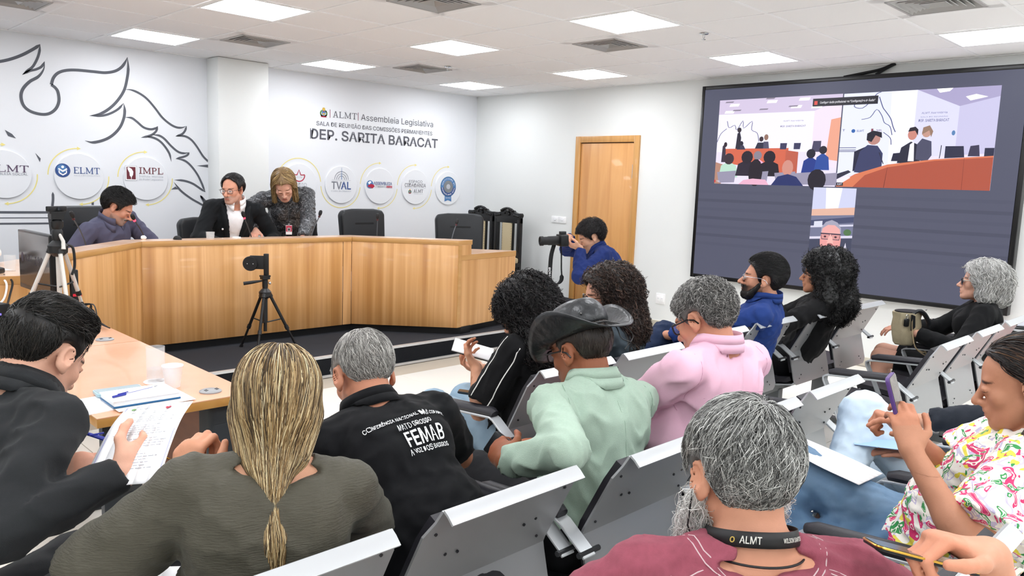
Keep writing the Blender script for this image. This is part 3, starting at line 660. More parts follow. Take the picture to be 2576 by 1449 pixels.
# ------------------------------------------------------------------ executive chairs behind the desk
M_leather = mat('black_leather', '#1b1e22', .42, bump=(180, .12), spec=.5); M_leatherd = mat('black_leather_seam', '#050507', .6); M_plastic = mat('black_plastic', '#111214', .45)
def exec_chair(label, x, y, rz, zt, wd=.56):
    t = thing('executive_chair', label, 'chair', (x, y, DH), rz, group='black leather chairs behind the panel desk')
    h = zt-DH
    def backpoly(grow): return [(px*1.0, pz) for px, pz in [(-wd/2*.93+.0, .48), (wd/2*.93, .48), (wd/2, h-.06), (wd/2-.03, h-.015), (wd/2*.5, h), (-wd/2*.5, h), (-wd/2+.03, h-.015), (-wd/2, h-.06)]]
    M_ = Matrix(((1, 0, 0, 0), (0, -.12, -1, .28), (0, .98, -.1, 0), (0, 0, 0, 1)))
    M_ = Matrix.Translation((0, .27, 0)) @ Matrix.Rotation(-.1, 4, 'X') @ Matrix.Rotation(math.pi/2, 4, 'X')
    b = obj('backrest', MB().prism(backpoly(0), -.045, .045, M_), M_leather, t, bevel=.025, seg=3)
    s0 = MB().prism(rrect(.24, .02, .009), .03, .0465, M_ @ Matrix.Translation((0, h-.155, 0))); obj('slot', s0, M_leatherd, b)
    obj('seat', MB().prism(rrect(.52, .5, .08), .43, .52), M_leather, t, bevel=.03, seg=3)
    for s in (-1, 1):
        a = obj('armrest', MB().box((s*.29, -.02, .64), (.06, .28, .03)), M_plastic, t, bevel=.01); obj('arm_post', MB().tube([(s*.27, 0, .45), (s*.29, 0, .63)], .015, 8), M_plastic, a)
    obj('column', MB().tube([(0, 0, .1), (0, 0, .44)], .028, 12), M_plastic, t)
    for k in range(5):
        a = 2*math.pi*k/5; l = obj('base_leg', MB().tube([(0, 0, .1), (.28*math.cos(a), .28*math.sin(a), .065)], [.022, .014], 8), M_plastic, t); obj('caster', MB().sphere((.28*math.cos(a), .28*math.sin(a), .03), .03, 10, 6), M_plastic, l)
    return t
exec_chair('black leather chair under the grey-shirted speaker', 2.16, 6.79, .25, 1.25)
exec_chair('low black leather chair under the man in the black suit', 3.13, 6.78, .05, 1.155)
exec_chair('empty black leather chair with slotted back facing the room squarely', 4.72, 6.62, .05, 1.245)
exec_chair('empty black leather chair turned towards the middle beside the carved chairs', 5.62, 6.33, -.45, 1.215)
# ------------------------------------------------------------------ carved high-back chairs against the screen wall
M_ebony = mat('black_carved_wood', '#0d0d0f', .35, bump=(60, .15)); M_cane = mat('cream_upholstery', '#c9ba98', .9, bump=(900, .4), var=(60, .05)); M_nail = mat('dark_nail_heads', '#3a3128', .4, metal=.6)
def carved_chair(label, y):
    t = thing('carved_chair', label, 'chair', (7.06, y, DH), group='carved chairs in the corner')     # faces -x
    W_ = .235
    for s in (-1, 1): obj('back_post', MB().box((.0, s*(W_-.03), .51), (.05, .06, 1.02)).box((-.012, s*(W_-.03), .74), (.04, .036, .42)), M_ebony, t, bevel=.006)
    obj('top_rail', MB().prism([(-W_+.0, .90), (W_, .90), (W_, .97), (W_+.012, .985), (W_+.015, 1.01), (W_, 1.03), (W_-.06, 1.025), (.12, 1.04), (.1, 1.06), (-.1, 1.06), (-.12, 1.04), (-W_+.06, 1.025), (-W_, 1.03), (-W_-.015, 1.01), (-W_-.012, .985), (-W_, .97)], -.03, .025, Matrix(((0, 0, 1, 0), (1, 0, 0, 0), (0, 1, 0, 0), (0, 0, 0, 1)))), M_ebony, t, bevel=.005)
    c_ = MB()
    for k in range(9):
        a = (k-4)/4; c_.sphere((-.03, a*.1, 1.055+.028*(1-a*a)), (.022, .022, .018), 10, 6)
    for s in (-1, 1):
        c2 = MB()
        for k in range(4): c2.sphere((-.032, s*(.13+.025*k), 1.0-.004*k), (.016, .016, .014), 8, 5)
        obj('carved_scroll', c2, M_ebony, t)
    for k in range(6): c_.sphere((-.04, .035*math.cos(k), 1.03+.02*math.sin(k*1.7)), (.016, .02, .018), 8, 5)
    obj('carved_crest', c_, M_ebony, t)
    arch = [(-.085, .52), (.085, .52), (.088, .90)]+[(.088*math.cos(a), .90+.055*math.sin(a)) for a in np.linspace(.15, math.pi-.15, 9)]+[(-.088, .90)]
    MM = Matrix(((0, 0, 1, 0), (1, 0, 0, 0), (0, 1, 0, 0), (0, 0, 0, 1)))
    obj('splat_frame', MB().prism([(x*1.22, .55+(z-.55)*1.04) for x, z in arch], -.012, .012, MM), M_ebony, t, bevel=.004)
    p = obj('upholstered_panel', MB().prism(arch, -.028, -.012, MM), M_cane, t, bevel=.006, seg=2)
    nl = MB()
    for k in range(12):
        z = .535+.36*k/11
        for s in (-1, 1): nl.sphere((-.029, s*.081, z), .0035, 6, 4)
    for k in range(5): nl.sphere((-.029, -.06+.03*k, .527), .0035, 6, 4)
    obj('nail_heads', nl, M_nail, p)
    obj('lower_rail', MB().box((0, 0, .49), (.04, 2*W_-.1, .05)), M_ebony, t, bevel=.005)
    obj('seat', MB().box((-.24, 0, .43), (.44, .46, .07)), M_cane, t, bevel=.02); obj('seat_frame', MB().box((-.24, 0, .375), (.46, .48, .05)), M_ebony, t, bevel=.006)
    for sx in (-.44, -.03):
        for s in (-1, 1): obj('leg', MB().tube([(sx, s*.2, 0), (sx, s*.2, .36)], [.022, .03], 8), M_ebony, t)
    return t
carved_chair('carved black wooden chair standing clear by the light switches', 7.175); carved_chair('carved black wooden chair in the room corner behind a leather chair', 7.68)

# ------------------------------------------------------------------ meeting tables in front
M_peach = ramp_mat('peach_laminate', .25, [(.3, '#dc9f78'), (.6, '#e6b08c')], 1.0, (2, 2, 2), 4, coat=.25); M_tedge = ramp_mat('table_edge_oak', .4, [(.3, '#b8823f'), (.7, '#c4924f')], 2, (6, 6, 6), 3)
M_tleg = mat('table_leg_graphite', '#2c3034', .5); M_modesty = ramp_mat('modesty_panel_brown', .45, [(.3, '#6d4024'), (.7, '#804d2c')], 2, (2, 2, 10), 3); M_grom = mat('grommet_grey', '#9b9c9e', .4)
def meet_table(label, y0, y1, x0=.80, x1=1.345):
    t = thing('meeting_table', label, 'table', ((x0+x1)/2, (y0+y1)/2, 0), group='peach laminate tables')
    w_, l = x1-x0, y1-y0
    obj('tabletop', MB().box((0, 0, .7385), (w_, l-.003, .003)), M_peach, t); obj('edge_band', MB().box((0, 0, .7215), (w_, l-.003, .031)), M_tedge, t, bevel=.002)
    for s in (-1, 1):
        lg = obj('leg', MB().prism(rrect(.1, .11, .02), .06, .7055, Matrix.Translation((w_/2-.1, s*(l/2-.1), 0))), M_tleg, t, bevel=.004)
        obj('cable_cover', MB().box((w_/2-.1, s*(l/2-.1)-.052*1, .48), (.075, .014, .3)), M_tleg, lg, bevel=.006)
        obj('foot', MB().box((-.02, s*(l/2-.1), .03), (w_-.1, .08, .06)), M_tleg, lg, bevel=.01); obj('thin_leg', MB().box((-w_/2+.045, s*(l/2-.06), .38), (.035, .035, .65)), M_tleg, lg)
    obj('modesty_panel', MB().box((w_/2-.12, 0, .5), (.018, l-.3, .4)), M_modesty, t)
    g_ = obj('grommet', MB().lathe([(.04, 0), (.04, .004), (.034, .007), (.001, .0075)], 28, c=(w_/2-.12, -l/2+.105, .74)), M_grom, t)
    sl = MB()
    for s in (-1, 1):
        for k in (-1, 0): sl.box((w_/2-.12+s*.02+.004, -l/2+.105+k*.012+.006, .7476), (.016, .005, .001), Rz(.6))
    obj('slot', sl, M_black, g_)
    return t
meet_table('peach-topped meeting table with glass, cup and notebooks on it', 2.70, 3.87); meet_table('peach-topped meeting table carrying the silver tripod and monitor', 3.873, 5.2)
# glass and cup
t = thing('coaster', 'white round coaster under the tall water glass', 'coaster', (1.12, 3.055, .74)); obj('pad', MB().lathe([(.044, 0), (.045, .004), (.042, .006), (.001, .006)], 28), M_paper, t)
t = thing('water_glass', 'tall straight water glass, one third full, on a white coaster', 'glass', (1.12, 3.055, .746))
obj('glass', MB().lathe([(.001, .0), (.033, .0), (.0345, .006), (.0345, .135), (.0325, .135), (.032, .012), (.001, .012)], 28), M_glass, t); obj('water', MB().lathe([(.001, .0125), (.0315, .0125), (.0318, .05), (.001, .05)], 24), M_water, t)
t = thing('paper_cup', 'white plastic cup beside the tall water glass', 'cup', (1.145, 2.955, .74)); obj('cup', MB().lathe([(.001, 0), (.026, 0), (.0365, .078), (.039, .081), (.039, .084), (.035, .084), (.025, .004), (.001, .004)], 28), mat('white_cup_plastic', '#f3f4f6', .45, sss=.2), t)
# notebooks, phone, pen
M_bluecov = mat('blue_notebook_cover', '#1c5f8f', .4); M_cyan = mat('pale_blue_phone_case', '#a9c9d4', .35); M_penblue = mat('blue_pen_cap', '#26329a', .35); M_screenoff = mat('phone_glass_dark', '#2a3036', .12); M_pagee = mat('page_edges', '#eceef0', .8, var=(400, .1, (1, 1, 8)))
t = thing('loose_papers', 'thin pile of white papers under the notebook', 'papers', (.97, 2.86, .74), .12); obj('sheets', MB().box((-.04, .02, .002), (.3, .2, .004)).box((.03, -.05, .0045), (.26, .18, .002), Rz(-.12)), M_paper, t)
t = thing('notebook', 'thick white notebook with blue back cover on the table edge', 'notebook', (.985, 2.835, .7465), -.02); obj('back_cover', MB().box((0, 0, .003), (.225, .15, .006)), M_bluecov, t, bevel=.001, seg=1); obj('pages', MB().box((0, 0, .014), (.218, .146, .016)), M_pagee, t); obj('cover', MB().box((-.002, .0, .0235), (.222, .15, .003)), M_paper, t)
t = thing('phone', 'phone in a pale blue case lying by the notebook', 'phone', (.955, 2.965, .747), -.05); obj('case', MB().prism(rrect(.16, .08, .012), 0, .012), M_cyan, t, bevel=.003); obj('display', MB().prism(rrect(.15, .07, .008), .0122, .0128), mat('phone_display_grey', '#9fb0b5', .15), t)
t = thing('ballpoint_pen', 'blue capped ballpoint pen lying across the white notebook', 'pen', (.95, 2.83, .7725), .33); obj('barrel', MB().tube([(-.02, 0, .004), (.1, 0, .004)], .0032, 8), M_glass, t); obj('refill', MB().tube([(-.02, 0, .004), (.09, 0, .004)], .0012, 6), M_penblue, t); obj('cap', MB().tube([(-.07, 0, .004), (-.02, 0, .004)], [.004, .005], 8).box((-.03, 0, .009), (.04, .003, .003)), M_penblue, t); obj('tip', MB().tube([(.1, 0, .004), (.112, 0, .004)], [.003, .0005], 8), M_chrome, t)

# ------------------------------------------------------------------ monitor, silver tripod, phone set and clutter on the far tables
M_bezel = mat('monitor_bezel', '#0c0c0d', .3); M_disp = mat('monitor_glass', '#4a4340', .12, emit=0); M_dtxt = mat('monitor_text', '#33283a', .4)
t = thing('monitor', 'black flat monitor with faint logo behind the silver tripod', 'monitor', (1.19, 4.90, .74), 0)
def MW(u, v, d): # local monitor plane: u right, v up
    a = math.radians(-38); return Vector((u*math.cos(a)+d*math.sin(a), u*math.sin(a)-d*math.cos(a), v))
MM = Matrix.Translation((-.03, 0, .03)) @ Matrix.Rotation(math.radians(-87), 4, 'Z') @ Matrix.Rotation(math.pi/2, 4, 'X')
obj('housing', MB().prism(rrect(.52, .33, .006), -.035, 0, MM @ Matrix.Translation((0, .26, 0))), M_bezel, t, bevel=.002); obj('display', MB().prism(rrect(.50, .295, .002), .0005, .002, MM @ Matrix.Translation((0, .268, 0))), M_disp, t)
for tx, u, v, s in (('ALMT', -.09, .275, .07), ('190', .08, .27, .1)):
    vv, ff = text_mesh(tx, s, 0, 0); mb = MB(); mb.add([MM @ Vector((q[0]+u, q[1]+v, .0026)) for q in vv], ff); obj('screen_text', mb, M_dtxt, t, smooth=0)
obj('crest_mark', MB().prism([(.02*math.cos(a), .028*math.sin(a)) for a in np.linspace(0, 6.28, 13)[:-1]], .0022, .0026, MM @ Matrix.Translation((-.19, .275, 0))), M_dtxt, t)
obj('stand_neck', MB().box((.02, .0, .11), (.03, .05, .22)), M_bezel, t); obj('stand_foot', MB().prism(rrect(.17, .24, .03), 0, .012, Matrix.Translation((.01, 0, 0))), M_bezel, t, bevel=.003)
def tripod(name, label, loc, feet, hub, legm, jm, r0, spread_rz):
    t = thing(name, label, 'tripod', loc)
    for k in range(3):
        a = spread_rz+k*2*math.pi/3; f_ = Vector((feet*math.cos(a), feet*math.sin(a), 0)) if not isinstance(feet, list) else Vector(feet[k]+(0,)); a = math.atan2(f_.y, f_.x); h_ = Vector((.032*math.cos(a), .032*math.sin(a), hub))
        d_ = (f_-h_); l = obj('leg', MB().tube([h_, h_+d_*.62], r0, 10).tube([h_+d_*.6, h_+d_*.97], r0*.78, 10), legm, t)
        obj('leg_clamp', MB().tube([h_+d_*.58, h_+d_*.64], r0*1.35, 10), jm, l); obj('leg_joint', MB().tube([h_-d_*.01, h_+d_*.06], r0*1.5, 10), jm, l); obj('rubber_foot', MB().tube([h_+d_*.95, h_+d_], [r0*1.1, r0*1.3], 8), jm, l)
        obj('leg_spreader', MB().tube([(0, 0, hub*.5), h_+d_*.45], r0*.45, 6), jm, l)
    obj('hub', MB().lathe([(.022, hub-.04), (.045, hub-.02), (.048, hub+.015), (.03, hub+.035), (.018, hub+.045)], 14), jm, t)
    return t
M_silver = mat('tripod_silver', '#d6d3ce', .32, metal=.25)
tp = tripod('camera_tripod', 'silver tripod with black head standing on the far table', (1.17, 4.48, .74), [(.15, .075), (-.17, .10), (.0, -.17)], .40, M_silver, M_plastic, .0105, 1.95)
obj('centre_column', MB().tube([(0, 0, .14), (0, 0, .50)], .012, 10), M_silver, tp)
hd = obj('pan_head', MB().lathe([(.02, .44), (.026, .46), (.026, .49), (.02, .50), (.03, .515), (.03, .54), (.018, .55)], 14).box((0, 0, .565), (.06, .045, .03)).box((0, 0, .585), (.075, .05, .012)), M_plastic, tp)
obj('pan_handle', MB().tube([(.0, -.01, .49), (.015, -.04, .44), (.012, -.05, .40)], [.007, .009, .011], 8), M_silver, hd); obj('strap', MB().tube(catmull([(.04, .0, .42), (.07, .0, .40), (.075, 0, .31), (.06, 0, .26)], 5), .007, 6), M_plastic, tp)
t = thing('webcam', 'slim black bar webcam on top of the silver tripod', 'camera', (1.17, 4.48, 1.331), .5); obj('body', MB().prism(rrect(.115, .026, .01), 0, .026), M_plastic, t, bevel=.004); obj('lens', MB().lathe([(.008, 0), (.009, .004), (.001, .005)], 12, M=Matrix.Translation((0, -.013, .013)) @ Matrix.Rotation(math.pi/2, 4, 'X')), M_screenoff, t)
# clutter at the tripod's foot
t = thing('power_strip', 'black power strip with tangled leads on the far table', 'power strip', (1.25, 4.47, .74), 1.4); obj('body', MB().box((0, 0, .02), (.2, .05, .04)), M_plastic, t, bevel=.006); obj('plug', MB().box((.04, 0, .05), (.035, .03, .03)).box((-.03, 0, .05), (.03, .03, .03)), M_plastic, t, bevel=.005)
cab = MB()
for k in range(6): cab.tube(catmull([(1.30+random.uniform(-.02, .02), 4.36+.03*k, .77), (1.30+random.uniform(-.03, .03), 4.45, .84+random.uniform(-.04, .03)), (1.27+random.uniform(-.04, .04), 4.58, .80), (1.325, 4.42-.04*k, .75)], 5), .0035, 5)
tag(obj('cable_bundle', cab, M_plastic), 'loop of thin black cables hanging at the tripod foot', 'cable')
t = thing('cable_adapter', 'black adapter with red tag leaning behind the tripod leg', 'adapter', (1.305, 4.72, .74)); obj('body', MB().box((0, 0, .13), (.04, .03, .26)), M_plastic, t, bevel=.006); obj('red_tag', MB().box((.01, -.018, .12), (.045, .004, .014)), mat('red_tag', '#d8263c', .5), t)
t = thing('white_charger', 'small white charger lying among the black cables', 'charger', (1.275, 4.40, .742), .6); obj('body', MB().box((0, 0, .012), (.07, .025, .018)), M_sw, t, bevel=.005)
t = thing('keyboard', 'black computer keyboard at the end of the far table', 'keyboard', (.93, 4.45, .74), 1.4); obj('base', MB().box((0, 0, .01), (.42, .15, .016)), M_plastic, t, bevel=.004)
ky = MB()
for i in range(14):
    for j in range(5): ky.box((-.19+.029*i, -.056+.028*j, .0215), (.024, .023, .007))
obj('keys', ky, mat('key_caps', '#232427', .5), t)
t = thing('router_box', 'small black box with a blue light on the far table', 'device', (.92, 4.72, .74), .3); obj('body', MB().box((0, 0, .05), (.12, .1, .1)), M_plastic, t, bevel=.004); obj('status_light', MB().box((.0, -.051, .05), (.025, .003, .01)), mat('purple_led', '#7a6cff', .4, emit=1.0), t)
# desk phone on the desk's left wing
t = thing('desk_phone', 'black office telephone with keypad on the left wing of the desk', 'telephone', (1.02, 5.55, .902), -.7); obj('body', MB().prism([(-.1, 0), (.1, 0), (.1, .03), (-.1, .075)], -.1, .1, Matrix(((1, 0, 0, 0), (0, 0, -1, 0), (0, 1, 0, 0), (0, 0, 0, 1)))), M_plastic, t, bevel=.008)
obj('handset', MB().tube(catmull([(-.09, -.06, .1), (-.05, -.06, .115), (.02, -.06, .1), (.07, -.06, .08)], 5), [.022]*4+[.014]*7+[.022]*5, 10), M_plastic, t)
kk = MB()
for i in range(4):
    for j in range(3): kk.box((-.02+.03*i, .0+.03*j, .058-.0068*i), (.018, .018, .01))
obj('keypad', kk, M_lgrey, t)
for k, (pts, mm, nm, lb) in enumerate((([(1.1, 5.44, .9), (1.12, 5.36, .86), (1.1, 5.33, .78), (1.05, 5.27, .745)], M_sw, 'white_cable', 'white cable hanging from the desk wing'), ([(1.13, 5.46, .9), (1.15, 5.36, .87), (1.13, 5.33, .80), (1.1, 5.27, .745)], M_plastic, 'black_cable', 'thick black cable hanging beside the white one'))):
    tag(obj(nm, MB().tube(catmull(pts, 6), .006, 6), mm), lb, 'cable')
t = thing('water_glass', 'small water glass by the typing hands at the desk wing', 'glass', (1.2, 5.63, .902)); obj('glass', MB().lathe([(.001, 0), (.03, 0), (.034, .1), (.032, .1), (.028, .006), (.001, .006)], 20), M_glass, t)
# ------------------------------------------------------------------ black tripod with phone on the platform
tp = tripod('camera_tripod', 'black tripod holding a phone clamp in front of the desk', (2.93, 5.68, DH+.004), .26, .46, M_plastic, mat('tripod_black_joint', '#1d1e20', .4), .012, 1.9)
obj('centre_column', MB().tube([(0, 0, .16), (0, 0, .53)], .013, 10).box((0, 0, .33), (.03, .022, .2)), M_plastic, tp)
hd = obj('pan_head', MB().lathe([(.02, .5), (.022, .52), (.022, .57), (.018, .575)], 12).box((.0, 0, .585), (.06, .05, .02)).box((0, 0, .60), (.07, .05, .012)), M_plastic, tp)
obj('pan_handle', MB().tube([(.0, .01, .565), (-.08, .05, .55), (-.14, .08, .54)], [.006, .013, .014], 10), M_plastic, hd); obj('knob', MB().sphere((.03, -.02, .545), .012, 8, 6), M_chrome, hd)
t = thing('phone_holder', 'black magnetic phone clamp with round pad on the black tripod', 'phone holder', (2.93, 5.68, DH+.61), -.72); obj('clamp_body', MB().box((.01, 0, .085), (.036, .03, .17)), M_plastic, t, bevel=.004); obj('arm', MB().box((-.06, 0, .10), (.11, .022, .105)), M_mic, t, bevel=.004)
obj('round_pad', MB().lathe([(.056, -.012), (.058, -.004), (.058, .004), (.054, .012), (.001, .012)], 32, M=Matrix.Translation((-.11, -.012, .09)) @ Matrix.Rotation(math.pi/2, 4, 'X')), M_mic, t)
obj('pin', MB().sphere((-.13, -.026, .09), .0035, 6, 5).sphere((-.085, -.026, .09), .0035, 6, 5), M_paper, t)
# ================================================================== VIDEO SCREEN
scr = thing('video_screen', 'huge black-framed LED video screen on the side wall showing a meeting call', 'screen', (7.28, 3.09, 1.64))
M_frame = mat('screen_frame_black', '#0b0b0d', .35); M_framei = mat('screen_frame_grey', '#2e2f33', .4)
W2, H2 = 1.47, .98
f = MB()
for s in (-1, 1): f.box((.05, s*(W2-.0), 0), (.1, .04, 2*H2+.04)); f.box((.05, 0, s*H2), (.1, 2*W2-.04, .04))
obj('frame', f, M_frame, scr, bevel=.003); obj('cabinet', MB().box((.055, 0, 0), (.08, 2*W2-.05, 2*H2-.05)), M_framei, scr)
def scol(h, e=1.0):
    n = 'screen_'+h.lstrip('#')+('' if e == 1 else '_%g' % e); new = n not in MATS; m = mat(n, h, .45, emit=e*SCREEN_LIGHT, spec=.2)
    if new: m.node_tree.nodes['Principled BSDF'].inputs['Base Color'].default_value = (.012, .012, .015, 1)
    return m
SCREEN_LIGHT = .82
_lay = [0]
def spoly(pts, h, e=1.0, name='screen_image', parent=None):
    """pts in screen metres: u to the right from the left edge, v down from the top"""
    _lay[0] += 1; d = .004+.00004*_lay[0]
    mb = MB(); mb.add([(-d, W2-u, H2-v) for u, v in pts], [tuple(range(len(pts)))])
    o = obj(name, mb, scol(h, e), parent or scr, smooth=0, normals=False); return o
def srect(u0, v0, u1, v1, h, e=1.0, name='screen_image', parent=None): return spoly([(u0, v0), (u0, v1), (u1, v1), (u1, v0)], h, e, name, parent)
bgp = srect(.02, .02, 2*W2-.02, 2*H2-.02, '#55576a', name='display')
for k in range(7): srect(.02, 1.05+.09*k, 2*W2-.02, 1.05+.09*k+.03, ['#525467', '#4d4f61'][k % 2], name='display_band', parent=bgp)
def video(u0, v0, u1, v1):
    def T(p): return (u0+(u1-u0)*p[0], v0+(v1-v0)*p[1])
    o = srect(u0, v0, u1, v1, '#e4dcf2', 1.1, 'video_window')
    def P(pts, h, e=1.0): spoly([T(p) for p in pts], h, e, 'video_picture', o)
    def E(cx, cy, rx, ry, h, e=1.0, n=14): P([(cx+rx*math.cos(2*math.pi*i/n), cy-ry*math.sin(2*math.pi*i/n)) for i in range(n)], h, e)
    def S(pts, wd, h):
        A, B = ribbon(pts, wd, False, False, 3)
        for i in range(len(A)-1): P([tuple(A[i]), tuple(A[i+1]), tuple(B[i+1]), tuple(B[i])], h)
    return P, E, S, o, T
def vtext(body, T, x, y, hgt, wid, h, parent):
    v, f_ = text_mesh(body, 1, 0, .01); w_ = v[:, 0].max()-v[:, 0].min(); hh = max(v[:, 1].max()-v[:, 1].min(), .3); _lay[0] += 1; d = .004+.00004*_lay[0]
    pts = [T((x+q[0]/w_*wid, y-q[1]/hh*hgt)) for q in v]; mb = MB(); mb.add([(-d, W2-a, H2-b) for a, b in pts], f_); obj('screen_text', mb, scol(h), parent, smooth=0, normals=False)
# left window: the hall from behind
P, E, S, o, T = video(.20, .135, 1.465, .98)
P([(0, 0), (0, .17), (.8, .17), (1, .05), (1, 0)], '#d9cbe6', 1.0); P([(0, .17), (0, .62), (.8, .62), (.8, .17)], '#e9e6fa', 1.15); P([(.8, .17), (.8, .75), (1, .8), (1, .05)], '#eadcf0', 1.1)
for x, y in ((.1, .05), (.42, .03), (.68, .02), (.62, .1), (.78, .11), (.06, .13)): P([(x, y), (x+.08, y), (x+.07, y+.03), (x-.01, y+.03)], '#fffaff', 1.4)
for x, y in ((.08, .02), (.43, .0), (.15, .12), (.38, .12), (.62, .1)): P([(x-.02, y), (x+.05, y), (x+.04, y+.015), (x-.03, y+.015)], '#8f8698')
P([(.93, .27), (1, .25), (1, .72), (.91, .7)], '#f2a98e', 1.0)
S([(.08, .25), (.1, .33), (.15, .3), (.17, .36), (.22, .25), (.23, .34), (.3, .26), (.3, .36), (.35, .4), (.37, .5)], .006, '#6d6c92'); S([(.0, .5), (.03, .4), (.08, .34)], .006, '#6d6c92')
vtext('DEP. SARITA BARACAT', T, .64, .33, .02, .2, '#7a7596', o); vtext('ALMT Assembleia', T, .64, .27, .015, .16, '#a29dba', o)
P([(.08, .58), (.62, .575), (.62, .66), (.7, .68), (.7, .9), (.6, .93), (.4, .82), (.1, .75)], '#d9694c', 1.0); P([(.6, .6), (.7, .62), (.7, .9), (.6, .9)], '#c25f48'); P([(0, .74), (.1, .78), (.06, 1), (0, 1)], '#b98a76')
for x in (.55, .66): P([(x, .52), (x+.055, .52), (x+.05, .59), (x, .59)], '#3b3a5c')
P([(.81, .5), (.87, .5), (.87, .62), (.8, .62)], '#4a4562')
E(.39, .47, .018, .03, '#3a2a30'); P([(.34, .58), (.36, .51), (.42, .51), (.43, .58)], '#2c2b40'); E(.43, .45, .018, .035, '#94705f'); P([(.41, .58), (.41, .5), (.45, .5), (.46, .58)], '#54526a')
E(.22, .52, .018, .03, '#221f30'); P([(.18, .59), (.2, .54), (.24, .54), (.26, .59)], '#3a3850'); P([(.17, .58), (.18, .4), (.2, .38), (.215, .45), (.21, .58)], '#2a2535'); E(.195, .36, .018, .03, '#3a3038')
P([(.05, .74), (.055, .55), (.075, .52), (.085, .6), (.09, .74)], '#3a3040'); E(.08, .53, .015, .03, '#30202a')
for x, y, r, h, hh in ((.12, .70, .045, '#3c2c34', '#bfe3d0'), (.37, .66, .035, '#8d8592', '#f0b4d8'), (.47, .68, .05, '#1d1520', '#1d1520'), (.28, .68, .05, '#241a26', '#2a2030'), (.8, .64, .035, '#1f1b2c', '#223a8c'), (.89, .6, .03, '#25202c', '#2c4ea0')):
    P([(x-r*1.9, y+.22), (x-r*1.5, y+.08), (x, y+.03), (x+r*1.5, y+.08), (x+r*1.9, y+.22)], hh); E(x, y, r, r*1.5, h)
for x0 in (.02, .3, .52, .68, .9): P([(x0, .86), (x0+.17, .84), (x0+.16, .98), (x0+.02, .99)], '#9b96ae')
E(.36, .86, .06, .16, '#20161f'); P([(.22, 1), (.26, .95), (.34, .93), (.45, .94), (.48, 1)], '#f0b6d0'); E(.625, .8, .045, .09, '#d59384'); P([(.5, 1), (.55, .9), (.63, .87), (.7, .9), (.76, 1)], '#232f68'); E(.86, .93, .07, .12, '#1e1824')
vtext('TVAL', T, .035, .97, .02, .03, '#f4f0ff', o); P([(.0, .955), (.01, .955), (.01, .985), (.0, .985)], '#e03a3a')
# right window: the desk
gb = MB(); u0, v0, u1, v1 = 1.47, .13, 2.745, .985
for a, b, c_, d_ in ((u0, v0, u1, v0+.008), (u0, v1-.008, u1, v1), (u0, v0, u0+.008, v1), (u1-.008, v0, u1, v1)): gb.add([(-.0035, W2-x, H2-y) for x, y in ((a, b), (a, d_), (c_, d_), (c_, b))], [(0, 1, 2, 3)])
P, E, S, o, T = video(1.478, .138, 2.737, .977)
obj('active_border', gb, scol('#5fe0b4', 1.0), o, smooth=0, normals=False)
P([(0, 0), (.5, 0), (.5, .75), (0, .9)], '#dfe2f8', 1.15); P([(.33, .0), (.5, 0), (.5, .75), (.35, .8)], '#e9e9fb', 1.15); P([(.5, 0), (.77, .18), (.77, .66), (.5, .68)], '#d9d8f2', 1.1); P([(.77, .18), (1, .1), (1, .64), (.77, .66)], '#cfcbec', 1.0); P([(.5, 0), (1, 0), (1, .1), (.77, .18)], '#b8b0d8', .9)
P([(.62, .0), (.72, .0), (.7, .03), (.64, .04)], '#ffffff', 1.5); P([(.8, .09), (.86, .07), (.93, .1), (.83, .13)], '#ffffff', 1.5)
S([(.1, .08), (.08, .14), (.14, .16), (.2, .08), (.23, .02), (.26, .0)], .007, '#5f6390'); S([(.25, .05), (.28, .16), (.3, .2), (.34, .28), (.36, .36), (.38, .42)], .007, '#5f6390'); S([(.14, .28), (.2, .26), (.24, .18), (.28, .25), (.3, .32), (.34, .36), (.36, .45)], .006, '#5f6390'); S([(.3, .42), (.35, .48), (.36, .55)], .006, '#5f6390')
for y in (.575, .6, .615): P([(0, y), (.12, y), (.12, y+.007), (0, y+.007)], '#4c4f78')
vtext('DEP. SARITA BARACAT', T, .62, .31, .028, .19, '#6a6c98', o); vtext('SALA DE REUNIÃO', T, .62, .275, .014, .17, '#9a9cc0', o); vtext('ALMT Assembleia', T, .62, .235, .02, .16, '#8a8cb4', o); vtext('ELMT', T, .14, .4, .022, .05, '#45609c', o); vtext('IMPL', T, .27, .4, .022, .04, '#7a5a78', o); vtext('T', T, .02, .39, .022, .02, '#5f6390', o)
E(.09, .4, .014, .02, '#3568b0'); P([(.215, .38), (.23, .38), (.23, .42), (.215, .42)], '#8a4a58'); E(.75, .44, .011, .025, '#5a86b8')
P([(.11, .83), (.11, .62), (.2, .56), (.2, .8)], '#22233c'); P([(.37, .72), (.38, .64), (.45, .63), (.45, .72)], '#23243a')
P([(.12, .84), (.15, .62), (.2, .55), (.27, .56), (.31, .64), (.31, .78), (.26, .86)], '#3a3f66'); E(.24, .49, .045, .06, '#c08a80'); P([(.19, .5), (.19, .43), (.23, .4), (.29, .42), (.295, .48), (.25, .45), (.225, .52)], '#1d1a28')
P([(.41, .74), (.43, .58), (.49, .52), (.55, .56), (.56, .74)], '#252538'); P([(.48, .72), (.485, .55), (.51, .52), (.52, .72)], '#f4f0fa', 1.1); E(.495, .45, .03, .055, '#d08a7c'); P([(.465, .42), (.475, .38), (.51, .37), (.53, .4), (.53, .46), (.51, .41)], '#241d28')
P([(.53, .7), (.53, .55), (.56, .49), (.62, .52), (.63, .66), (.6, .73)], '#4c4d66'); E(.585, .43, .03, .05, '#c99a8a'); P([(.555, .45), (.56, .38), (.6, .36), (.625, .42), (.615, .48), (.6, .41)], '#9b7c68')
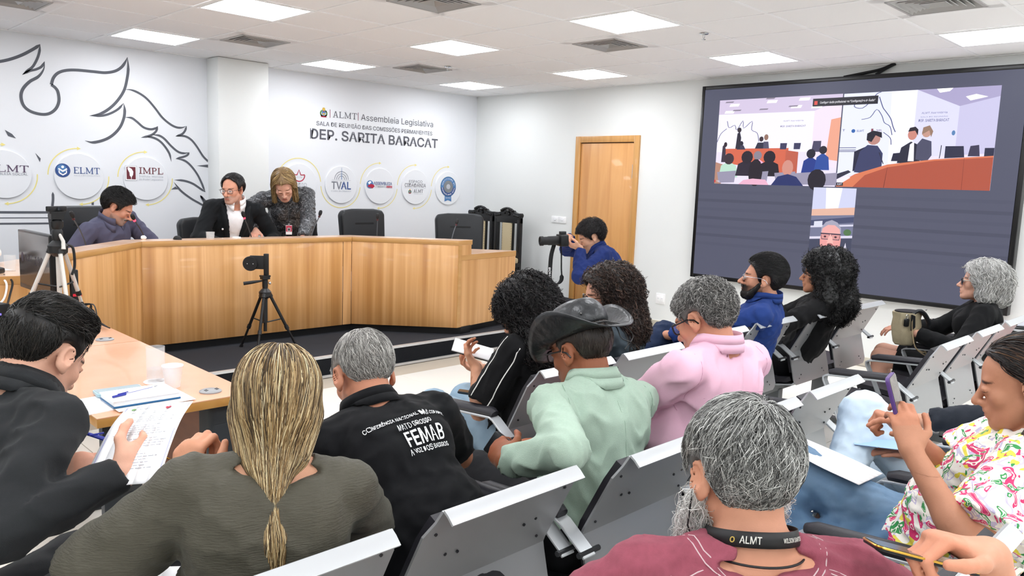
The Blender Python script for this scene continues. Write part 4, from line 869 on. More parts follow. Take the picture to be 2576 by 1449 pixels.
P([(.71, .69), (.71, .57), (.82, .57), (.83, .68)], '#2a2b44'); P([(.85, .67), (.86, .57), (.91, .56), (.92, .67)], '#3a3650'); P([(.945, .67), (.945, .59), (1, .59), (1, .67)], '#2a2b44')
P([(0, .98), (.13, .86), (.35, .755), (.65, .70), (1, .665), (1, 1), (0, 1)], '#e07e58', 1.0); P([(.12, 1), (.2, .87), (.35, .785), (.65, .715), (1, .68), (1, 1)], '#b8573f', .95); P([(.35, .785), (.352, .785), (.34, 1), (.335, 1)], '#7a3427'); P([(.83, .69), (.832, .69), (.835, 1), (.832, 1)], '#8a3d2e')
P([(.0, .86), (.08, .82), (.1, .84), (0, .92)], '#2c2c40'); P([(0, .93), (.07, .88), (.1, .9), (.02, .98)], '#f4f0ff')
S([(.32, .75), (.3, .68), (.285, .63)], .006, '#2a2a3a'); S([(.68, .69), (.683, .63), (.685, .56)], .005, '#2a2a3a')
P([(0, .955), (.05, .955), (.05, .99), (0, .99)], '#2a2a33'); vtext('ALMT', T, .025, .972, .02, .035, '#f4f0ff', o)
# toast message across both windows
tb = srect(1.19, .168, 1.785, .24, '#2c2b31', name='toast_bar'); spoly([(1.205, .19), (1.205, .225), (1.235, .225), (1.235, .19)], '#e2554d', name='toast_icon', parent=tb); vtext('Configure áudio profissional em "Configurações de Áudio"', lambda p: p, 1.51, .206, .03, .5, '#f0eef5', tb)
# lower window: remote participant
P, E, S, o, T = video(1.27, .99, 1.67, 1.85)
P([(0, 0), (1, 0), (1, .25), (0, .27)], '#cfd2ee', 1.05); P([(.3, 0), (.68, 0), (.62, .22), (.33, .23)], '#f2eefb', 1.3); P([(0, .24), (1, .2), (1, .28), (0, .31)], '#e8b9a4', 1.0); P([(0, .31), (1, .28), (1, 1), (0, 1)], '#7d819e', .9)
P([(0, .36), (1, .3), (1, .36), (0, .42)], '#4a5070'); P([(0, .42), (1, .38), (1, .4), (0, .44)], '#d8d6ea'); P([(0, .54), (1, .5), (1, .525), (0, .565)], '#e0dcf0'); P([(0, .57), (1, .53), (1, 1), (0, 1)], '#4c5068', .8); P([(.08, .37), (.28, .36), (.28, .42), (.08, .43)], '#e0e2f2'); E(.88, .47, .09, .035, '#54784c')
P([(.02, 1), (.1, .9), (.35, .82), (.62, .82), (.9, .9), (1, 1)], '#f4f0fa', 1.2); P([(.35, .7), (.62, .7), (.62, .86), (.36, .86)], '#d88a90'); E(.5, .565, .245, .205, '#f0a4a0', 1.0, 24); E(.5, .47, .235, .11, '#f2b0ac', 1.0, 20); P([(.26, .53), (.27, .43), (.36, .37), (.5, .345), (.64, .37), (.73, .43), (.74, .53), (.7, .44), (.58, .4), (.42, .4), (.3, .44)], '#a9a7bc')
for x in (.37, .62): P([(x-.11, .495), (x+.11, .495), (x+.09, .56), (x-.08, .56)], '#4a3c50'); P([(x-.098, .503), (x+.098, .503), (x+.08, .553), (x-.07, .553)], '#dd9a98'); E(x, .528, .03, .011, '#4a2f36')
P([(.26, .49), (.74, .49), (.74, .5), (.26, .5)], '#3c3448'); P([(.46, .52), (.54, .52), (.58, .61), (.42, .61)], '#f0b4ac', 1.1); E(.5, .612, .07, .016, '#b06468'); E(.5, .655, .14, .025, '#8f5a62'); E(.5, .69, .11, .022, '#c9525f'); E(.5, .735, .12, .03, '#c88890'); P([(.82, .66), (.86, .58), (.9, .66), (.97, .85), (.9, .86)], '#e6e2f2')
# cable over the frame
cb = MB()
for dy in (-.012, .0, .014): cb.tube(catmull([(XW-.02, 2.70+dy, ZC-.003), (XW-.03, 2.80+dy, 2.69), (XW-.05, 2.93+dy*2, 2.665), (XW-.06, 3.08+dy*3, 2.642)], 5), .011, 6)
cb.tube(catmull([(XW-.02, 2.70, ZC-.003), (XW-.03, 2.78, 2.685), (XW-.05, 2.84, 2.642)], 5), .014, 6)
tag(obj('screen_cable', cb, M_plastic), 'black cable bundle running from ceiling to top of the screen', 'cable')
# ================================================================== BEAM SEATING
M_sheet = mat('seat_silver_sheet', '#a3a5a7', .36, metal=.45, bump=(500, .04)); M_lip = mat('seat_silver_lip', '#c9cccf', .32, metal=.35); M_armbar = mat('arm_cast_aluminium', '#c3c7ca', .35, metal=.4)
M_pad = mat('seat_black_vinyl', '#26252b', .45, bump=(250, .08)); M_bolt = mat('seat_bolt_dark', '#4a4c4f', .35, metal=.8); M_beam = mat('beam_grey', '#7e8285', .4, metal=.4)
SEATMESH = {}
def sheet(prof, w0, thick, xs):
    """bent sheet: prof list of (y,z,halfwidth)"""
    mb = MB(); n = len(prof); F = []; B = []
    for i, (y, z, hw) in enumerate(prof):
        a = prof[max(i-1, 0)]; b = prof[min(i+1, n-1)]; ty, tz = b[0]-a[0], b[1]-a[1]; l = math.hypot(ty, tz); ny, nz = -tz/l, ty/l
        F.append([Vector((s*hw, y, z)) for s in xs]); B.append([Vector((s*hw, y+ny*thick, z+nz*thick)) for s in xs])
    m = len(xs); V = [v for r in F for v in r]+[v for r in B for v in r]; N_ = n*m; fs = []
    for i in range(n-1):
        for j in range(m-1):
            a = i*m+j; fs.append((a, a+1, a+m+1, a+m)); fs.append((N_+a, N_+a+m, N_+a+m+1, N_+a+1))
    for i in range(n-1):
        for j in (0, m-1): a = i*m+j; fs.append((a, a+m, N_+a+m, N_+a))
    for i in (0, n-1):
        for j in range(m-1): a = i*m+j; fs.append((a, a+1, N_+a+1, N_+a))
    return mb.add(V, fs)
def seat_parts(parent, x, hw):
    """one seat of a bench, centre x, half width hw, top crease at y=0"""
    k = round(hw, 3)
    if k not in SEATMESH:
        xs = (-1, -.6, -.2, .2, .6, 1)
        back = [(0, .86, hw-.0), (.012, .834, hw+.0), (.035, .79, hw+.0), (.118, .628, hw), (.124, .612, hw), (.121, .595, hw), (.085, .45, hw), (.082, .43, hw-.012), (.08, .415, hw-.035)]
        back = [(0, .86, hw-.03), (.014, .832, hw-.022), (.03, .80, hw)]+back[3:]
        b = obj('backrest', sheet(back, 0, .006, xs), M_sheet, None, smooth=25)
        lip = obj('top_lip', sheet([(.001, .861, hw-.03), (-.012, .853, hw-.03), (-.028, .838, hw-.03)], 0, -.006, xs), M_lip, None, smooth=40)
        pad = obj('back_pad', sheet([(.024, .83, hw-.03), (.05, .775, hw-.012), (.122, .635, hw-.012), (.131, .61, hw-.012), (.105, .49, hw-.02)], 0, .022, xs), M_pad, None, bevel=0, smooth=40)
        r = MB()
        for (u, y, z) in [(-.86, .033, .80), (.86, .033, .80), (-.6, .075, .72), (.62, .075, .72), (-.45, .075, .715), (.45, .075, .715), (-.86, .11, .648), (.8, .11, .648), (-.3, .122, .56), (.35, .122, .56), (-.75, .118, .54), (.75, .118, .54), (-.6, .092, .47), (.6, .092, .47), (-.7, .09, .45), (.7, .09, .45)]:
            r.lathe([(.004, 0), (.004, .0035), (.002, .0045)], 8, M=Matrix.Translation((u*hw, y-.003, z)) @ Matrix.Rotation(math.pi/2+.2, 4, 'X'))
        bo = obj('bolt_heads', r, M_bolt, None); bo['kind'] = 'stuff'
        pan = obj('seat_pan', sheet([(.085, .43, hw-.02), (.10, .412, hw-.01), (.2, .395, hw), (.5, .42, hw), (.57, .425, hw), (.6, .40, hw-.01)], 0, .008, xs), M_armbar, None, smooth=40)
        sp = obj('seat_pad', sheet([(.115, .435, hw-.03), (.14, .422, hw-.015), (.22, .412, hw-.012), (.48, .436, hw-.012), (.56, .44, hw-.014), (.585, .43, hw-.03)], 0, .028, xs), M_pad, None, smooth=50)
        SEATMESH[k] = (b, lip, pad, bo, pan, sp); new = True
    else: new = False
    objs = [o if new else o.copy() for o in SEATMESH[k]]
    for i, o in enumerate(objs):
        if not new: COL.objects.link(o)
    b, lip, pad, bo, pan, sp = objs
    b.parent = parent; b.location = (x, 0, 0)
    for o in (lip, pad, bo): o.parent = b; o.location = (0, 0, 0)
    pan.parent = parent; pan.location = (x, 0, 0); sp.parent = pan; sp.location = (0, 0, 0)
ARM = []
def arm(parent, x):
    if not ARM:
        bar = MB(); W_ = .024
        P = [(.062, .585), (.075, .60), (.155, .655), (.175, .662), (.47, .638), (.505, .632), (.52, .62), (.518, .60), (.42, .40), (.405, .375)]
        T = .009; A = []; B = []
        for i, (y, z) in enumerate(P):
            a = P[max(i-1, 0)]; b = P[min(i+1, len(P)-1)]; l = math.hypot(b[0]-a[0], b[1]-a[1]); ny, nz = -(b[1]-a[1])/l, (b[0]-a[0])/l; A.append((y, z)); B.append((y-ny*T, z-nz*T))
        R = [[(-W_, a[0], a[1]), (W_, a[0], a[1]), (W_, b[0], b[1]), (-W_, b[0], b[1])] for a, b in zip(A, B)]
        o = obj('arm_frame', bar.rings([[Vector(v) for v in r] for r in R]), M_armbar, None, bevel=.002, seg=1)
        p = obj('arm_pad', MB().tube([(0, .165, .668), (0, .18, .674), (0, .46, .652), (0, .49, .646)], [.016, .021, .021, .014], 10), M_pad, None)
        for v in p.data.vertices: v.co.x *= 1.25
        c = obj('clamp', MB().tube([(-.034, .075, .592), (.05, .075, .592)], .008, 8), M_bolt, None); c2 = obj('pivot', MB().tube([(-.03, .405, .382), (.03, .405, .382)], .007, 8), M_bolt, None)
        ARM.extend([o, p, c, c2]); new = True
    else: new = False
    os_ = [o if new else o.copy() for o in ARM]
    if not new: [COL.objects.link(o) for o in os_]
    os_[0].parent = parent; os_[0].location = (x, 0, 0)
    for o in os_[1:]: o.parent = os_[0]; o.location = (0, 0, 0)
def bench(label, y, seats, arms=None, hw=.243, legs=None):
    """seats: list of left edges in world x; y: world y of the top crease"""
    x0 = seats[0]; t = thing('seating_bench', label, 'bench', (x0, y, 0), group='silver beam seats with black pads')
    for s in seats: seat_parts(t, s-x0+hw, hw)
    for a in (arms if arms is not None else [seats[0]-.035]+[(p+2*hw+q)/2 for p, q in zip(seats[:-1], seats[1:])]+[seats[-1]+2*hw+.035]): arm(t, a-x0)
    L_ = seats[-1]-x0+2*hw
    obj('beam', MB().box((L_/2, .3, .345), (L_+.04, .08, .05)), M_beam, t, bevel=.004)
    for lx in (legs or (.2, L_-.2)):
        l = obj('leg', MB().box((lx, .3, .18), (.06, .09, .3)), M_beam, t, bevel=.006); obj('foot', MB().prism([(.0, 0), (.62, 0), (.62, .015), (.36, .05), (.26, .05), (0, .015)], -.03, .03, Matrix(((0, 0, 1, lx), (1, 0, 0, 0), (0, 1, 0, 0), (0, 0, 0, 1)))), M_beam, l, bevel=.004)
    return t
bench('silver two-seat bench under the two curly-haired women near the platform', 1.94, [2.07, 2.58])
bench('silver two-seat bench under the bearded man in blue', 1.99, [3.26, 3.81])
bench('silver two-seat bench under the woman filming, one seat empty', 1.95, [4.45, 5.04])
bench('silver two-seat bench behind the blonde woman and the man in the printed polo', 1.20, [.43, .99])
bench('silver three-seat bench behind the hatted man and the man in pink, end seat empty', 1.155, [1.58, 2.09, 2.625])
bench('silver three-seat bench under the grey-haired woman by the screen, two seats empty', 1.15, [4.035, 4.62, 5.18])
bench('silver four-seat bench under the bearded man in maroon and the woman in floral blouse', .37, [.85, 1.46, 2.12, 2.68])
# ================================================================== IMPLICIT-SURFACE MODELLING (bodies, clothes, hair)
f32 = np.float32
class Field:
    """smooth union of tapered capsules and ellipsoids, meshed as ONE continuous surface"""
    def __init__(s): s.P = []; s.disp = None; s.off = 0.0
    def cone(s, a, b, ra, rb, k=.02, op=0, flat=None):
        a, b = np.array(a, float), np.array(b, float); R = max(ra, rb)
        s.P.append(('c', (a, b, ra, rb, flat), np.minimum(a, b)-R, np.maximum(a, b)+R, k, op)); return s
    def ell(s, c, r, R=None, k=.02, op=0):
        c, r = np.array(c, float), np.array(r, float); m = r.max(); R = None if R is None else np.array(R, float)
        s.P.append(('e', (c, r, R), c-m, c+m, k, op)); return s
    def plane(s, p, n, k=.004, op=1):
        """removes the side the normal points to (op=1)"""
        s.P.append(('p', (np.array(p, float), np.array(n, float)/np.linalg.norm(n)), np.full(3, -9.), np.full(3, 9.), k, op)); return s
    def fn(s, f, lo, hi, k=.004, op=1): s.P.append(('f', (f,), np.array(lo, float), np.array(hi, float), k, op)); return s
    @staticmethod
    def dist(kind, a, X, Y, Z):
        if kind == 'c':
            A, B, ra, rb, flat = a; d = B-A; L2 = float(d@d)+1e-12
            px, py, pz = X-A[0], Y-A[1], Z-A[2]; t = np.clip((px*d[0]+py*d[1]+pz*d[2])/L2, 0, 1)
            e = np.sqrt((px-t*d[0])**2+(py-t*d[1])**2+(pz-t*d[2])**2)-(ra+(rb-ra)*t)
            if flat:
                u = (px*d[0]+py*d[1]+pz*d[2])/math.sqrt(L2)
                if 'b' in flat: e = np.maximum(e, u-math.sqrt(L2))
                if 'a' in flat: e = np.maximum(e, -u)
            return e
        if kind == 'e':
            c, r, R = a; px, py, pz = X-c[0], Y-c[1], Z-c[2]
            if R is not None: px, py, pz = (px*R[0, 0]+py*R[1, 0]+pz*R[2, 0]), (px*R[0, 1]+py*R[1, 1]+pz*R[2, 1]), (px*R[0, 2]+py*R[1, 2]+pz*R[2, 2])
            k0 = np.sqrt((px/r[0])**2+(py/r[1])**2+(pz/r[2])**2); k1 = np.sqrt((px/r[0]**2)**2+(py/r[1]**2)**2+(pz/r[2]**2)**2)+1e-9
            return k0*(k0-1)/k1
        if kind == 'p': return (X-a[0][0])*-a[1][0]+(Y-a[0][1])*-a[1][1]+(Z-a[0][2])*-a[1][2]
        return a[0](X, Y, Z)
    @staticmethod
    def comb(D, d, k, op):
        if op == 0: h = np.maximum(k-np.abs(D-d), 0)/k; return np.minimum(D, d)-h*h*k*.25
        d = -d; h = np.maximum(k-np.abs(D-d), 0)/k; return np.maximum(D, d)+h*h*k*.25
    def eval(s, pts):
        X, Y, Z = [np.ascontiguousarray(pts[:, i]) for i in range(3)]; D = np.full(len(pts), 1.0)
        for kind, a, lo, hi, k, op in s.P: D = s.comb(D, s.dist(kind, a, X, Y, Z), k, op)
        if s.disp is not None: D = D+s.disp(pts)
        return D+s.off
    def grad(s, pts, e=.002):
        d0 = s.eval(pts); g = np.stack([s.eval(pts+np.eye(3)[i]*e)-d0 for i in range(3)], 1); return d0, g/(np.linalg.norm(g, axis=1, keepdims=True)+1e-9)
    def bounds(s, pad=.03):
        lo = np.min([p[2] for p in s.P if p[5] == 0], axis=0)-pad; hi = np.max([p[3] for p in s.P if p[5] == 0], axis=0)+pad; return lo, hi
    def mesh(s, res, lo=None, hi=None):
        if lo is None: lo, hi = s.bounds(.02+abs(s.off))
        lo = np.array(lo, float); n = np.maximum(np.ceil((np.array(hi)-lo)/res).astype(int)+1, 3)
        ax = [(lo[i]+res*np.arange(n[i])).astype(f32) for i in range(3)]; D = np.full(n, 1.0, f32)
        for kind, a, l, h, k, op in s.P:
            m = k+3*res+.012+abs(s.off); i0 = np.clip(np.floor((l-m-lo)/res).astype(int), 0, n); i1 = np.clip(np.ceil((h+m-lo)/res).astype(int)+1, 0, n)
            if (i1 <= i0).any(): continue
            X = ax[0][i0[0]:i1[0], None, None]; Y = ax[1][None, i0[1]:i1[1], None]; Z = ax[2][None, None, i0[2]:i1[2]]
            sl = tuple(slice(i0[q], i1[q]) for q in range(3)); D[sl] = s.comb(D[sl], s.dist(kind, a, X, Y, Z), k, op)
        D += s.off
        if s.disp is not None:
            I = np.nonzero(np.abs(D) < .03)
            if len(I[0]): D[I] += s.disp(np.stack([ax[q][I[q]] for q in range(3)], 1)).astype(f32)
        return nets(D, lo, res)
CORN = [(i, j, k) for i in (0, 1) for j in (0, 1) for k in (0, 1)]
EDG = [(a, b) for a in range(8) for b in range(a+1, 8) if sum(abs(CORN[a][q]-CORN[b][q]) for q in range(3)) == 1]
def nets(D, lo, res):
    S = D < 0; nx, ny, nz = D.shape
    c = np.zeros((nx-1, ny-1, nz-1), np.int8)
    for i, j, k in CORN: c += S[i:nx-1+i, j:ny-1+j, k:nz-1+k]
    act = (c > 0) & (c < 8); I = np.argwhere(act)
    if len(I) == 0: return np.zeros((0, 3)), np.zeros((0, 4), int)
    idx = np.full(act.shape, -1, np.int64); idx[act] = np.arange(len(I))
    V = np.stack([D[I[:, 0]+i, I[:, 1]+j, I[:, 2]+k] for i, j, k in CORN], 1); acc = np.zeros((len(I), 3)); cnt = np.zeros(len(I))
    CA = np.array(CORN, float)
    for a, b in EDG:
        va, vb = V[:, a], V[:, b]; m = (va < 0) != (vb < 0); t = np.where(m, va/np.where(m, va-vb, 1), 0)
        acc += m[:, None]*(CA[a]+t[:, None]*(CA[b]-CA[a])); cnt += m
    P = lo+(I+acc/cnt[:, None])*res; F = []
    for q in range(3):
        u, v = (q+1) % 3, (q+2) % 3
        sl0 = [slice(None)]*3; sl1 = [slice(None)]*3; sl0[q] = slice(0, -1); sl1[q] = slice(1, None)
        X = S[tuple(sl0)] != S[tuple(sl1)]; E = np.argwhere(X); E = E[(E[:, u] > 0) & (E[:, v] > 0) & (E[:, u] < D.shape[u]-1) & (E[:, v] < D.shape[v]-1)]
        if not len(E): continue
        def cell(du, dv):
            C = E.copy(); C[:, u] += du; C[:, v] += dv; return idx[C[:, 0], C[:, 1], C[:, 2]]
        Q = np.stack([cell(-1, -1), cell(0, -1), cell(0, 0), cell(-1, 0)], 1); fl = S[E[:, 0], E[:, 1], E[:, 2]]
        Q[~fl] = Q[~fl][:, ::-1]; F.append(Q)
    F = np.concatenate(F) if F else np.zeros((0, 4), int)
    return P, F[(F >= 0).all(1)]
def np_mesh(name, V, F, mats, parent, col=None, smooth=True, uv=None):
    me = bpy.data.meshes.new(name); nf = len(F); k = F.shape[1]
    me.vertices.add(len(V)); me.vertices.foreach_set('co', np.ascontiguousarray(V, f32).ravel())
    me.loops.add(nf*k); me.loops.foreach_set('vertex_index', np.ascontiguousarray(F, np.int32).ravel())
    me.polygons.add(nf); me.polygons.foreach_set('loop_start', np.arange(0, nf*k, k, dtype=np.int32)); me.polygons.foreach_set('loop_total', np.full(nf, k, np.int32))
    if smooth: me.polygons.foreach_set('use_smooth', np.ones(nf, bool))
    if col is not None:
        a = me.attributes.new('Col', 'FLOAT_COLOR', 'POINT'); c = np.ones((len(V), 4), f32); c[:, :3] = col; a.data.foreach_set('color', c.ravel())
    me.update(calc_edges=True); me.validate()
    return new_obj(name, me, parent, mats)
def lin(h): return np.array(srgb(h)[:3])
def fold_noise(amp, freq, seed, stretch=(1, 1, 1)):
    freq = freq*2.4; r = np.random.default_rng(seed); K = [(r.normal(size=3)*np.array(stretch), r.uniform(0, 6.28), r.uniform(.6, 1.6)) for _ in range(7)]
    def f(p):
        w_ = np.stack([np.sin(p[:, 1]*freq*.7+seed)+np.sin(p[:, 2]*freq*.5), np.sin(p[:, 2]*freq*.6+1)+np.sin(p[:, 0]*freq*.8), np.sin(p[:, 0]*freq*.7+2)+np.sin(p[:, 1]*freq*.5)], 1)*.35/freq
        q = p+w_; d = 0
        for v, ph, m in K: d = d+np.sin((q@v)*freq*m+ph)/len(K)
        return amp*.9*(np.minimum(np.abs(d)*2.6, 1.0)-.6)
    return f
def nrm(v): v = np.array(v, float); return v/(np.linalg.norm(v)+1e-12)
def rotm(ax, a):
    return np.array(Matrix.Rotation(a, 3, Vector(ax)))
def ik(a, c, l1, l2, pole):
    """elbow/knee between a and c bending towards pole; returns joint and clamped end"""
    a, c, pole = np.array(a, float), np.array(c, float), np.array(pole, float); d = c-a; L = np.linalg.norm(d); M_ = (l1+l2)*.995
    if L > M_: c = a+d*M_/L; d = c-a; L = M_
    u = d/L; x = (l1*l1-l2*l2+L*L)/(2*L); h = math.sqrt(max(l1*l1-x*x, 0)); p = pole-u*np.dot(pole, u)
    return a+u*x+nrm(p)*h, c
# ------------------------------------------------------------------ hands
POSE = {'relax': [(18, 28, 18)]*4, 'flat': [(4, 6, 4)]*4, 'grip': [(55, 75, 45)]*4, 'fist': [(80, 95, 60)]*4, 'hold': [(30, 45, 30)]*4, 'point': [(12, 18, 12), (70, 90, 50), (78, 95, 55), (80, 95, 55)], 'pinch': [(48, 42, 22), (52, 50, 30), (58, 62, 40), (62, 66, 45)], 'edge': [(62, 25, 12)]*4}
def hand(F, w, d, n, side, pose='relax', s=1.0, thumb=None):
    """w wrist, d finger direction, n palm normal, side +1 right -1 left"""
    d, n = nrm(d), nrm(n); n = nrm(n-d*np.dot(n, d)); t = np.cross(d, n)*side; w = np.array(w, float); k = .008*s
    R = np.stack([t, d, n], 1)
    F.ell(w+d*.052*s, (.040*s, .052*s, .0155*s), R, k=.012*s); F.ell(w+d*.03*s+t*.022*s+n*.006*s, (.02*s, .032*s, .014*s), R, k=.014*s); F.ell(w+d*.012*s, (.027*s, .03*s, .019*s), R, k=.02*s)
    L_ = [(.044, .026, .021), (.049, .030, .022), (.045, .027, .021), (.034, .021, .019)]
    for i in range(4):
        b = w+d*(.088-.004*abs(i-1)-(.008 if i == 3 else 0))*s+t*(.0285-.019*i)*s; a0 = 0; fan = (1.5-i)*.035; p = b; ang = 0
        dd = nrm(d+t*fan)
        for j in range(3):
            ang += math.radians(POSE[pose][i][j]); v = dd*math.cos(ang)+n*math.sin(ang); q = p+v*L_[i][j]*s
            r0 = (.0095, .0085, .0078)[j]*s*(.9 if i == 3 else 1); F.cone(p, q, r0, r0*.9, k=.005*s if j else .009*s); p = q
    tb = w+d*.022*s+t*.03*s; th = thumb or (.75, .55, .25)
    v1 = nrm(d*.62+t*.75*th[0]/.75+n*.35*th[1]/.55); p1 = tb+v1*.04*s; v2 = nrm(d*.9+t*.25+n*.3*th[2]/.25); p2 = p1+v2*.032*s; v3 = nrm(d*.95+n*.25-t*.05); p3 = p2+v3*.024*s
    F.cone(tb, p1, .0135*s, .0115*s, k=.014*s); F.cone(p1, p2, .0110*s, .0100*s, k=.005*s); F.cone(p2, p3, .0100*s, .0080*s, k=.004*s)
    lo = np.minimum(w-.03*s, w+d*.2*s)-.09*s; hi = np.maximum(w+.03*s, w+d*.2*s)+.09*s
    c0 = w+d*.075*s; return (c0-.115*s, c0+.115*s)
# ------------------------------------------------------------------ head (local: x right, y forward, z up, origin at ear height centre)
def head_field(F, c, R, s, sex='m', ears=True, fat=0, nose=1.0, jaw=1.0):
    c = np.array(c, float)
    def G(p): return c+R@(np.array(p, float)*s)
    def E(p, r, k=.014, op=0, rot=None): F.ell(G(p), np.array(r)*s, R if rot is None else R@rot, k*s, op)
    def C(a, b, ra, rb, k=.012, op=0): F.cone(G(a), G(b), ra*s, rb*s, k*s, op)
    f = sex == 'f'
    E((0, -.018, .038), (.075, .095, .082)); E((0, .02, .03), (.066, .068, .068), .012)
    E((0, .03, -.025), (.058+fat*.006, .060, .074), .02)
    for x in (-1, 1):
        C((x*.047*jaw, .004, -.045), (x*.020, .068, -.092), .018, .016, .02); E((x*.040, .060, -.022), (.022+fat*.004, .020, .024), .016)
    E((0, .078, -.098), (.023*jaw, .018, .016), .02); E((0, .035, -.075), (.045+fat*.006, .045, .03), .03)
    by = .082 if not f else .077; C((-.034, by, .022), (.034, by, .022), .010 if not f else .006, .010 if not f else .006, .02)
    for x in (-1, 1):
        E((x*.031, .103, -.001), (.021, .018, .014), .012, 1); E((x*.031, .079, -.001), (.0155, .0155, .0135), .004); E((x*.031, .0885, .0045), (.0165, .0075, .0055), .004)
    n = nose*(.93 if f else 1)
    for x in (-1, 1): E((x*.014, .082, .002), (.011, .012, .016), .006)
    C((0, .086, .010), (0, .086+.027*n, -.030), .0075, .0115*n, .010); E((0, .088+.027*n, -.034), (.0125*n, .011, .0105), .006)
    for x in (-1, 1): E((x*.0135*n, .100, -.037), (.0085*n, .011, .0085), .006)
    E((0, .088, -.060), (.026, .016, .022), .012)
    C((-.019, .0935, -.0600), (.019, .0935, -.0600), .0052, .0052, .004); C((-.017, .0935, -.0715), (.017, .0935, -.0715), .0064, .0064, .004); E((0, .104, -.0655), (.026, .010, .0016), .003, 1)
    if ears:
        for x in (-1, 1):
            rt = rotm((0, 0, 1), -x*.45)@rotm((1, 0, 0), -.15); E((x*.0795, -.012, -.002), (.0075, .0205, .033), .006, 0, rt); E((x*.0855, -.008, .004), (.006, .0125, .020), .004, 1, rt); E((x*.076, -.004, -.028), (.007, .011, .012), .006)
def head_colour(P, c, R, s, skin, lips, brow, stubble=None, open_eyes=True, blush=.0, hairline=None):
    L = (P-c)@R/s; x, y, z = L[:, 0], L[:, 1], L[:, 2]; col = np.tile(skin, (len(P), 1)); ax = np.abs(x)
    def mix(m, h, a=1.0): m = np.clip(m, 0, 1)[:, None]*a; return col*(1-m)+np.array(h)*m
    fr = (y > .05)
    if stubble is not None:
        cz, st = stubble; m = (np.clip((-.036-z)/.012, 0, 1))*(y > -.01)*(z > -.125)*np.clip(1.35-np.abs(ax-.03)*0, 0, 1)*(1-((ax < .017) & (z > -.060-.014) & (z < -.056+.0) & (y > .08))); m *= np.clip((.088+.0-z*0-ax)*20, 0, 1); col = mix(m*st, cz)
        mm = fr*(ax < .03)*(z < -.042)*(z > -.057); col = mix(mm*st, cz)
    col = mix(fr*np.clip(1-((ax/.021)**2+((z+.0655)/.0105)**2), 0, 1)*3, lips, .8)
    if brow is not None: col = mix(fr*np.clip(1-((ax-.033)/.021)**2-((z-.0215-.12*(.033-ax)*0+((ax-.033)**2)*4)/.0048)**2, 0, 1)*2.5, brow, .9)
    e = fr*np.clip(1-((ax-.031)/.0145)**2-((z+.002)/(.0062 if open_eyes else .0022))**2, 0, 1)
    if open_eyes:
        col = mix(np.clip(e*6, 0, 1), (.62, .6, .58)); col = mix(fr*np.clip(1-(((ax-.031)**2+(z+.002)**2)/.0054**2), 0, 1)*5*(e > 0), (.035, .02, .012))
    e2 = fr*np.clip(1-((ax-.031)/.0165)**2-((z-(.0045 if open_eyes else -.004))/.0026)**2, 0, 1); col = mix(e2*3, (.03, .02, .015), .9)
    return col
# ------------------------------------------------------------------ hair strands: thin tapered tubes that follow the hair volume
def strands(F, roots, nrmv, n_steps, ds, flow, lift, rad, wave=(0, 0), rng=None, curl=None, stick=1.0, jit=.25, sides=3):
    p = roots.copy(); N = len(p); path = [p.copy()]; d_prev = None; ph = rng.uniform(0, 6.28, N); lf = rng.uniform(.3, 1, N)[:, None]*lift
    jv = rng.normal(size=(N, 3))*jit; fr = rng.uniform(.8, 1.2, N)
    for k in range(n_steps):
        d0, g = F.grad(p, .003); v = flow(p)+jv; v = v-g*(v*g).sum(1, keepdims=True)*stick; v /= np.linalg.norm(v, axis=1, keepdims=True)+1e-9
        if d_prev is not None: v = .55*d_prev+.45*v; v /= np.linalg.norm(v, axis=1, keepdims=True)+1e-9
        d_prev = v; p = p+v*ds
        d0, g = F.grad(p, .003); tgt = lf[:, 0]*min(1, (k+1)/2); p = p+g*((tgt-d0)*stick)[:, None]; path.append(p.copy())
    P = np.stack(path, 1)                                  # N, K, 3
    K = P.shape[1]; T = np.gradient(P, axis=1); T /= np.linalg.norm(T, axis=2, keepdims=True)+1e-9
    ref = np.array([.31, .22, .92]); U = np.cross(T, ref); U /= np.linalg.norm(U, axis=2, keepdims=True)+1e-9; W_ = np.cross(T, U)
    seg = np.linalg.norm(np.diff(P, axis=1), axis=2).max(1); good = seg < ds*1.9
    s = np.linspace(0, 1, K)[None, :, None]
    if wave[0]: a = (ph[:, None, None]+fr[:, None, None]*wave[1]*s*K*ds); P = P+(U*np.sin(a)+(W_*np.cos(a) if curl else 0))*wave[0]*np.minimum(s*3, 1)
    r = rad*(1-s**2*.8)*rng.uniform(.7, 1.3, N)[:, None, None]
    V = np.concatenate([(P+(U*math.cos(2*math.pi*q/sides)+W_*math.sin(2*math.pi*q/sides))*r)[:, :, None, :] for q in range(sides)], 2)   # N,K,sides,3
    base = (np.arange(N)*K*sides)[:, None, None]+(np.arange(K-1)*sides)[None, :, None]; q = np.arange(sides)[None, None, :]; q2 = (q+1) % sides
    Fc = np.stack(np.broadcast_arrays(base+q, base+q2, base+q2+sides, base+q+sides), -1).reshape(-1, 4)
    return V.reshape(-1, 3), Fc, K*sides, P, good
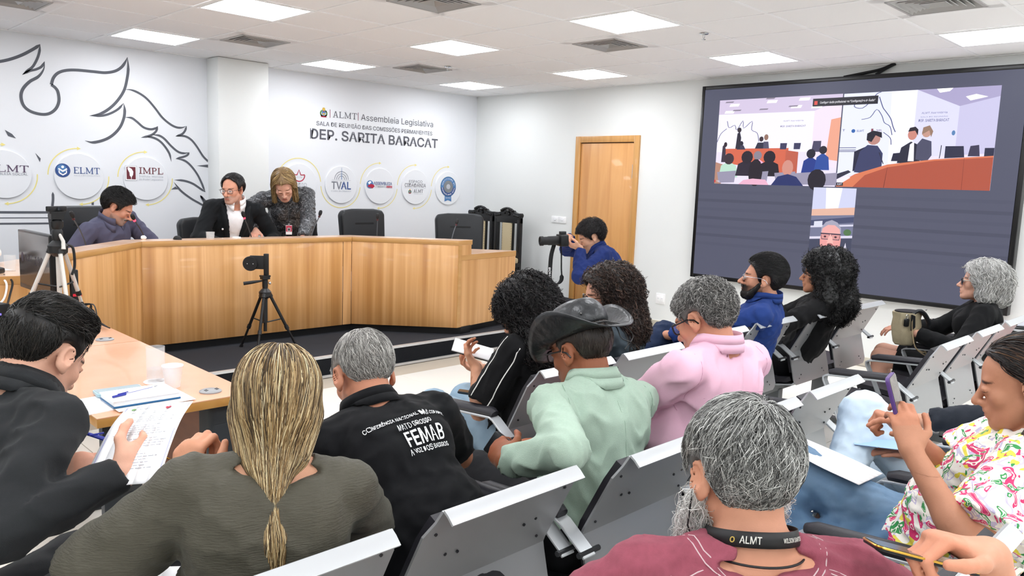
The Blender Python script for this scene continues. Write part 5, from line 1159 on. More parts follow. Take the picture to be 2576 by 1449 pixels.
# ================================================================== PERSON BUILDER
M_skin = mat('skin', '#c98f73', .52, attr='Col', var=(90, .05), bump=(420, .06), spec=.35)
M_hair = mat('hair', '#333333', .42, attr='Col', spec=.5)
M_hairm = mat('hair_matte', '#333333', .6, attr='Col', spec=.3)
def interp(th, pts):
    a = np.array(pts, float); return np.interp(th, np.radians(a[:, 0]), a[:, 1])
HLINE = [(0, .082), (25, .078), (45, .062), (58, .03), (66, -.012), (76, -.022), (84, .012), (95, .030), (108, .026), (122, -.015), (150, -.052), (180, -.06)]
def ear_free(F):
    for x in (-1, 1): F.ell((x*.086, -.010, -.006), (.026, .030, .040), k=.008, op=1)
def hair_cap(F, th=.010, line=HLINE, top=0.0, back=0.0, side=0.0):
    F.ell((0, -.018-back/2, .038+top/2), (.075+th+side, .095+th+back/2, .082+th+top/2), k=.01); F.ell((0, .02, .03+top/2), (.066+th+side, .068+th, .068+th+top/2), k=.012)
    F.fn(lambda X, Y, Z: Z-interp(np.arctan2(np.abs(X)+0*Y, Y+.01+0*X), line), (-.2, -.25, -.3), (.2, .2, .3), .012, 1)
def palette(rng, n, pal):
    """pal: list of (hex, weight)"""
    c = np.array([lin(h) for h, _ in pal]); w_ = np.array([q for _, q in pal], float); i = rng.choice(len(pal), n, p=w_/w_.sum()); return c[i]*rng.uniform(.75, 1.25, (n, 1))
def crown_flow(crown=(0, -.05, .11), g=.6, sweep=(0, 0, 0)):
    cr = np.array(crown); sw = np.array(sweep, float)
    def f(p): v = p-cr; v = v/(np.linalg.norm(v, axis=1, keepdims=True)+1e-6); return v*np.array([1, 1, .4])+np.array([0, 0, -g])+sw
    return f
def noneg(p): return p
def make_hair(parent, org, c, R, s, build, pal, base, n=1500, steps=6, ds=.012, flow=None, lift=.006, rad=.0011, wave=(0, 0), curl=None, res=.006, seed=1, disp=None, stick=1.0, jit=.25, name='hair', matte=False, root_ok=None, colf=None, ear=False, line=None, ban=None):
    F = Field(); build(F); F.disp = disp
    if ear: ear_free(F)
    rng = np.random.default_rng(seed)
    V, Q = F.mesh(res)
    if root_ok is not None: cand = np.nonzero(root_ok(V))[0]
    else: cand = np.arange(len(V))
    if ear: cand = cand[~((np.abs(V[cand, 0]) > .055) & (np.abs(V[cand, 1]+.008) < .034) & (V[cand, 2] < .045))]
    i = rng.choice(cand, n); _, g = F.grad(V[i]); SV, SF, per, PT, ok = strands(F, V[i]-g*.002, g, steps, ds, flow or crown_flow(), lift, rad, wave, rng, curl, stick, jit)
    tips = PT[:, -1]
    if ear: ok &= ~((np.abs(PT[:, :, 0]) > .060) & (np.abs(PT[:, :, 1]+.008) < .036) & (PT[:, :, 2] < .036) & (PT[:, :, 2] > -.06)).any(1)
    if line is not None: ok &= tips[:, 2] > interp(np.arctan2(np.abs(tips[:, 0]), tips[:, 1]+.01), line)-.012    # trim past the hairline
    if ban is not None: ok &= ~ban(PT.reshape(-1, 3)).reshape(len(ok), -1).any(1)
    nf = len(SF)//len(ok); SV = SV.reshape(len(ok), per, 3)[ok].reshape(-1, 3); n = int(ok.sum()); SF = (SF.reshape(len(ok), nf, 4)[0][None]+(np.arange(n)*per)[:, None, None]).reshape(-1, 4); i = i[ok]
    pc = palette(rng, n, pal) if colf is None else colf(rng, V[i]); bc = np.tile(lin(base), (len(V), 1)); bc = bc*rng.uniform(.85, 1.15, (len(V), 1))
    allV = np.concatenate([V, SV]); allF = np.concatenate([Q, SF+len(V)]); col = np.concatenate([bc, np.repeat(pc, per, 0)])
    W_ = np.array(c)+(allV*s)@R.T-np.array(org)
    return np_mesh(name, W_, allF, M_hairm if matte else M_hair, parent, col)
def headR(yaw, pitch, roll=0):
    """yaw: heading of the face (0 = +y, 90 = +x), pitch: nose down positive, roll: tilt to own right positive; degrees"""
    y, p, r = [math.radians(a) for a in (yaw, pitch, roll)]
    return np.array(Matrix.Rotation(-y, 3, 'Z') @ Matrix.Rotation(-p, 3, 'X') @ Matrix.Rotation(r, 3, 'Y'))
class Person: pass
def person(label, heading, pel, lean=(8, 12), side=0, twist=0, sh=.165, k=1.0, sex='m', hpos=None, hrot=(0, 0, 0), hs=1.0, arms=None, legs=None, skin='#c98f73', lips='#a8655a', brow='#2a1c14', stubble=None, open_eyes=True, fat=0.0, belly=0.0, nose=1.0, jaw=1.0, ears=True,
           top=None, bottom=None, shoes='#1a1a1a', fine=.0042, hand_res=.0042, group=None, lower=True, torso_len=1.0, neck_r=None, face=True, curve=12, neck_l=.046):
    q = Person(); h = math.radians(heading); f0 = np.array([math.sin(h), math.cos(h), 0]); r0 = np.array([math.cos(h), -math.sin(h), 0]); z = np.array([0, 0, 1.])
    P = np.array(pel, float); q.org = np.array([P[0], P[1], 0.]); q.t = thing('person', label, 'person', tuple(q.org), group=group or 'people at the meeting')
    def up(fwd, sd): a, b = math.radians(fwd), math.radians(sd); return nrm(z*math.cos(a)*math.cos(b)+f0*math.sin(a)+r0*math.sin(b))
    Rh = headR(*hrot)
    if hpos is not None:                                   # spine runs from pelvis to just below the skull base
        hc = np.array(hpos, float); Nt = hc+Rh@np.array([0, -.034, -.062])*hs-z*neck_l-f0*.012; v = Nt-P; L_ = np.linalg.norm(v); tl = min(max(L_/.497, .74), 1.25); dr = v/L_; fp = nrm(f0-dr*np.dot(f0, dr)); P = Nt-dr*tl*.497
        c1 = math.radians(curve); c2 = c1*.515; u1 = nrm(dr*math.cos(c1)-fp*math.sin(c1)); u2 = nrm(dr*math.cos(c2)+fp*math.sin(c2))
    else: u1 = up(lean[0], side*.6); u2 = up(lean[1], side); tl = torso_len*k; hc = None
    W_ = P+u1*.17*tl; Ch = W_+u2*.16*tl; S = Ch+u2*.125*tl; N = S+u2*.045*tl
    tw = math.radians(twist); rr = nrm((r0*math.cos(tw)-f0*math.sin(tw))); rr = nrm(rr-u2*np.dot(rr, u2)); ff = np.cross(u2, rr); f1 = nrm(f0-u1*np.dot(f0, u1)); r1 = np.cross(f1, u1)
    Rt = np.stack([rr, ff, u2], 1); Rp = np.stack([r1, f1, u1], 1); q.S, q.N, q.rr, q.ff, q.u2, q.P, q.Ch = S, N, rr, ff, u2, P, Ch; q.Rt = Rt
    if hc is None: hc = N+u2*.10*k+ff*.02
    q.hc, q.Rh, q.hs = hc, Rh, hs
    fem = sex == 'f'; q.k = k
    shl = {1: S+rr*sh*k-u2*.012, -1: S-rr*sh*k-u2*.012}
    hip = {1: P+r1*.088*k-u1*.03*k, -1: P-r1*.088*k-u1*.03*k}
    nr = neck_r or (.054 if not fem else .047)
    def torso(F, g=0.0, waist=1.0, skirt=0.0, full=True):
        hw = 1.08 if fem else 1.0
        F.ell(P, (.165*hw*k+g+belly*.3, .115*k+g+belly*.4, .12*k+g), Rp, .04); F.ell(W_+f1*belly*.5, (.135*k+g+belly*.7, .098*k+g+belly, .14*k+g), Rp, .05); F.ell(Ch, ((.138+.3*(sh-.16))*k+g, .102*k+g, .15*k+g), Rt, .04)
        for s_ in (1, -1): F.cone(S-u2*.004*k, shl[s_], .050*k+g*.8, .044*k+g*.8, .03); F.cone(N+u2*.012*k-ff*.012, shl[s_]-rr*s_*.03*k+u2*.012, .030*k+g*.3, .030*k+g*.4, .035); F.ell(Ch+rr*s_*.07*k+u2*.045*k-ff*.045*k, (.07*k+g, .05*k+g, .085*k+g), Rt, .03)
        if fem:
            for s_ in (1, -1): F.ell(Ch+rr*s_*.068*k+ff*.078*k+u2*.0*k, (.06*k+g, .05*k+g, .06*k+g), Rt, .03)
        else: F.ell(Ch+ff*.045*k+u2*.04*k, (.115*k+g, .065*k+g, .09*k+g), Rt, .03)
    # arms
    q.wr, q.el, boxes, hands_ = {}, {}, [], {}
    la, lf = .285*k, .255*k
    B = Field()
    if lower or True: torso(B)
    for s_, key in ((1, 'R'), (-1, 'L')):
        a = (arms or {}).get(key) or (P+f0*.32*k+r0*s_*.1*k+z*.06, r0*s_+z*-.3, f0*.7-z*.2-r0*s_*.5, -z, 'relax')
        el, wr = ik(shl[s_], a[0], la, lf, a[1]); q.wr[s_], q.el[s_] = wr, el
        af = (1+fat*.12)*k*(.9 if fem else 1); B.cone(shl[s_], el, .046*af, .038*af, .02); B.cone(el, el+(wr-el)*.35, .036*af, .038*af, .012); B.cone(el+(wr-el)*.3, wr, .038*af, .0255*af, .012)
        hands_[s_] = hand(B, wr, a[2], a[3], s_, a[4], .98*k*(.9 if fem else 1.0)*(a[5] if len(a) > 5 else 1)); q.hd = getattr(q, 'hd', {}); q.hd[s_] = (wr, nrm(a[2]), nrm(a[3]))
    # legs
    kn, an = {}, {}
    lt, ls = .43*k, .42*k
    for s_, key in ((1, 'R'), (-1, 'L')):
        a = (legs or {}).get(key) or (hip[s_]+f0*.44*k+z*-.36+r0*s_*.03, f0*.6+z)
        tgt = np.array(a[0], float); kn[s_], an[s_] = ik(hip[s_], tgt, lt, ls, a[1])
        B.cone(hip[s_], kn[s_], .083*k, .055*k, .05); B.cone(kn[s_], kn[s_]+(an[s_]-kn[s_])*.4, .054*k, .054*k, .03); B.cone(kn[s_]+(an[s_]-kn[s_])*.35, an[s_], .053*k, .036*k, .03)
        fd = np.array(a[2], float) if len(a) > 2 else f0; B.cone(an[s_]-z*.04, an[s_]+fd*.15*k-z*.05, .035*k, .028*k, .03)
    q.kn, q.an, q.hip = kn, an, hip
    # neck + head
    B.cone(N-u2*.03, hc+Rh@np.array([0, -.028, -.045])*hs, (nr+.003)*k, nr*k*.96, .02)
    head_field(B, hc, Rh, hs, sex, ears, fat, nose, jaw)
    hb = (hc-np.array([.155, .155, .15])*hs, hc+np.array([.155, .155, .155])*hs); boxes = [(hb, fine)]+[(hands_[s_], hand_res) for s_ in (1, -1)]
    V, Fc = B.mesh(.0125); cen = V[Fc].mean(1); keep = np.ones(len(Fc), bool)
    for (lo, hi), _ in boxes: keep &= ~((cen > np.array(lo)+.011) & (cen < np.array(hi)-.011)).all(1)
    Vs, Fs = [V], [Fc[keep]]; off = len(V)
    for (lo, hi), res in boxes:
        v, f_ = B.mesh(res, lo, hi); Vs.append(v); Fs.append(f_+off); off += len(v)
    V = np.concatenate(Vs); Fc = np.concatenate(Fs); used = np.unique(Fc); mp = np.full(len(V), -1); mp[used] = np.arange(len(used)); V = V[used]; Fc = mp[Fc]
    sk = lin(skin); col = np.tile(sk, (len(V), 1)); m = (np.linalg.norm(V-hc, axis=1) < .17*hs)
    if face: col[m] = head_colour(V[m], hc, Rh, hs, sk, lin(lips), None if brow is None else lin(brow), None if stubble is None else (lin(stubble[0]), stubble[1]), open_eyes)
    for s_ in (1, -1):                                     # knuckles and nails a touch redder
        w0, d0, n0 = q.hd[s_]; dist = (V-w0)@d0; mm = (np.linalg.norm(V-(w0+d0*.1), axis=1) < .1) & (dist > .06); col[mm] = col[mm]*np.array([1.03, .93, .9])
    q.body = np_mesh('body', V-q.org, Fc, M_skin, q.t, col)
    q.bodyF = B
    # garments
    q.shl = shl
    def garment(name, mt, g=.012, sleeve=.6, res=.0085, folds=None, neckr=None, neckdrop=0.0, vcut=None, hem=None, cuff=True, gs=None, waist=True, flare=0.0, extra=None, neckup=.0, parent=None, dropback=0.0):
        F = Field(); torso(F, g); gs_ = gs if gs is not None else g
        for s_ in (1, -1):
            e, w_, s0 = q.el[s_], q.wr[s_], shl[s_]
            if sleeve <= 0: continue
            if sleeve < 1: F.cone(s0, s0+(e-s0)*sleeve, .047*k+gs_, .042*k+gs_*1.5+flare, .02, 0, 'b')
            else:
                t = sleeve-1; F.cone(s0, e, .047*k+gs_, .040*k+gs_*1.1, .02); F.cone(e, e+(w_-e)*t, .040*k+gs_*1.1, .030*k+gs_*.9, .012, 0, 'b')
        if hem is not None: F.plane(P-u1*hem, -u1, .01)
        if vcut is not None:
            zb, wt = vcut
            def vf(X, Y, Z):
                lx = (X-S[0])*rr[0]+(Y-S[1])*rr[1]+(Z-S[2])*rr[2]; ly = (X-S[0])*ff[0]+(Y-S[1])*ff[1]+(Z-S[2])*ff[2]; lz = (X-S[0])*u2[0]+(Y-S[1])*u2[1]+(Z-S[2])*u2[2]
                return np.maximum(np.abs(lx)-wt*np.clip((lz-zb)/(0.04-zb), 0, 1.2), -(ly-.02))
            F.fn(vf, S-.5, S+.5, .004, 1)
        F.cone(N+u2*.008-u2*neckdrop, N+u2*.12+ff*.02, (neckr or nr+.012)*1.0, (neckr or nr+.012)*1.05, .006, 1)
        if neckdrop: F.ell(N-u2*.01+ff*.06, (.06+neckdrop*.3, .06, neckdrop+.02), Rt, .01, 1)
        if dropback: F.ell(N-u2*.005-ff*.05, (.085, .05, dropback), Rt, .01, 1)
        if extra: extra(F)
        if folds: F.disp = fold_noise(*folds)
        v, f_ = F.mesh(res); o = np_mesh(name, v-q.org, f_, mt, parent or q.t); q.F = getattr(q, 'F', {}); q.F[name] = F; return o
    q.garment = garment
    def trousers(mt, g=.014, res=.011, folds=(.004, 30, 3), length=1.0, name='trousers'):
        F = Field(); F.ell(P-u1*.01, (.168*(1.08 if fem else 1)*k+g+belly*.3, .122*k+g+belly*.4, .13*k+g), Rp, .06)
        for s_ in (1, -1):
            e = kn[s_]+(an[s_]-kn[s_])*length; F.cone(hip[s_], kn[s_], .088*k+g, .060*k+g, .05); F.cone(kn[s_], e, .060*k+g, (.042+.016*(1-length))*k+g, .03, 0, 'b')
        if folds: F.disp = fold_noise(*folds)
        v, f_ = F.mesh(res); o = np_mesh(name, v-q.org, f_, mt, q.t); q.F = getattr(q, 'F', {}); q.F[name] = F; return o
    q.trousers = trousers
    def shoe(mt):
        for s_, key in ((1, 'R'), (-1, 'L')):
            a = (legs or {}).get(key); fd = nrm(np.array(a[2], float)) if a is not None and len(a) > 2 else f0
            F = Field(); A = an[s_]-z*.045; F.cone(A-fd*.04, A+fd*.05, .042*k, .043*k, .03); F.cone(A+fd*.04-z*.008, A+fd*.16-z*.012, .044*k, .034*k, .03); F.cone(an[s_]-z*.0, A, .042*k, .045*k, .02); v, f_ = F.mesh(.009); np_mesh('shoe', v-q.org, f_, mt, q.t)
    q.shoe = shoe
    def collar(mt, rn=None, hgt=.04, fold=.05, spread=.5, tilt=0.0, back_only=False, name='collar', drop=0.0, thick=.003, flare=.0):
        rn_ = min(rn or 9, nr*k+.014); hd_ = nrm(hc+Rh@np.array([0, -.03, -.05])*hs-N); ax = nrm(u2*.75+hd_*.25+ff*tilt); fx = nrm(ff-ax*np.dot(ff, ax)); rx = np.cross(fx, ax); c0 = N+u2*(.016-drop)
        n = 33; ins, top_, out = [], [], []
        a0 = .28 if not back_only else 1.15
        for i in range(n):
            a = a0+(2*math.pi-2*a0)*i/(n-1); dv = fx*math.cos(a)*1.08+rx*math.sin(a); fr = max(0, math.cos(a)); ext = fold*(1+spread*fr*fr)
            b = c0+dv*rn_+fx*.012*k; hh = hgt*(1-.45*fr)
            ins.append(b+ax*0); top_.append(b+ax*hh+dv*.004); out.append(b+ax*(hh-ext)+dv*(flare+.011+.016*fr))
        mid = [(t_+o_)*.5+nrm(t_-c0-ax*np.dot(t_-c0, ax))*.003 for t_, o_ in zip(top_, out)]
        if getattr(q, 'F', None):                          # lay the fold on top of the garment
            GF = list(q.F.values())[-1]
            for row, gap in ((mid, .003), (out, .004)):
                A_ = np.array(row); d_, g_ = GF.grad(A_); A_ = A_+g_*np.clip(gap-d_, 0, .05)[:, None]; row[:] = list(A_)
        mb = MB(); rows = [ins, top_, mid, out]; rows = [[tuple(p-q.org) for p in r] for r in rows]
        for A, Bq in zip(rows[:-1], rows[1:]): mb.strip(A, Bq)
        o = obj(name, mb, mt, q.t, smooth=50); sm = o.modifiers.new('thick', 'SOLIDIFY'); sm.thickness = thick; sm.offset = 0; return o
    q.collar = collar
    def hair(build, pal, base, **kw): return make_hair(q.t, q.org, hc, Rh, hs, build, pal, base, **kw)
    q.hair = hair
    def HL(p): return hc+Rh@(np.array(p, float)*hs)-q.org      # head-local to thing space
    q.HL = HL
    def glasses(mt, lens_w=.024, lens_h=.019, rim=.0022, round_=2.6, lens=True, ymid=.103, temple_m=None, z0=-.002, ext=.012):
        g = None; rmb = MB()
        for s_ in (1, -1):
            P_ = []
            for i in range(24):
                a = 2*math.pi*i/24; ca, sa = math.cos(a), math.sin(a); e = 2/round_; x_ = lens_w*math.copysign(abs(ca)**e, ca); z_ = lens_h*math.copysign(abs(sa)**e, sa)
                P_.append(HL((s_*.033+x_, ymid-abs(s_*.033+x_)*.12, z0+z_)))
            rmb.tube(P_+[P_[0], P_[1]], rim, 6, caps=False)
        rmb.tube([HL((-.010, ymid, z0+.006)), HL((0, ymid+.003, z0+.009)), HL((.010, ymid, z0+.006))], rim, 6)
        g = obj('glasses', rmb, mt, q.t)
        for s_ in (1, -1): obj('temple', MB().tube([HL((s_*(.033+lens_w), ymid-.008, z0+.008)), HL((s_*.075, .085, z0+.010)), HL((s_*.084, .01, z0+.012)), HL((s_*.083, -.015, z0+.004)), HL((s_*.082, -.028, z0-.012))], rim*.9, 6), temple_m or mt, g)
        if lens:
            for s_ in (1, -1):
                P_ = []
                for i in range(20):
                    a = 2*math.pi*i/20; ca, sa = math.cos(a), math.sin(a); e = 2/round_; x_ = lens_w*math.copysign(abs(ca)**e, ca); z_ = lens_h*math.copysign(abs(sa)**e, sa); P_.append(HL((s_*.033+x_, ymid-.001-abs(s_*.033+x_)*.12, z0+z_)))
                mb = MB(); mb.add(P_, [tuple(range(20))]); obj('lens', mb, mat('spectacle_lens', '#ffffff', .05, alpha=.18, spec=.6), g, smooth=0)
        return g
    q.glasses = glasses
    return q
def on_surface(F, pts, dirs, steps=40):
    """march points along dirs until they meet the surface F=0"""
    p = pts.copy()
    for _ in range(steps): d = F.eval(p); p = p+dirs*np.clip(d, -.01, .05)[:, None]*.9
    return p
# ================================================================== PEOPLE
Zu = np.array([0, 0, 1.])
def cloth(name, c, rough=.85, bump=(420, .12), var=(30, .06), sheen=.03, wrinkle=(9, .6), **kw): return mat(name, c, rough, bump=bump, var=var, sheen=sheen, spec=.25, wrinkle=wrinkle, **kw)
def short_build(th=.012, top=0, back=0, side=0, line=HLINE): return lambda F: hair_cap(F, th, line, top, back, side)

def surf_line(F, pts, dirs, r=.0018):
    """a thin seam lying on a garment: pts marched along dirs onto the surface"""
    p = on_surface(F, np.array(pts, float), np.array(dirs, float)); return p
def seam(q, name, F, pts, dirs, r, mt):
    p = surf_line(F, pts, dirs); ok = np.abs(F.eval(p)) < .004; runs, cur = [], []
    for i in range(len(p)):
        if ok[i] and (not cur or np.linalg.norm(p[i]-cur[-1]) < .05): cur.append(p[i])
        else: runs.append(cur); cur = [p[i]] if ok[i] else []
    best = max(runs+[cur], key=len)
    return obj(name, MB().tube([tuple(v-q.org) for v in best], r, 5), mt, q.t) if len(best) > 2 else None
def back_text(q, F, body, cx, cz, width, height, mt, name='shirt_print', bold=.01, curve=0, side=-1, arch=0, rot=0.0):
    v, f_ = text_mesh(body, 1, 0, bold); w_ = v[:, 0].max()-v[:, 0].min(); h_ = v[:, 1].max()-v[:, 1].min(); x = v[:, 0]/w_*width; y = v[:, 1]/h_*height; y = y-arch*(x/width*2)**2
    x, y = x*math.cos(rot)-y*math.sin(rot), x*math.sin(rot)+y*math.cos(rot)
    fwd = q.ff*side; p = q.S+q.rr*(cx+x)[:, None]*(1 if side < 0 else -1)+q.u2*(cz+y)[:, None]+fwd*.30
    p = on_surface(F, p, np.tile(-fwd, (len(p), 1))); _, g = F.grad(p); p = p+g*.0055
    mb = MB(); mb.add([tuple(a-q.org) for a in p], f_); return obj(name, mb, mt, q.t, smooth=0)
M_denim = cloth('dark_denim', '#1d2a45', var=(60, .25)); M_denim_mid = ramp_mat('mid_denim', .85, [(.3, '#34506f'), (.5, '#577797'), (.75, '#7f9cb8')], 5, (1, 1, 1), 6, .4, bump=.1); M_denim_pale = ramp_mat('pale_denim', .85, [(.3, '#a9c2d8'), (.55, '#c6d9e8'), (.75, '#dbe8f2')], 5, (1, 1, 1), 6, .4, bump=.1)
M_denim_lt = ramp_mat('light_denim', .85, [(.3, '#7f9ab0'), (.55, '#9db6c8'), (.75, '#bacddb')], 5, (1, 1, 1), 6, .4, bump=.1); M_blacktr = cloth('black_trousers', '#101114'); M_greytr = cloth('dark_grey_trousers', '#2a2b2e'); M_shoeb = mat('brown_shoe', '#4a3020', .45); M_shoek = mat('black_shoe', '#121212', .4)
M_gold2 = mat('gold', '#d3a64a', .25, metal=1)

# ---- man in printed black polo
q = person('man with short grey hair leaning forward in a black polo printed on the back', 12, (1.23, 1.46, .515), (28, 44), 0, -4, sh=.172, k=1.03, hpos=(1.225, 1.8, 1.004), hrot=(14, 32, 0), skin='#c4866a', stubble=('#8c8078', .5), belly=.05, fat=.5,
    arms={'L': ((1.10, 1.93, .66), (-1, -.2, -.3), (.3, .8, -.2), (0, .3, -1), 'relax'), 'R': ((1.36, 1.93, .66), (1, -.2, -.3), (-.3, .8, -.2), (0, .3, -1), 'relax')})
M_polo = cloth('black_polo', '#0c0d10', bump=(900, .12)); q.garment('polo_shirt', M_polo, .016, .75, folds=(0.0080, 22, 5), neckr=.060); q.collar(M_polo, rn=.072, hgt=.035, fold=.05, spread=.2); q.trousers(M_greytr); q.shoe(M_shoek)
q.hair(short_build(.007), [('#8f8c88', 3), ('#b9b6b1', 4), ('#6f6c69', 2), ('#d6d3ce', 2)], '#7d7974', n=4200, steps=5, ds=.009, lift=.004, rad=.0008, flow=crown_flow((0, -.05, .11), .5, (.25, .1, 0)), ear=True, line=HLINE, seed=3)
M_print = mat('white_print', '#eef0f1', .6); PF = q.F['polo_shirt']
back_text(q, PF, 'CONFERÊNCIA NACIONAL DAS CIDADES', .02, -.028, .255, .016, M_print, arch=.012, bold=.008); back_text(q, PF, 'MATO GROSSO', .03, -.056, .1, .013, M_print, bold=.008); back_text(q, PF, 'FEMAB', .045, -.092, .115, .042, M_print, bold=.014); back_text(q, PF, 'A VOZ DOS BAIRROS', .045, -.128, .125, .015, M_print, bold=.008)

# ---- blonde woman
q = person('blonde woman with low ponytail in an olive blouse, seen from behind', 22, (.67, 1.40, .515), (4, 4), 0, 0, sh=.148, k=1.0, sex='f', hpos=(0.765, 1.435, 1.083), hrot=(30, 14, 3), hs=.98, skin='#cf9a7c', ears=True, belly=.03, torso_len=1.02,
    arms={'L': ((.60, 1.50, .93), (-.9, -.6, -.5), (.25, .25, .9), (.75, .4, -.2), 'grip', 1.05), 'R': ((.95, 1.72, .62), (1, -.3, -.3), (-.4, .9, -.1), (0, 0, -1), 'relax')})
M_olive = mat('olive_crepe', '#4d4a3f', .6, bump=(60, .35, (1, 1, 6)), var=(40, .1, (1, 1, 5)), sheen=.05, spec=.3)
def slit(F): F.ell(q.N-q.u2*.175-q.ff*.115+q.rr*.012, (.0095, .05, .062), q.Rt, .006, 1)
q.garment('blouse', M_olive, .018, .93, res=.0075, folds=(0.0060, 14, 9), neckr=.074, neckdrop=.008, dropback=.015, flare=.022, extra=slit); q.trousers(M_blacktr); q.shoe(M_shoek)
def blonde_hair(F):
    hair_cap(F, .011, [(0, .085), (30, .08), (50, .05), (65, -.03), (80, -.10), (100, -.115), (140, -.12), (180, -.13)], 0, .006, .0)
    for x in (-1, 1): F.cone((x*.068, -.02, -.02), (x*.045, -.055, -.10), .022, .022, .03)
    F.cone((0, -.062, -.03), (0, -.078, -.12), .062, .034, .04); F.cone((0, -.085, -.12), (.004, -.098, -.15), .03, .018, .03); F.cone((.004, -.098, -.15), (.01, -.112, -.25), .018, .026, .02); F.cone((.01, -.112, -.25), (.03, -.12, -.40), .026, .008, .02)
def blonde_flow(p):
    tie = np.array([.002, -.098, -.15]); v = tie-p; d = np.linalg.norm(v, axis=1, keepdims=True); v = v/(d+1e-6); dn = np.array([.06, -.01, -1.]); w_ = np.clip((d-.03)/.05, 0, 1); below = (p[:, 2:3] < -.145); cr = p-np.array([0, -.02, .13]); cr = cr/(np.linalg.norm(cr, axis=1, keepdims=True)+1e-6)
    return np.where(below, dn, v*(.45+.55*np.clip(-p[:, 2:3]/.08, 0, 1))+cr*.5*np.clip((p[:, 2:3])/.1, 0, 1)+np.array([0, -.1, -.55]))
q.hair(blonde_hair, [('#9c8055', 3), ('#c9b083', 2.6), ('#745a38', 3), ('#43331f', 3.4), ('#ead9b0', 1.5)], '#4e3d25', n=9000, steps=14, ds=.013, lift=.005, rad=.0009, flow=blonde_flow, seed=4, jit=.07)
obj('hair_tie', MB().tube([tuple(q.HL((.004+.021*math.cos(a), -.098+.021*math.sin(a), -.15))) for a in np.linspace(0, 6.3, 14)], .005, 6), M_plastic, q.t)
nk = [q.N+q.u2*.012+q.ff*(.068*math.cos(a)+.006)+q.rr*.066*math.sin(a)-q.u2*.02*max(0, math.cos(a)) for a in np.linspace(0, 6.283, 40)]; obj('necklace', MB().tube([tuple(p-q.org) for p in nk], .0028, 6), M_gold2, q.t)
e = [q.HL((.084+.002*math.cos(a), -.008+.012*math.cos(a), -.052+.013*math.sin(a))) for a in np.linspace(0, 6.0, 20)]; obj('earring', MB().tube([tuple(p) for p in e], .0016, 6), M_gold2, q.t)
def wristwatch(q, s_, mstrap, mcase, mdial, round_=True, t=-.02, r=.031, flip=1):
    w0, d0, n0 = q.hd[s_]; fa = nrm(q.wr[s_]-q.el[s_]); c0 = q.wr[s_]+fa*t-q.org; bn = nrm(-n0+fa*np.dot(n0, fa))*flip; tn = np.cross(fa, bn)
    st = obj('wrist_strap', MB().tube([tuple(c0+bn*math.cos(a)*r*.9+tn*math.sin(a)*r) for a in np.linspace(0, 6.283, 20)], .006, 6), mstrap, q.t); Mx = Matrix(((tn[0], fa[0], bn[0], 0), (tn[1], fa[1], bn[1], 0), (tn[2], fa[2], bn[2], 0), (0, 0, 0, 1))); Mx.translation = Vector(c0+bn*(r*.88))
    cs = obj('watch_case', MB().lathe([(.019, 0), (.02, .006), (.017, .009), (.001, .009)], 20, M=Mx) if round_ else MB().prism(rrect(.032, .038, .008), 0, .010, Mx), mcase, st); obj('watch_dial', MB().lathe([(.0155, .0092), (.001, .0096)], 20, M=Mx) if round_ else MB().prism(rrect(.027, .033, .006), .0102, .0106, Mx), mdial, cs)
wristwatch(q, -1, mat('red_strap', '#a3202c', .5), M_gold2, M_paper, True, -.025, .03)

# ---- bearded man in maroon T-shirt
q = person('man with messy grey hair and white beard in a maroon T-shirt with black lanyard', 38, (1.15, .60, .52), (2, 4), 0, 0, sh=.175, k=1.03, hpos=(1.172, 0.615, 1.080), hrot=(33, 14, 0), hs=.98, skin='#cf9478', stubble=None, belly=.09, fat=.6,
    arms={'R': ((1.325, .275, 1.015), (.6, -.7, -1), (-.5, .55, .22), (-.25, -.1, -1), 'grip', 1.0), 'L': ((.98, .99, .64), (-1, .2, -.3), (.4, .8, -.1), (0, 0, -1), 'relax')}, fine=.0038)
M_tee = mat('maroon_heather', '#8f4a58', .85, bump=(500, .15), var=(70, .28, (1, 1, .35)), sheen=.05, spec=.2, wrinkle=(9, .4)); q.garment('t_shirt', M_tee, .014, .8, res=.007, folds=(0.0080, 24, 12), neckr=.070, neckdrop=.003, dropback=.008); q.trousers(M_denim); q.shoe(M_shoek)
TF = q.F['t_shirt']; M_stitch = mat('pale_stitching', '#cbb3b6', .8)
for r_ in (.102, .112): pts = [q.N+q.rr*r_*math.sin(a)*1.02-q.ff*r_*math.cos(a)*.95+q.u2*.05 for a in np.linspace(-1.75, 1.75, 26)]; seam(q, 'neck_stitch', TF, pts, [-q.u2]*26, .0011, M_stitch)
for s_ in (-1, 1):
    for o_ in (0, .012): pts = [q.N+q.rr*s_*(.1+.12*t)-q.ff*(.055+.01*t+o_)+q.u2*.06 for t in np.linspace(0, 1, 12)]; seam(q, 'shoulder_stitch', TF, pts, [-q.u2]*12, .0011, M_stitch)
def grey_line(): return [(0, .082), (25, .078), (45, .06), (58, .03), (66, -.02), (76, -.03), (84, .0), (95, .022), (108, .022), (122, -.03), (150, -.085), (180, -.092)]
q.hair(short_build(.011, .006, .004, .001, grey_line()), [('#8d8d8a', 3), ('#b8b8b4', 3), ('#5b5b59', 3), ('#d8d8d4', 1.6), ('#3d3c3b', 1.4)], '#5f5e5c', n=12000, steps=6, ds=.0095, lift=.007, rad=.0007, flow=crown_flow((.02, -.06, .12), .75, (-.15, 0, 0)), wave=(.003, 60), ear=True, line=grey_line(), seed=5, jit=.4, stick=.92)
def beard(F):
    F.ell((0, .06, -.10), (.062, .05, .055), k=.02); F.cone((0, .07, -.11), (0, .06, -.19), .05, .025, .03)
    for x in (-1, 1): F.cone((x*.066, .012, -.03), (x*.05, .05, -.10), .018, .028, .03)
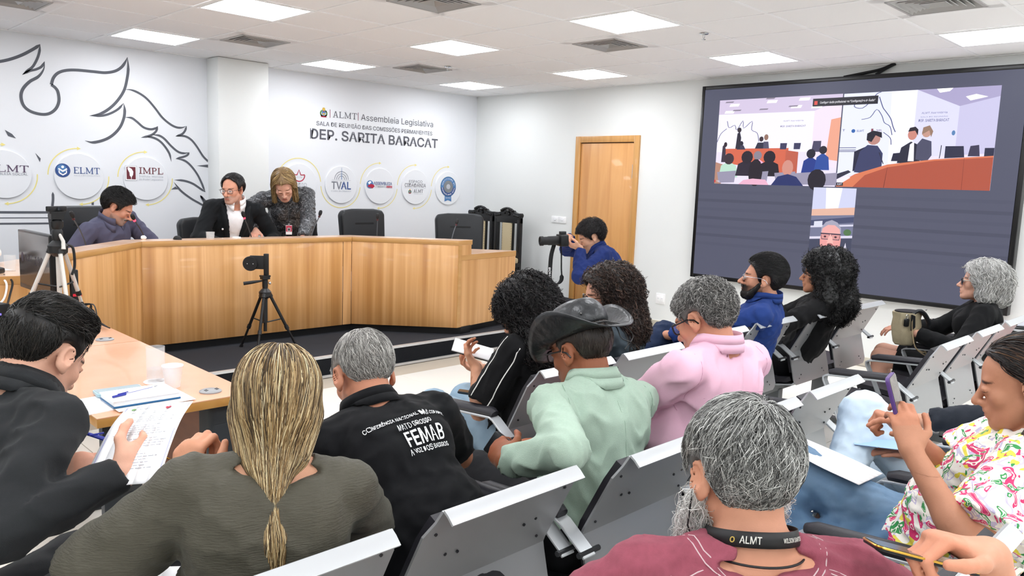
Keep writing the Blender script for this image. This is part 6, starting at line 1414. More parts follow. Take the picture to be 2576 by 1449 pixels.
q.hair(beard, [('#e9e8e4', 4), ('#cfcdc8', 3), ('#f6f5f2', 2), ('#a9a7a3', 1)], '#d8d6d1', n=2600, steps=6, ds=.013, lift=.016, rad=.0008, flow=lambda p: np.array([0, .1, -1.])+p*np.array([6, 0, 0]), wave=(.006, 90), curl=True, seed=6, name='beard', jit=.5, stick=.5)
M_lany = mat('black_lanyard', '#141416', .55); M_lanyt = mat('lanyard_print', '#d8d6cf', .6)
def band(q, r0, r1, z0, zc, w_, mt, name, a0=-2.4, a1=2.4, n=40):
    A, B = [], []
    for a in np.linspace(a0, a1, n):
        c_ = q.N+q.rr*r0*math.sin(a)-q.ff*(r1*math.cos(a)-.01)+q.u2*(z0+zc*math.cos(a)); d_ = q.u2*w_; A.append(tuple(c_-q.org)); B.append(tuple(c_+d_+(q.ff*math.cos(a)-q.rr*math.sin(a))*.006-q.org))
    mb = MB(); mb.strip(A, B); o = obj(name, mb, mt, q.t, smooth=60); m_ = o.modifiers.new('t', 'SOLIDIFY'); m_.thickness = .0016; return o
lb = band(q, .078, .076, .008, .018, .024, M_lany, 'lanyard'); obj('lanyard_cord', MB().tube([tuple(q.N+q.rr*.085*math.sin(a)-q.ff*(.085*math.cos(a)-.01)+q.u2*(-.004+.004*math.cos(a))-q.org) for a in np.linspace(-2.2, 2.2, 36)], .002, 6), M_lany, q.t)
def band_text(q, body, a_c, wid, hgt, zoff, mt, r0=.0785, r1=.0765, z0=.008, zc=.018):
    v, f_ = text_mesh(body, 1, 0, .01); w_ = v[:, 0].max()-v[:, 0].min(); h_ = v[:, 1].max()-v[:, 1].min(); P_ = []
    for x, y, _ in v:
        a = a_c+x/w_*wid/.08; t = (zoff+y/h_*hgt)/.024; c_ = q.N+q.rr*r0*math.sin(a)-q.ff*(r1*math.cos(a)-.01)+q.u2*(z0+zc*math.cos(a))+q.u2*.024*t+(q.ff*math.cos(a)-q.rr*math.sin(a))*.006*t+(-q.ff*math.cos(a)+q.rr*math.sin(a))*.0032; P_.append(tuple(c_-q.org))
    mb = MB(); mb.add(P_, f_); obj('lanyard_text', mb, mt, q.t, smooth=0)
band_text(q, 'ALMT', -.42, .034, .011, .013, M_lanyt); band_text(q, 'WILSON SANTOS', .55, .048, .007, .013, M_lanyt); band_text(q, 'o', -.78, .008, .009, .013, mat('lanyard_crest', '#b79a4a', .6))
obj('earpiece_cord', MB().tube([tuple(p) for p in [q.HL((-.088, -.0, -.02)), q.HL((-.095, .01, -.08)), q.HL((-.06, .05, -.14)), q.HL((0, .08, -.17))]], .0014, 5), M_lany, q.t)
w0, d0, n0 = q.hd[1]
t = thing('phone', 'dark phone with gold rim held by the man in maroon', 'phone', tuple(w0+d0*.095+n0*.03+np.array([-.01, .01, 0]))); t.rotation_euler = (math.radians(10), math.radians(14), math.radians(38)); obj('body', MB().prism(rrect(.074, .15, .012), -.004, .003), M_plastic, t, bevel=.002); obj('rim', MB().tube([(a_, b_, .002) for a_, b_ in rrect(.074, .15, .012)], .0018, 5), M_gold2, t); obj('display', MB().prism(rrect(.07, .146, .010), .0032, .0042), M_screenoff, t)

# ---- woman in floral blouse
q = person('long-haired woman in a bright floral blouse reading her phone', -8, (2.42, .66, .515), (-14, -8), 0, 0, sh=.152, k=1.02, sex='f', hpos=(2.355, 0.462, 1.085), hrot=(-14, 16, 0), skin='#bd866a', lips='#9c5a50', brow='#20140e', open_eyes=False, belly=.05, fat=.5, nose=1.05,
    arms={'L': ((2.03, .615, .935), (-.6, -.5, -1), (.25, .35, .9), (.55, .45, -.3), 'hold'), 'R': ((2.28, .73, .93), (.8, -.3, -1), (-.75, .25, .28), (-.2, .3, -1), 'point')},
    legs={'R': ((2.10, 1.02, .33), (.1, .5, 1), (0, 1, 0)), 'L': ((2.15, 1.18, .08), (-.1, .5, 1), (0, 1, 0))})
M_floral = bpy.data.materials.new('floral_print'); M_floral.use_nodes = True
def _floral(m):
    nt = m.node_tree; b = nt.nodes['Principled BSDF']; L = nt.links; b.inputs['Roughness'].default_value = .7; tc = nt.nodes.new('ShaderNodeTexCoord')
    def noise(sc, dist, off):
        mp = nt.nodes.new('ShaderNodeMapping'); mp.inputs['Location'].default_value = off; L.new(tc.outputs['Object'], mp.inputs[0]); n = nt.nodes.new('ShaderNodeTexNoise'); n.inputs['Scale'].default_value = sc; n.inputs['Detail'].default_value = 1.2; n.inputs['Distortion'].default_value = dist; L.new(mp.outputs[0], n.inputs['Vector']); return n.outputs['Fac']
    def layer(prev, fac, stops, col):
        r = nt.nodes.new('ShaderNodeValToRGB'); r.color_ramp.interpolation = 'CONSTANT'; e = r.color_ramp.elements
        while len(e) < len(stops): e.new(.5)
        for el, (p, v) in zip(e, stops): el.position = p; el.color = (v, v, v, 1)
        L.new(fac, r.inputs[0]); mx = nt.nodes.new('ShaderNodeMix'); mx.data_type = 'RGBA'; L.new(r.outputs[0], mx.inputs[0]); L.new(prev, mx.inputs[6]) if not isinstance(prev, tuple) else setattr(mx.inputs[6], 'default_value', prev); mx.inputs[7].default_value = srgb(col); return mx.outputs[2]
    c = layer(srgb('#f3efe6'), noise(13, 2.6, (3, 0, 1)), [(0, 0), (.56, 1), (.62, 0)], '#c3bbd6'); c = layer(c, noise(11, 2.0, (0, 5, 2)), [(0, 0), (.60, 1)], '#e8d84e'); c = layer(c, noise(12, 2.4, (7, 1, 0)), [(0, 0), (.585, 1)], '#d1316b'); c = layer(c, noise(12, 2.4, (7, 1, 0)), [(0, 0), (.655, 1), (.675, 0)], '#f3efe6'); c = layer(c, noise(14, 2.2, (1, 9, 4)), [(0, 0), (.625, 1)], '#2f8f4a'); c = layer(c, noise(14, 2.2, (1, 9, 4)), [(0, 0), (.67, 1), (.69, 0)], '#f3efe6')
    L.new(c, b.inputs['Base Color'])
_floral(M_floral)
q.garment('blouse', M_floral, .02, .78, res=.008, folds=(0.0100, 18, 21), neckr=.075, neckdrop=.02, flare=.03); q.trousers(M_denim_mid, .012, .009, folds=(0.0060, 26, 8), name='jeans'); q.shoe(M_shoek)
def long_hair(F):
    hair_cap(F, .012, [(0, .088), (30, .085), (50, .075), (65, .05), (78, .03), (92, .0), (105, -.08), (140, -.14), (180, -.14)], 0, .01, .004)
    F.cone((-.062, -.055, -.03), (-.10, -.035, -.12), .036, .044, .03); F.cone((-.10, -.035, -.12), (-.155, .05, -.18), .044, .048, .03); F.cone((-.155, .05, -.18), (-.22, .14, -.25), .048, .036, .03); F.cone((-.22, .14, -.25), (-.27, .20, -.33), .036, .008, .03); F.cone((0, -.085, -.03), (-.01, -.09, -.2), .06, .05, .03)
q.hair(long_hair, [('#1c1513', 5), ('#2b201b', 3), ('#4a3426', 2), ('#6d5038', .8)], '#17110f', n=3600, steps=16, ds=.013, lift=.004, rad=.0012, flow=lambda p: np.where(p[:, 2:3] > .0, np.array([0, -.8, -.6])+p*np.array([5., 0, 0]), np.where(p[:, 2:3] < -.09, np.array([-.55, .5, -.65]), np.array([-.15, .0, -1.]))), seed=7, jit=.1, ban=lambda P: (P[:, 1] > .045) & (P[:, 2] < .075) & (P[:, 2] > -.13) & (np.abs(P[:, 0]) < .09))
w0, d0, n0 = q.hd[-1]; ctr = w0+d0*.115+n0*.03
t = thing('phone', 'phone in a purple case held up by the woman in the floral blouse', 'phone', tuple(ctr)); ax = nrm(np.array([-.12, .30, 1.])); nn = nrm(np.array([.12, -.9, .42])); nn = nrm(nn-ax*np.dot(nn, ax)); rx = np.cross(ax, nn); Mx = Matrix(((rx[0], ax[0], nn[0], 0), (rx[1], ax[1], nn[1], 0), (rx[2], ax[2], nn[2], 0), (0, 0, 0, 1)))
obj('case', MB().prism(rrect(.078, .162, .012), -.006, .004, Mx), mat('purple_case', '#5a3f7f', .45), t, bevel=.002); obj('display', MB().prism(rrect(.072, .156, .010), .0042, .0052, Mx), mat('phone_picture', '#6f6a66', .12, var=(25, .5)), t)
# papers on her lap
def paper_curve(name, label, cat, pts_a, pts_b, nrep=1, thick=.0012, mt=None, parent=None):
    A, B = catmull(pts_a, 6), catmull(pts_b, 6); c0 = np.mean([A[0], B[-1]], axis=0); t = thing(name, label, cat, tuple(c0)); mb = MB(); rows = [[a+(b-a)*s for a, b in zip(A, B)] for s in np.linspace(0, 1, 7)]
    for r0, r1 in zip(rows[:-1], rows[1:]): mb.strip([tuple(p-c0) for p in r0], [tuple(p-c0) for p in r1])
    o = obj('sheet', mb, mt or M_paper, t, smooth=80); sm = o.modifiers.new('t', 'SOLIDIFY'); sm.thickness = thick; sm.offset = -1; return t, c0, rows
kR, kL, hp = q.kn[1], q.kn[-1], q.hip[1]
top_ = lambda a, b, s, h=.105: a+(b-a)*s+np.array([0, 0, h])
paper_curve('paper_sheets', 'white printed papers lying on the lap of the woman in floral blouse', 'papers', [top_(hp, kR, 1.0, .098)+np.array([.08, .03, -.02]), top_(hp, kR, .7, .102)+np.array([.08, 0, -.01]), top_(hp, kR, .42, .105)+np.array([.08, 0, 0])], [top_(hp, kR, 1.04, .095)+np.array([-.10, -.02, -.01]), top_(hp, kR, .72, .10)+np.array([-.11, 0, .0]), top_(hp, kR, .42, .105)+np.array([-.11, 0, .01])])

# ---- neighbour in pale jeans, mostly out of view
q = person('person in pale blue jeans with one knee raised beside the woman in floral blouse', 0, (2.95, .68, .515), (-20, -22), 0, 0, sh=.16, hpos=(2.98, .43, 1.06), skin='#cf9a80', arms={'L': ((2.80, .80, .70), (-.5, -.3, -.9), (-.5, .8, 0), (0, 0, -1), 'flat'), 'R': ((3.1, .95, .72), (1, -.3, -.5), (-.3, .9, 0), (0, 0, -1), 'relax')}, legs={'L': ((2.50, .98, .50), (.3, .7, 1), (-.8, .3, 0)), 'R': ((2.95, 1.2, .08), (0, .4, 1), (0, 1, 0))}, hrot=(0, 10, 0))
q.garment('shirt', cloth('slate_tee', '#2c3038'), .014, 1.85, folds=(0.0080, 22, 4)); q.trousers(M_denim_pale, .016, .010, folds=(0.0080, 24, 6), name='jeans'); q.shoe(M_shoeb); q.hair(short_build(.01), [('#2a1f18', 1)], '#201812', ear=True, n=600, steps=4)
t = thing('blue_leaflet', 'pale blue leaflet under the hand of the person in pale jeans', 'leaflet', (2.74, .92, .735), .5); obj('sheet', MB().box((0, 0, 0), (.14, .2, .002), Ry(-.15)), mat('pale_blue_paper', '#9fc0e6', .6), t)

# ---- man in the hat
q = person('man in a black leather hat, glasses and pale green jacket', 8, (1.80, 1.44, .515), (6, 10), 0, 0, sh=.175, k=1.02, hpos=(1.845, 1.53, 1.045), hrot=(2, 18, 0), skin='#9a5f44', lips='#7a4336', stubble=('#5f4a3e', .35), belly=.03, fat=.2,
    arms={'L': ((1.50, 1.50, .775), (-.9, -.5, -.5), (.35, .8, .2), (.7, .1, -.4), 'grip'), 'R': ((1.98, 1.78, .64), (1, .1, -.8), (-.3, .9, 0), (0, 0, -1), 'relax')})
M_sage = mat('sage_linen', '#a9bfae', .8, bump=(500, .25), var=(160, .10, (1, 1, 3)), sheen=.05, spec=.25, wrinkle=(9, .5)); q.garment('jacket', M_sage, .020, 1.93, res=.0075, folds=(0.0120, 15, 31), neckr=.060, gs=.013, hem=.16); q.collar(M_sage, rn=.082, hgt=.04, fold=.065, spread=.1, back_only=True, name='jacket_collar', flare=.010); q.trousers(cloth('black_jeans', '#17181b')); q.shoe(M_shoeb); q.glasses(mat('black_frame', '#121214', .35), rim=.0028)
for s_ in (-1, 1): pts = [q.shl[s_]+q.u2*(.10-.24*t)-q.rr*s_*(.03-.03*math.sin(t*3))-q.ff*(.2) for t in np.linspace(0, 1, 14)]; seam(q, 'armhole_seam', q.F['jacket'], pts, [q.ff]*14, .0012, mat('sage_seam', '#8ea592', .8))
pts = [q.S+q.u2*(.0-.45*t)-q.ff*.3 for t in np.linspace(0, 1, 16)]; seam(q, 'back_seam', q.F['jacket'], pts, [q.ff]*16, .0008, mat('sage_seam', '#8ea592', .8))
q.hair(short_build(.005), [('#2a211c', 3), ('#4c433c', 2), ('#6f665f', 1)], '#2b231f', n=1500, steps=3, ds=.008, lift=.002, rad=.0008, ear=True, line=HLINE, seed=8)
# the hat: creased crown, wide brim rolled up at the sides
M_hat = mat('black_hat_leather', '#26282b', .33, bump=(38, .35), var=(14, .2), spec=.6)
hr = Field(); tilt = rotm((1, 0, 0), -.12)
def crown(F):
    F.ell((0, -.012, .075), (.083, .103, .06), k=.02); F.ell((0, -.012, .11), (.072, .094, .058), k=.04); F.plane((0, -.012, .158), (0, .12, 1), .02); F.ell((0, -.005, .176), (.028, .075, .022), k=.02, op=1)
    for x in (-1, 1): F.ell((x*.066, .06, .152), (.018, .03, .024), k=.02, op=1)
    F.plane((0, 0, .04), (0, -.25, -1), .006)
cf = Field(); crown(cf); v, f_ = cf.mesh(.004); hat = np_mesh('hat', q.hc+((v@tilt.T)*q.hs)@q.Rh.T-q.org, f_, M_hat, q.t)
mb = MB(); rings_ = []
for j, fr in enumerate(np.linspace(0, 1, 7)):
    ring = []
    for i in range(56):
        a = 2*math.pi*i/56; rx_, ry_ = .084+.068*fr, .104+.078*fr; x, y = rx_*math.cos(a), ry_*math.sin(a)-.012; z_ = .046-.25*y*.25+(abs(math.cos(a))**3)*.085*fr**1.5-(abs(math.sin(a))**2)*.028*fr; ring.append(tuple(q.hc+q.Rh@(tilt@np.array([x*(1-.08*fr*abs(math.cos(a))**3), y, z_]))-q.org))
    rings_.append([Vector(p) for p in ring])
o = obj('hat_brim', mb.rings(rings_, True, False), M_hat, hat, smooth=60); sm = o.modifiers.new('t', 'SOLIDIFY'); sm.thickness = .0035
HT = lambda p: q.hc+q.Rh@(tilt@np.array(p, float))-q.org
obj('hat_band', MB().tube([tuple(HT((.0855*math.cos(a), .1055*math.sin(a)-.012, .056-.06*math.sin(a)*.25*.4))) for a in np.linspace(0, 6.283, 44)], .0035, 6), mat('hat_cord', '#141414', .5), hat)
ey = MB()
for a, z_ in ((3.5, .085), (3.75, .085), (4.0, .10), (3.9, .075)): ey.sphere(HT((.087*math.cos(a), .104*math.sin(a)-.012, z_)), .0042, 8, 5)
obj('eyelets', ey, mat('eyelet_metal', '#6a6a68', .3, metal=.9), hat); obj('stud', MB().sphere(HT((-.088, -.005, .062)), .005, 8, 6).sphere(HT((-.086, -.03, .062)), .005, 8, 6), M_chrome, hat)
cd = MB()
for dx in (-.008, 0, .01): cd.tube(catmull([tuple(HT((.01+dx, -.118, .06))), tuple(HT((.015+dx*2, -.16, .035))), tuple(HT((.01+dx*3, -.18, -.005))), tuple(HT((.0-dx*2, -.185, -.03-dx)))], 5), .0016, 5)
obj('hat_ties', cd, mat('hat_cord', '#141414', .5), hat)
w0, d0, n0 = q.hd[-1]; t = thing('wallet', 'black leather wallet in the hand of the hatted man', 'wallet', tuple(w0+d0*.075+n0*.03)); t.rotation_euler = (.5, .2, .4); obj('cover', MB().box((0, 0, 0), (.02, .1, .07)), M_leather, t, bevel=.005); obj('zip', MB().box((0, 0, .036), (.006, .09, .004)), M_chrome, t)

# ---- man in pink shirt
q = person('man with curly grey hair and black glasses in a pale pink shirt', 6, (2.33, 1.43, .52), (2, 8), 0, 0, sh=.175, k=1.05, hpos=(2.335, 1.4, 1.116), hrot=(2, 26, 0), skin='#cc8f74', stubble=('#b39c92', .35), belly=.09, fat=.3, nose=1.05,
    arms={'L': ((2.2, 1.80, .64), (-1, 0, -.6), (.3, .9, -.1), (0, 0, -1), 'relax'), 'R': ((2.5, 1.80, .64), (1, 0, -.6), (-.3, .9, -.1), (0, 0, -1), 'relax')})
M_pink = mat('pale_pink_cotton', '#eebfd4', .75, bump=(500, .08), var=(8, .03), sheen=.05, spec=.25, wrinkle=(8, .55)); q.garment('shirt', M_pink, .018, 1.9, res=.0075, folds=(0.0130, 13, 41), neckr=.060); q.collar(M_pink, rn=.073, hgt=.042, fold=.06, spread=.3); q.trousers(M_greytr); q.shoe(M_shoek); q.glasses(mat('black_frame', '#121214', .35), rim=.003, lens_h=.018)
M_pseam = mat('pink_seam', '#d99fba', .8); pts = [q.S+q.rr*x-q.u2*(.07+.02*(x/.2)**2)-q.ff*.3 for x in np.linspace(-.19, .19, 24)]; seam(q, 'yoke_seam', q.F['shirt'], pts, [q.ff]*24, .0012, M_pseam)
for s_ in (-1, 1): pts = [q.shl[s_]+q.u2*(.08-.22*t)-q.rr*s_*(.02-.02*math.sin(t*3))-q.ff*.25 for t in np.linspace(0, 1, 14)]; seam(q, 'armhole_seam', q.F['shirt'], pts, [q.ff]*14, .0011, M_pseam)
q.hair(short_build(.013, .006, .004), [('#8c8a87', 3), ('#b7b5b1', 2.4), ('#5c5a58', 3), ('#3f3d3c', 1.5)], '#62605d', n=6000, steps=5, ds=.008, lift=.009, rad=.0010, wave=(.004, 190), curl=True, flow=crown_flow((0, -.04, .12), .4, (.1, .25, 0)), ear=True, line=HLINE, seed=9, jit=.6)

# ---- woman with long black curls, striped sleeve
q = person('woman with long black curls in a black top with white-striped sleeves', -4, (2.31, 2.22, .515), (6, 12), -4, 0, sh=.152, sex='f', k=1.0, hpos=(2.315, 2.24, 1.020), hrot=(-15, 30, -6), skin='#c08a6c', belly=.04,
    arms={'L': ((2.20, 2.40, .775), (-.8, -.7, -1), (.15, .75, .45), (.5, .1, .85), 'hold'), 'R': ((2.42, 2.58, .70), (.8, -.3, -.6), (-.5, .8, 0), (0, 0, 1), 'hold')})
M_btop = cloth('black_jersey', '#0b0b0d'); M_wline = mat('white_piping', '#ecebe6', .7); q.garment('top', M_btop, .016, .85, folds=(0.0080, 20, 3), neckr=.07, flare=.012); q.trousers(M_denim_lt, name='jeans'); q.shoe(M_shoek)
for o_ in (-.018, .018): pts = [q.shl[-1]+(q.el[-1]-q.shl[-1])*t*.84-q.rr*.2+np.array([0, o_*1.2, 0])+q.u2*.03*(1-t)-q.ff*(.02-o_) for t in np.linspace(-.25, 1, 18)]; seam(q, 'sleeve_stripe', q.F['top'], pts, [q.rr]*18, .0024, M_wline)
def curls_a(F):
    hair_cap(F, .028, [(0, .075), (30, .065), (50, .02), (65, -.06), (80, -.12), (110, -.16), (180, -.17)], .012, .02, .012)
    for x in (-1, 1): F.cone((x*.075, -.03, 0), (x*.105, -.045, -.17), .045, .062, .04); F.cone((x*.105, -.045, -.17), (x*.085, -.06, -.33), .062, .035, .04)
    F.cone((0, -.08, 0), (0, -.12, -.2), .08, .085, .04); F.cone((0, -.12, -.2), (0, -.12, -.36), .085, .05, .04); F.ell((0, .115, -.045), (.06, .06, .115), k=.02, op=1)
dn = lambda p: np.array([0, 0, -1.])+np.where(p[:, 2:3] > .0, (p-np.array([0, .03, .13]))*np.array([12, 6, 0])+np.where(p[:, 1:2] > .02, np.array([0, -.6, 0.]), 0), p*np.array([.8, .3, 0]))
faceban = lambda P: (P[:, 1] > .05) & (P[:, 2] < .07) & (P[:, 2] > -.13) & (np.abs(P[:, 0]) < .07)
q.hair(curls_a, [('#141214', 4), ('#1f1b1c', 3), ('#322b2a', 1.3)], '#0d0c0d', n=3000, steps=16, ds=.011, lift=.012, rad=.0017, wave=(.010, 150), curl=True, flow=dn, seed=10, disp=fold_noise(.010, 55, 5), res=.008, jit=.2, ban=faceban)
t = thing('notebook', 'open notepad in the hand of the woman with the striped sleeve', 'notebook', (2.27, 2.50, .825), .5); t.rotation_euler = (.25, -.2, .75); obj('pages', MB().box((0, 0, 0), (.13, .18, .006)), M_paper, t, bevel=.001); obj('cover', MB().box((0, 0, -.005), (.134, .184, .003)), M_plastic, t)
t = thing('phone', 'dark phone resting on the light jeans beside the armrest', 'phone', (2.20, 2.40, .655), .4); t.rotation_euler = (.1, .12, .75); obj('body', MB().prism(rrect(.075, .15, .012), 0, .009), mat('phone_blue_black', '#20303c', .25), t, bevel=.002); obj('display', MB().prism(rrect(.07, .145, .01), .0092, .0098), M_screenoff, t)

# ---- woman with curly brown hair and glasses
q = person('woman with curly dark brown hair and tortoiseshell glasses wearing backpack straps', -18, (2.84, 2.22, .515), (0, 4), 0, 0, sh=.15, sex='f', hpos=(2.81, 2.2, 1.060), hrot=(-52, 8, 0), skin='#d39d84', lips='#b06a62', brow='#3a2a20', nose=1.08,
    arms={'L': ((2.70, 2.50, .64), (-1, .3, -.5), (.3, .9, 0), (0, 0, -1), 'relax'), 'R': ((2.98, 2.50, .64), (1, .3, -.5), (-.3, .9, 0), (0, 0, -1), 'relax')})
M_gden = cloth('charcoal_denim', '#39434a', var=(50, .15)); q.garment('jacket', M_gden, .02, 1.9, folds=(0.0080, 20, 13), neckr=.075); q.trousers(M_blacktr); q.shoe(M_shoek); q.collar(M_gden, rn=.078, hgt=.035, fold=.055)
q.glasses(mat('tortoiseshell_frame', '#15110e', .25), lens_w=.022, lens_h=.020, rim=.0032, round_=2.3, temple_m=mat('tortoise_temple', '#5a4020', .3, var=(60, .5)))
M_strap = mat('black_webbing', '#0e0f11', .7)
def strap(q, F, s_, x0, name='backpack_strap', w_=.022):
    A, B = [], []
    for t in np.linspace(0, 1, 22):
        a = t*math.pi*.95; c_ = q.S+q.rr*s_*(x0-.02*math.sin(a))+q.u2*(.14*math.sin(a)-.10)-q.ff*.26*math.cos(a); d_ = nrm(q.S+q.rr*s_*x0*.9-q.u2*.1-c_); pa, pb = [on_surface(F, np.array([c_+q.rr*o_]), np.array([d_]))[0]-d_*.003 for o_ in (-w_, w_)]; A.append(tuple(pa-q.org)); B.append(tuple(pb-q.org))
    mb = MB(); mb.strip(A, B); o = obj(name, mb, M_strap, q.t, smooth=60); m_ = o.modifiers.new('t', 'SOLIDIFY'); m_.thickness = .004; return o
for s_ in (-1, 1): st = strap(q, q.F['jacket'], s_, .105)
obj('strap_buckle', MB().box(tuple(q.S+q.rr*.12+q.u2*.045-q.ff*.03-q.org), (.014, .01, .018)).box(tuple(q.S+q.rr*.135+q.u2*.035-q.ff*.01-q.org), (.012, .01, .018)), M_chrome, q.t)
def curls_b(F):
    hair_cap(F, .026, [(0, .088), (30, .08), (50, .06), (62, .0), (72, -.08), (85, -.12), (120, -.14), (180, -.15)], .01, .02, .012)
    for x in (-1, 1): F.cone((x*.075, -.045, .0), (x*.092, -.06, -.14), .036, .046, .04); F.cone((x*.092, -.06, -.14), (x*.085, -.06, -.21), .046, .036, .03)
    F.cone((0, -.085, 0), (0, -.11, -.16), .075, .075, .04); F.ell((0, .115, -.035), (.09, .095, .115), k=.02, op=1)
q.hair(curls_b, [('#2a201c', 4), ('#3d2e27', 3), ('#554036', 1.4), ('#7a6052', .5)], '#1d1613', n=3000, steps=13, ds=.011, lift=.012, rad=.0016, wave=(.010, 130), curl=True, flow=dn, seed=12, disp=fold_noise(.009, 50, 8), res=.008, jit=.2, ban=faceban)

# ---- bearded man in blue
q = person('bearded man with swept black hair and glasses in a blue shirt, legs crossed', -22, (4.06, 2.24, .515), (-12, -8), 0, 0, sh=.17, k=1.02, hpos=(4.055, 2.085, 1.078), hrot=(-29, -6, 0), skin='#c88f74', brow='#15100d', stubble=('#17110e', .97), nose=1.1, belly=.02,
    arms={'L': ((3.82, 2.56, .70), (-1, -.2, -.6), (.5, .8, 0), (0, 0, -1), 'relax'), 'R': ((4.15, 2.55, .68), (1, .4, -.6), (-.7, .6, 0), (0, 0, -1), 'relax')}, legs={'L': ((3.72, 3.05, .12), (0, .3, 1), (-.3, .9, 0)), 'R': ((3.50, 2.62, .56), (.5, .9, 1), (-.9, .2, 0))})
M_bluesh = cloth('royal_blue_cotton', '#213a78', var=(20, .08)); q.garment('shirt', M_bluesh, .018, 1.9, folds=(0.0100, 17, 17), neckr=.060); q.collar(M_bluesh, rn=.07, hgt=.04, fold=.055); q.trousers(M_denim, .016, folds=(0.0100, 25, 5), name='jeans'); q.shoe(M_shoek); q.glasses(mat('silver_frame', '#b9bcc0', .25, metal=.9), rim=.0016, lens_h=.015)
q.hair(short_build(.016, .02, .006, .002), [('#0d0c0d', 4), ('#1a1819', 2), ('#2b292a', .7)], '#0b0a0b', n=3000, steps=6, ds=.011, lift=.006, rad=.0011, flow=lambda p: np.array([0, -1., .12])+np.where(p[:, 2:3] < .03, np.array([0, 0, -1.]), 0), ear=True, line=HLINE, seed=13, jit=.15)
def fbeard(F):
    F.ell((0, .066, -.095), (.04, .035, .03), k=.02); [F.cone((x*.066, .006, -.02), (x*.045, .05, -.09), .010, .02, .03) for x in (-1, 1)]; F.cone((-.024, .098, -.050), (.024, .098, -.050), .006, .006, .01); F.ell((0, .112, -.066), (.022, .02, .010), k=.006, op=1)
q.hair(fbeard, [('#120e0c', 3), ('#241b17', 1)], '#0f0b0a', n=900, steps=3, ds=.006, lift=.004, rad=.0009, flow=lambda p: np.array([0, .3, -1.]), seed=14, name='beard', res=.005)

# ---- woman filming with her phone
q = person('woman with tight black curls filming with a raised phone', -18, (4.72, 2.20, .515), (-4, -2), 0, 0, sh=.148, sex='f', hpos=(4.69, 2.03, 1.075), hrot=(-22, 0, 0), skin='#b98163',
    arms={'L': ((4.345, 2.21, 1.01), (-.2, -.5, -1), (-.12, .1, 1), (.6, .8, 0), 'hold'), 'R': ((4.75, 2.50, .66), (1, .5, -.6), (-.6, .7, 0), (0, 0, -1), 'relax')})
q.garment('top', cloth('black_crepe', '#0d0d0f'), .016, 1.6, folds=(0.0080, 20, 19), neckr=.07); q.trousers(M_blacktr, .02); q.shoe(M_shoek); wristwatch(q, -1, M_plastic, M_plastic, M_screenoff, False, -.03, .029)
def curls_c(F):
    hair_cap(F, .035, [(0, .07), (30, .06), (50, .02), (62, -.03), (75, -.12), (110, -.17), (180, -.18)], .02, .03, .02)
    for x in (-1, 1): F.cone((x*.09, -.03, .01), (x*.115, -.05, -.14), .05, .06, .04); F.cone((x*.115, -.05, -.14), (x*.1, -.08, -.23), .06, .045, .03)
    F.cone((0, -.09, 0), (0, -.13, -.17), .09, .085, .04); F.cone((0, -.13, -.17), (0, -.12, -.25), .085, .05, .04); F.ell((0, .12, -.045), (.058, .06, .11), k=.02, op=1)
q.hair(curls_c, [('#0c0b0c', 4), ('#171516', 2), ('#262223', 1)], '#080808', n=2600, steps=11, ds=.011, lift=.016, rad=.002, wave=(.011, 260), curl=True, flow=dn, seed=15, disp=fold_noise(.013, 80, 15), res=.009, jit=.3, ban=faceban)
w0, d0, n0 = q.hd[-1]; t = thing('phone', 'phone raised upright by the woman with tight curls', 'phone', tuple(w0+d0*.12+n0*.026)); t.rotation_euler = (math.pi/2-.1, 0, .6); obj('body', MB().prism(rrect(.074, .15, .012), -.004, .004), M_plastic, t, bevel=.002); obj('display', MB().prism(rrect(.07, .146, .01), .0042, .005), mat('phone_lit', '#d9d6dc', .2, emit=.4), t)

# ---- grey-haired woman with handbag
q = person('woman with wavy silver hair and dark glasses in black, handbag on her lap', -16, (5.42, 1.43, .515), (-4, 0), 0, 0, sh=.15, sex='f', hpos=(5.4, 1.345, 1.060), hrot=(-16, -4, 0), skin='#d3a08a', lips='#b36f66', brow='#6d625a', nose=1.05,
    arms={'L': ((5.10, 1.58, .735), (-.7, -.7, -.8), (.5, .85, .1), (.3, 0, -1), 'relax'), 'R': ((5.36, 1.76, .72), (.9, -.2, -.6), (-.7, .5, 0), (0, 0, -1), 'relax')}, legs={'L': ((5.28, 1.86, .1), (-.05, .5, 1), (0, 1, 0)), 'R': ((5.46, 1.9, .1), (0, .5, 1), (0, 1, 0))})
M_blkd = cloth('black_knit', '#0b0c0e')
def keyhole(F): F.ell(q.N-q.u2*.10-q.ff*.10-q.rr*.03, (.016, .05, .05), q.Rt, .006, 1)
q.garment('dress_top', M_blkd, .017, 1.95, folds=(0.0060, 18, 23), neckr=.075, extra=keyhole); q.trousers(M_blkd, .018, length=-.0, name='skirt') if False else None
sk_ = Field(); [sk_.cone(q.hip[s_], q.kn[s_]+(q.hip[s_]-q.kn[s_])*.22, .105, .082, .06, 0, 'b') for s_ in (1, -1)]; sk_.ell(q.P, (.19, .14, .14), k=.06); v, f_ = sk_.mesh(.011); np_mesh('skirt', v-q.org, f_, M_blkd, q.t); q.shoe(M_shoek)
q.glasses(mat('dark_blue_frame', '#16182a', .3), lens_w=.022, lens_h=.017, rim=.003, temple_m=mat('ivory_temple', '#cfc6b8', .35))
def bob(F):
    hair_cap(F, .024, [(0, .085), (25, .075), (42, .055), (58, .01), (70, -.04), (82, -.065), (110, -.085), (150, -.1), (180, -.105)], .01, .024, .012)
    for x in (-1, 1): F.cone((x*.08, -.02, .0), (x*.088, -.03, -.07), .035, .04, .03)
    F.cone((0, -.09, .0), (0, -.105, -.06), .075, .07, .04); F.ell((0, .115, -.04), (.07, .07, .11), k=.02, op=1)
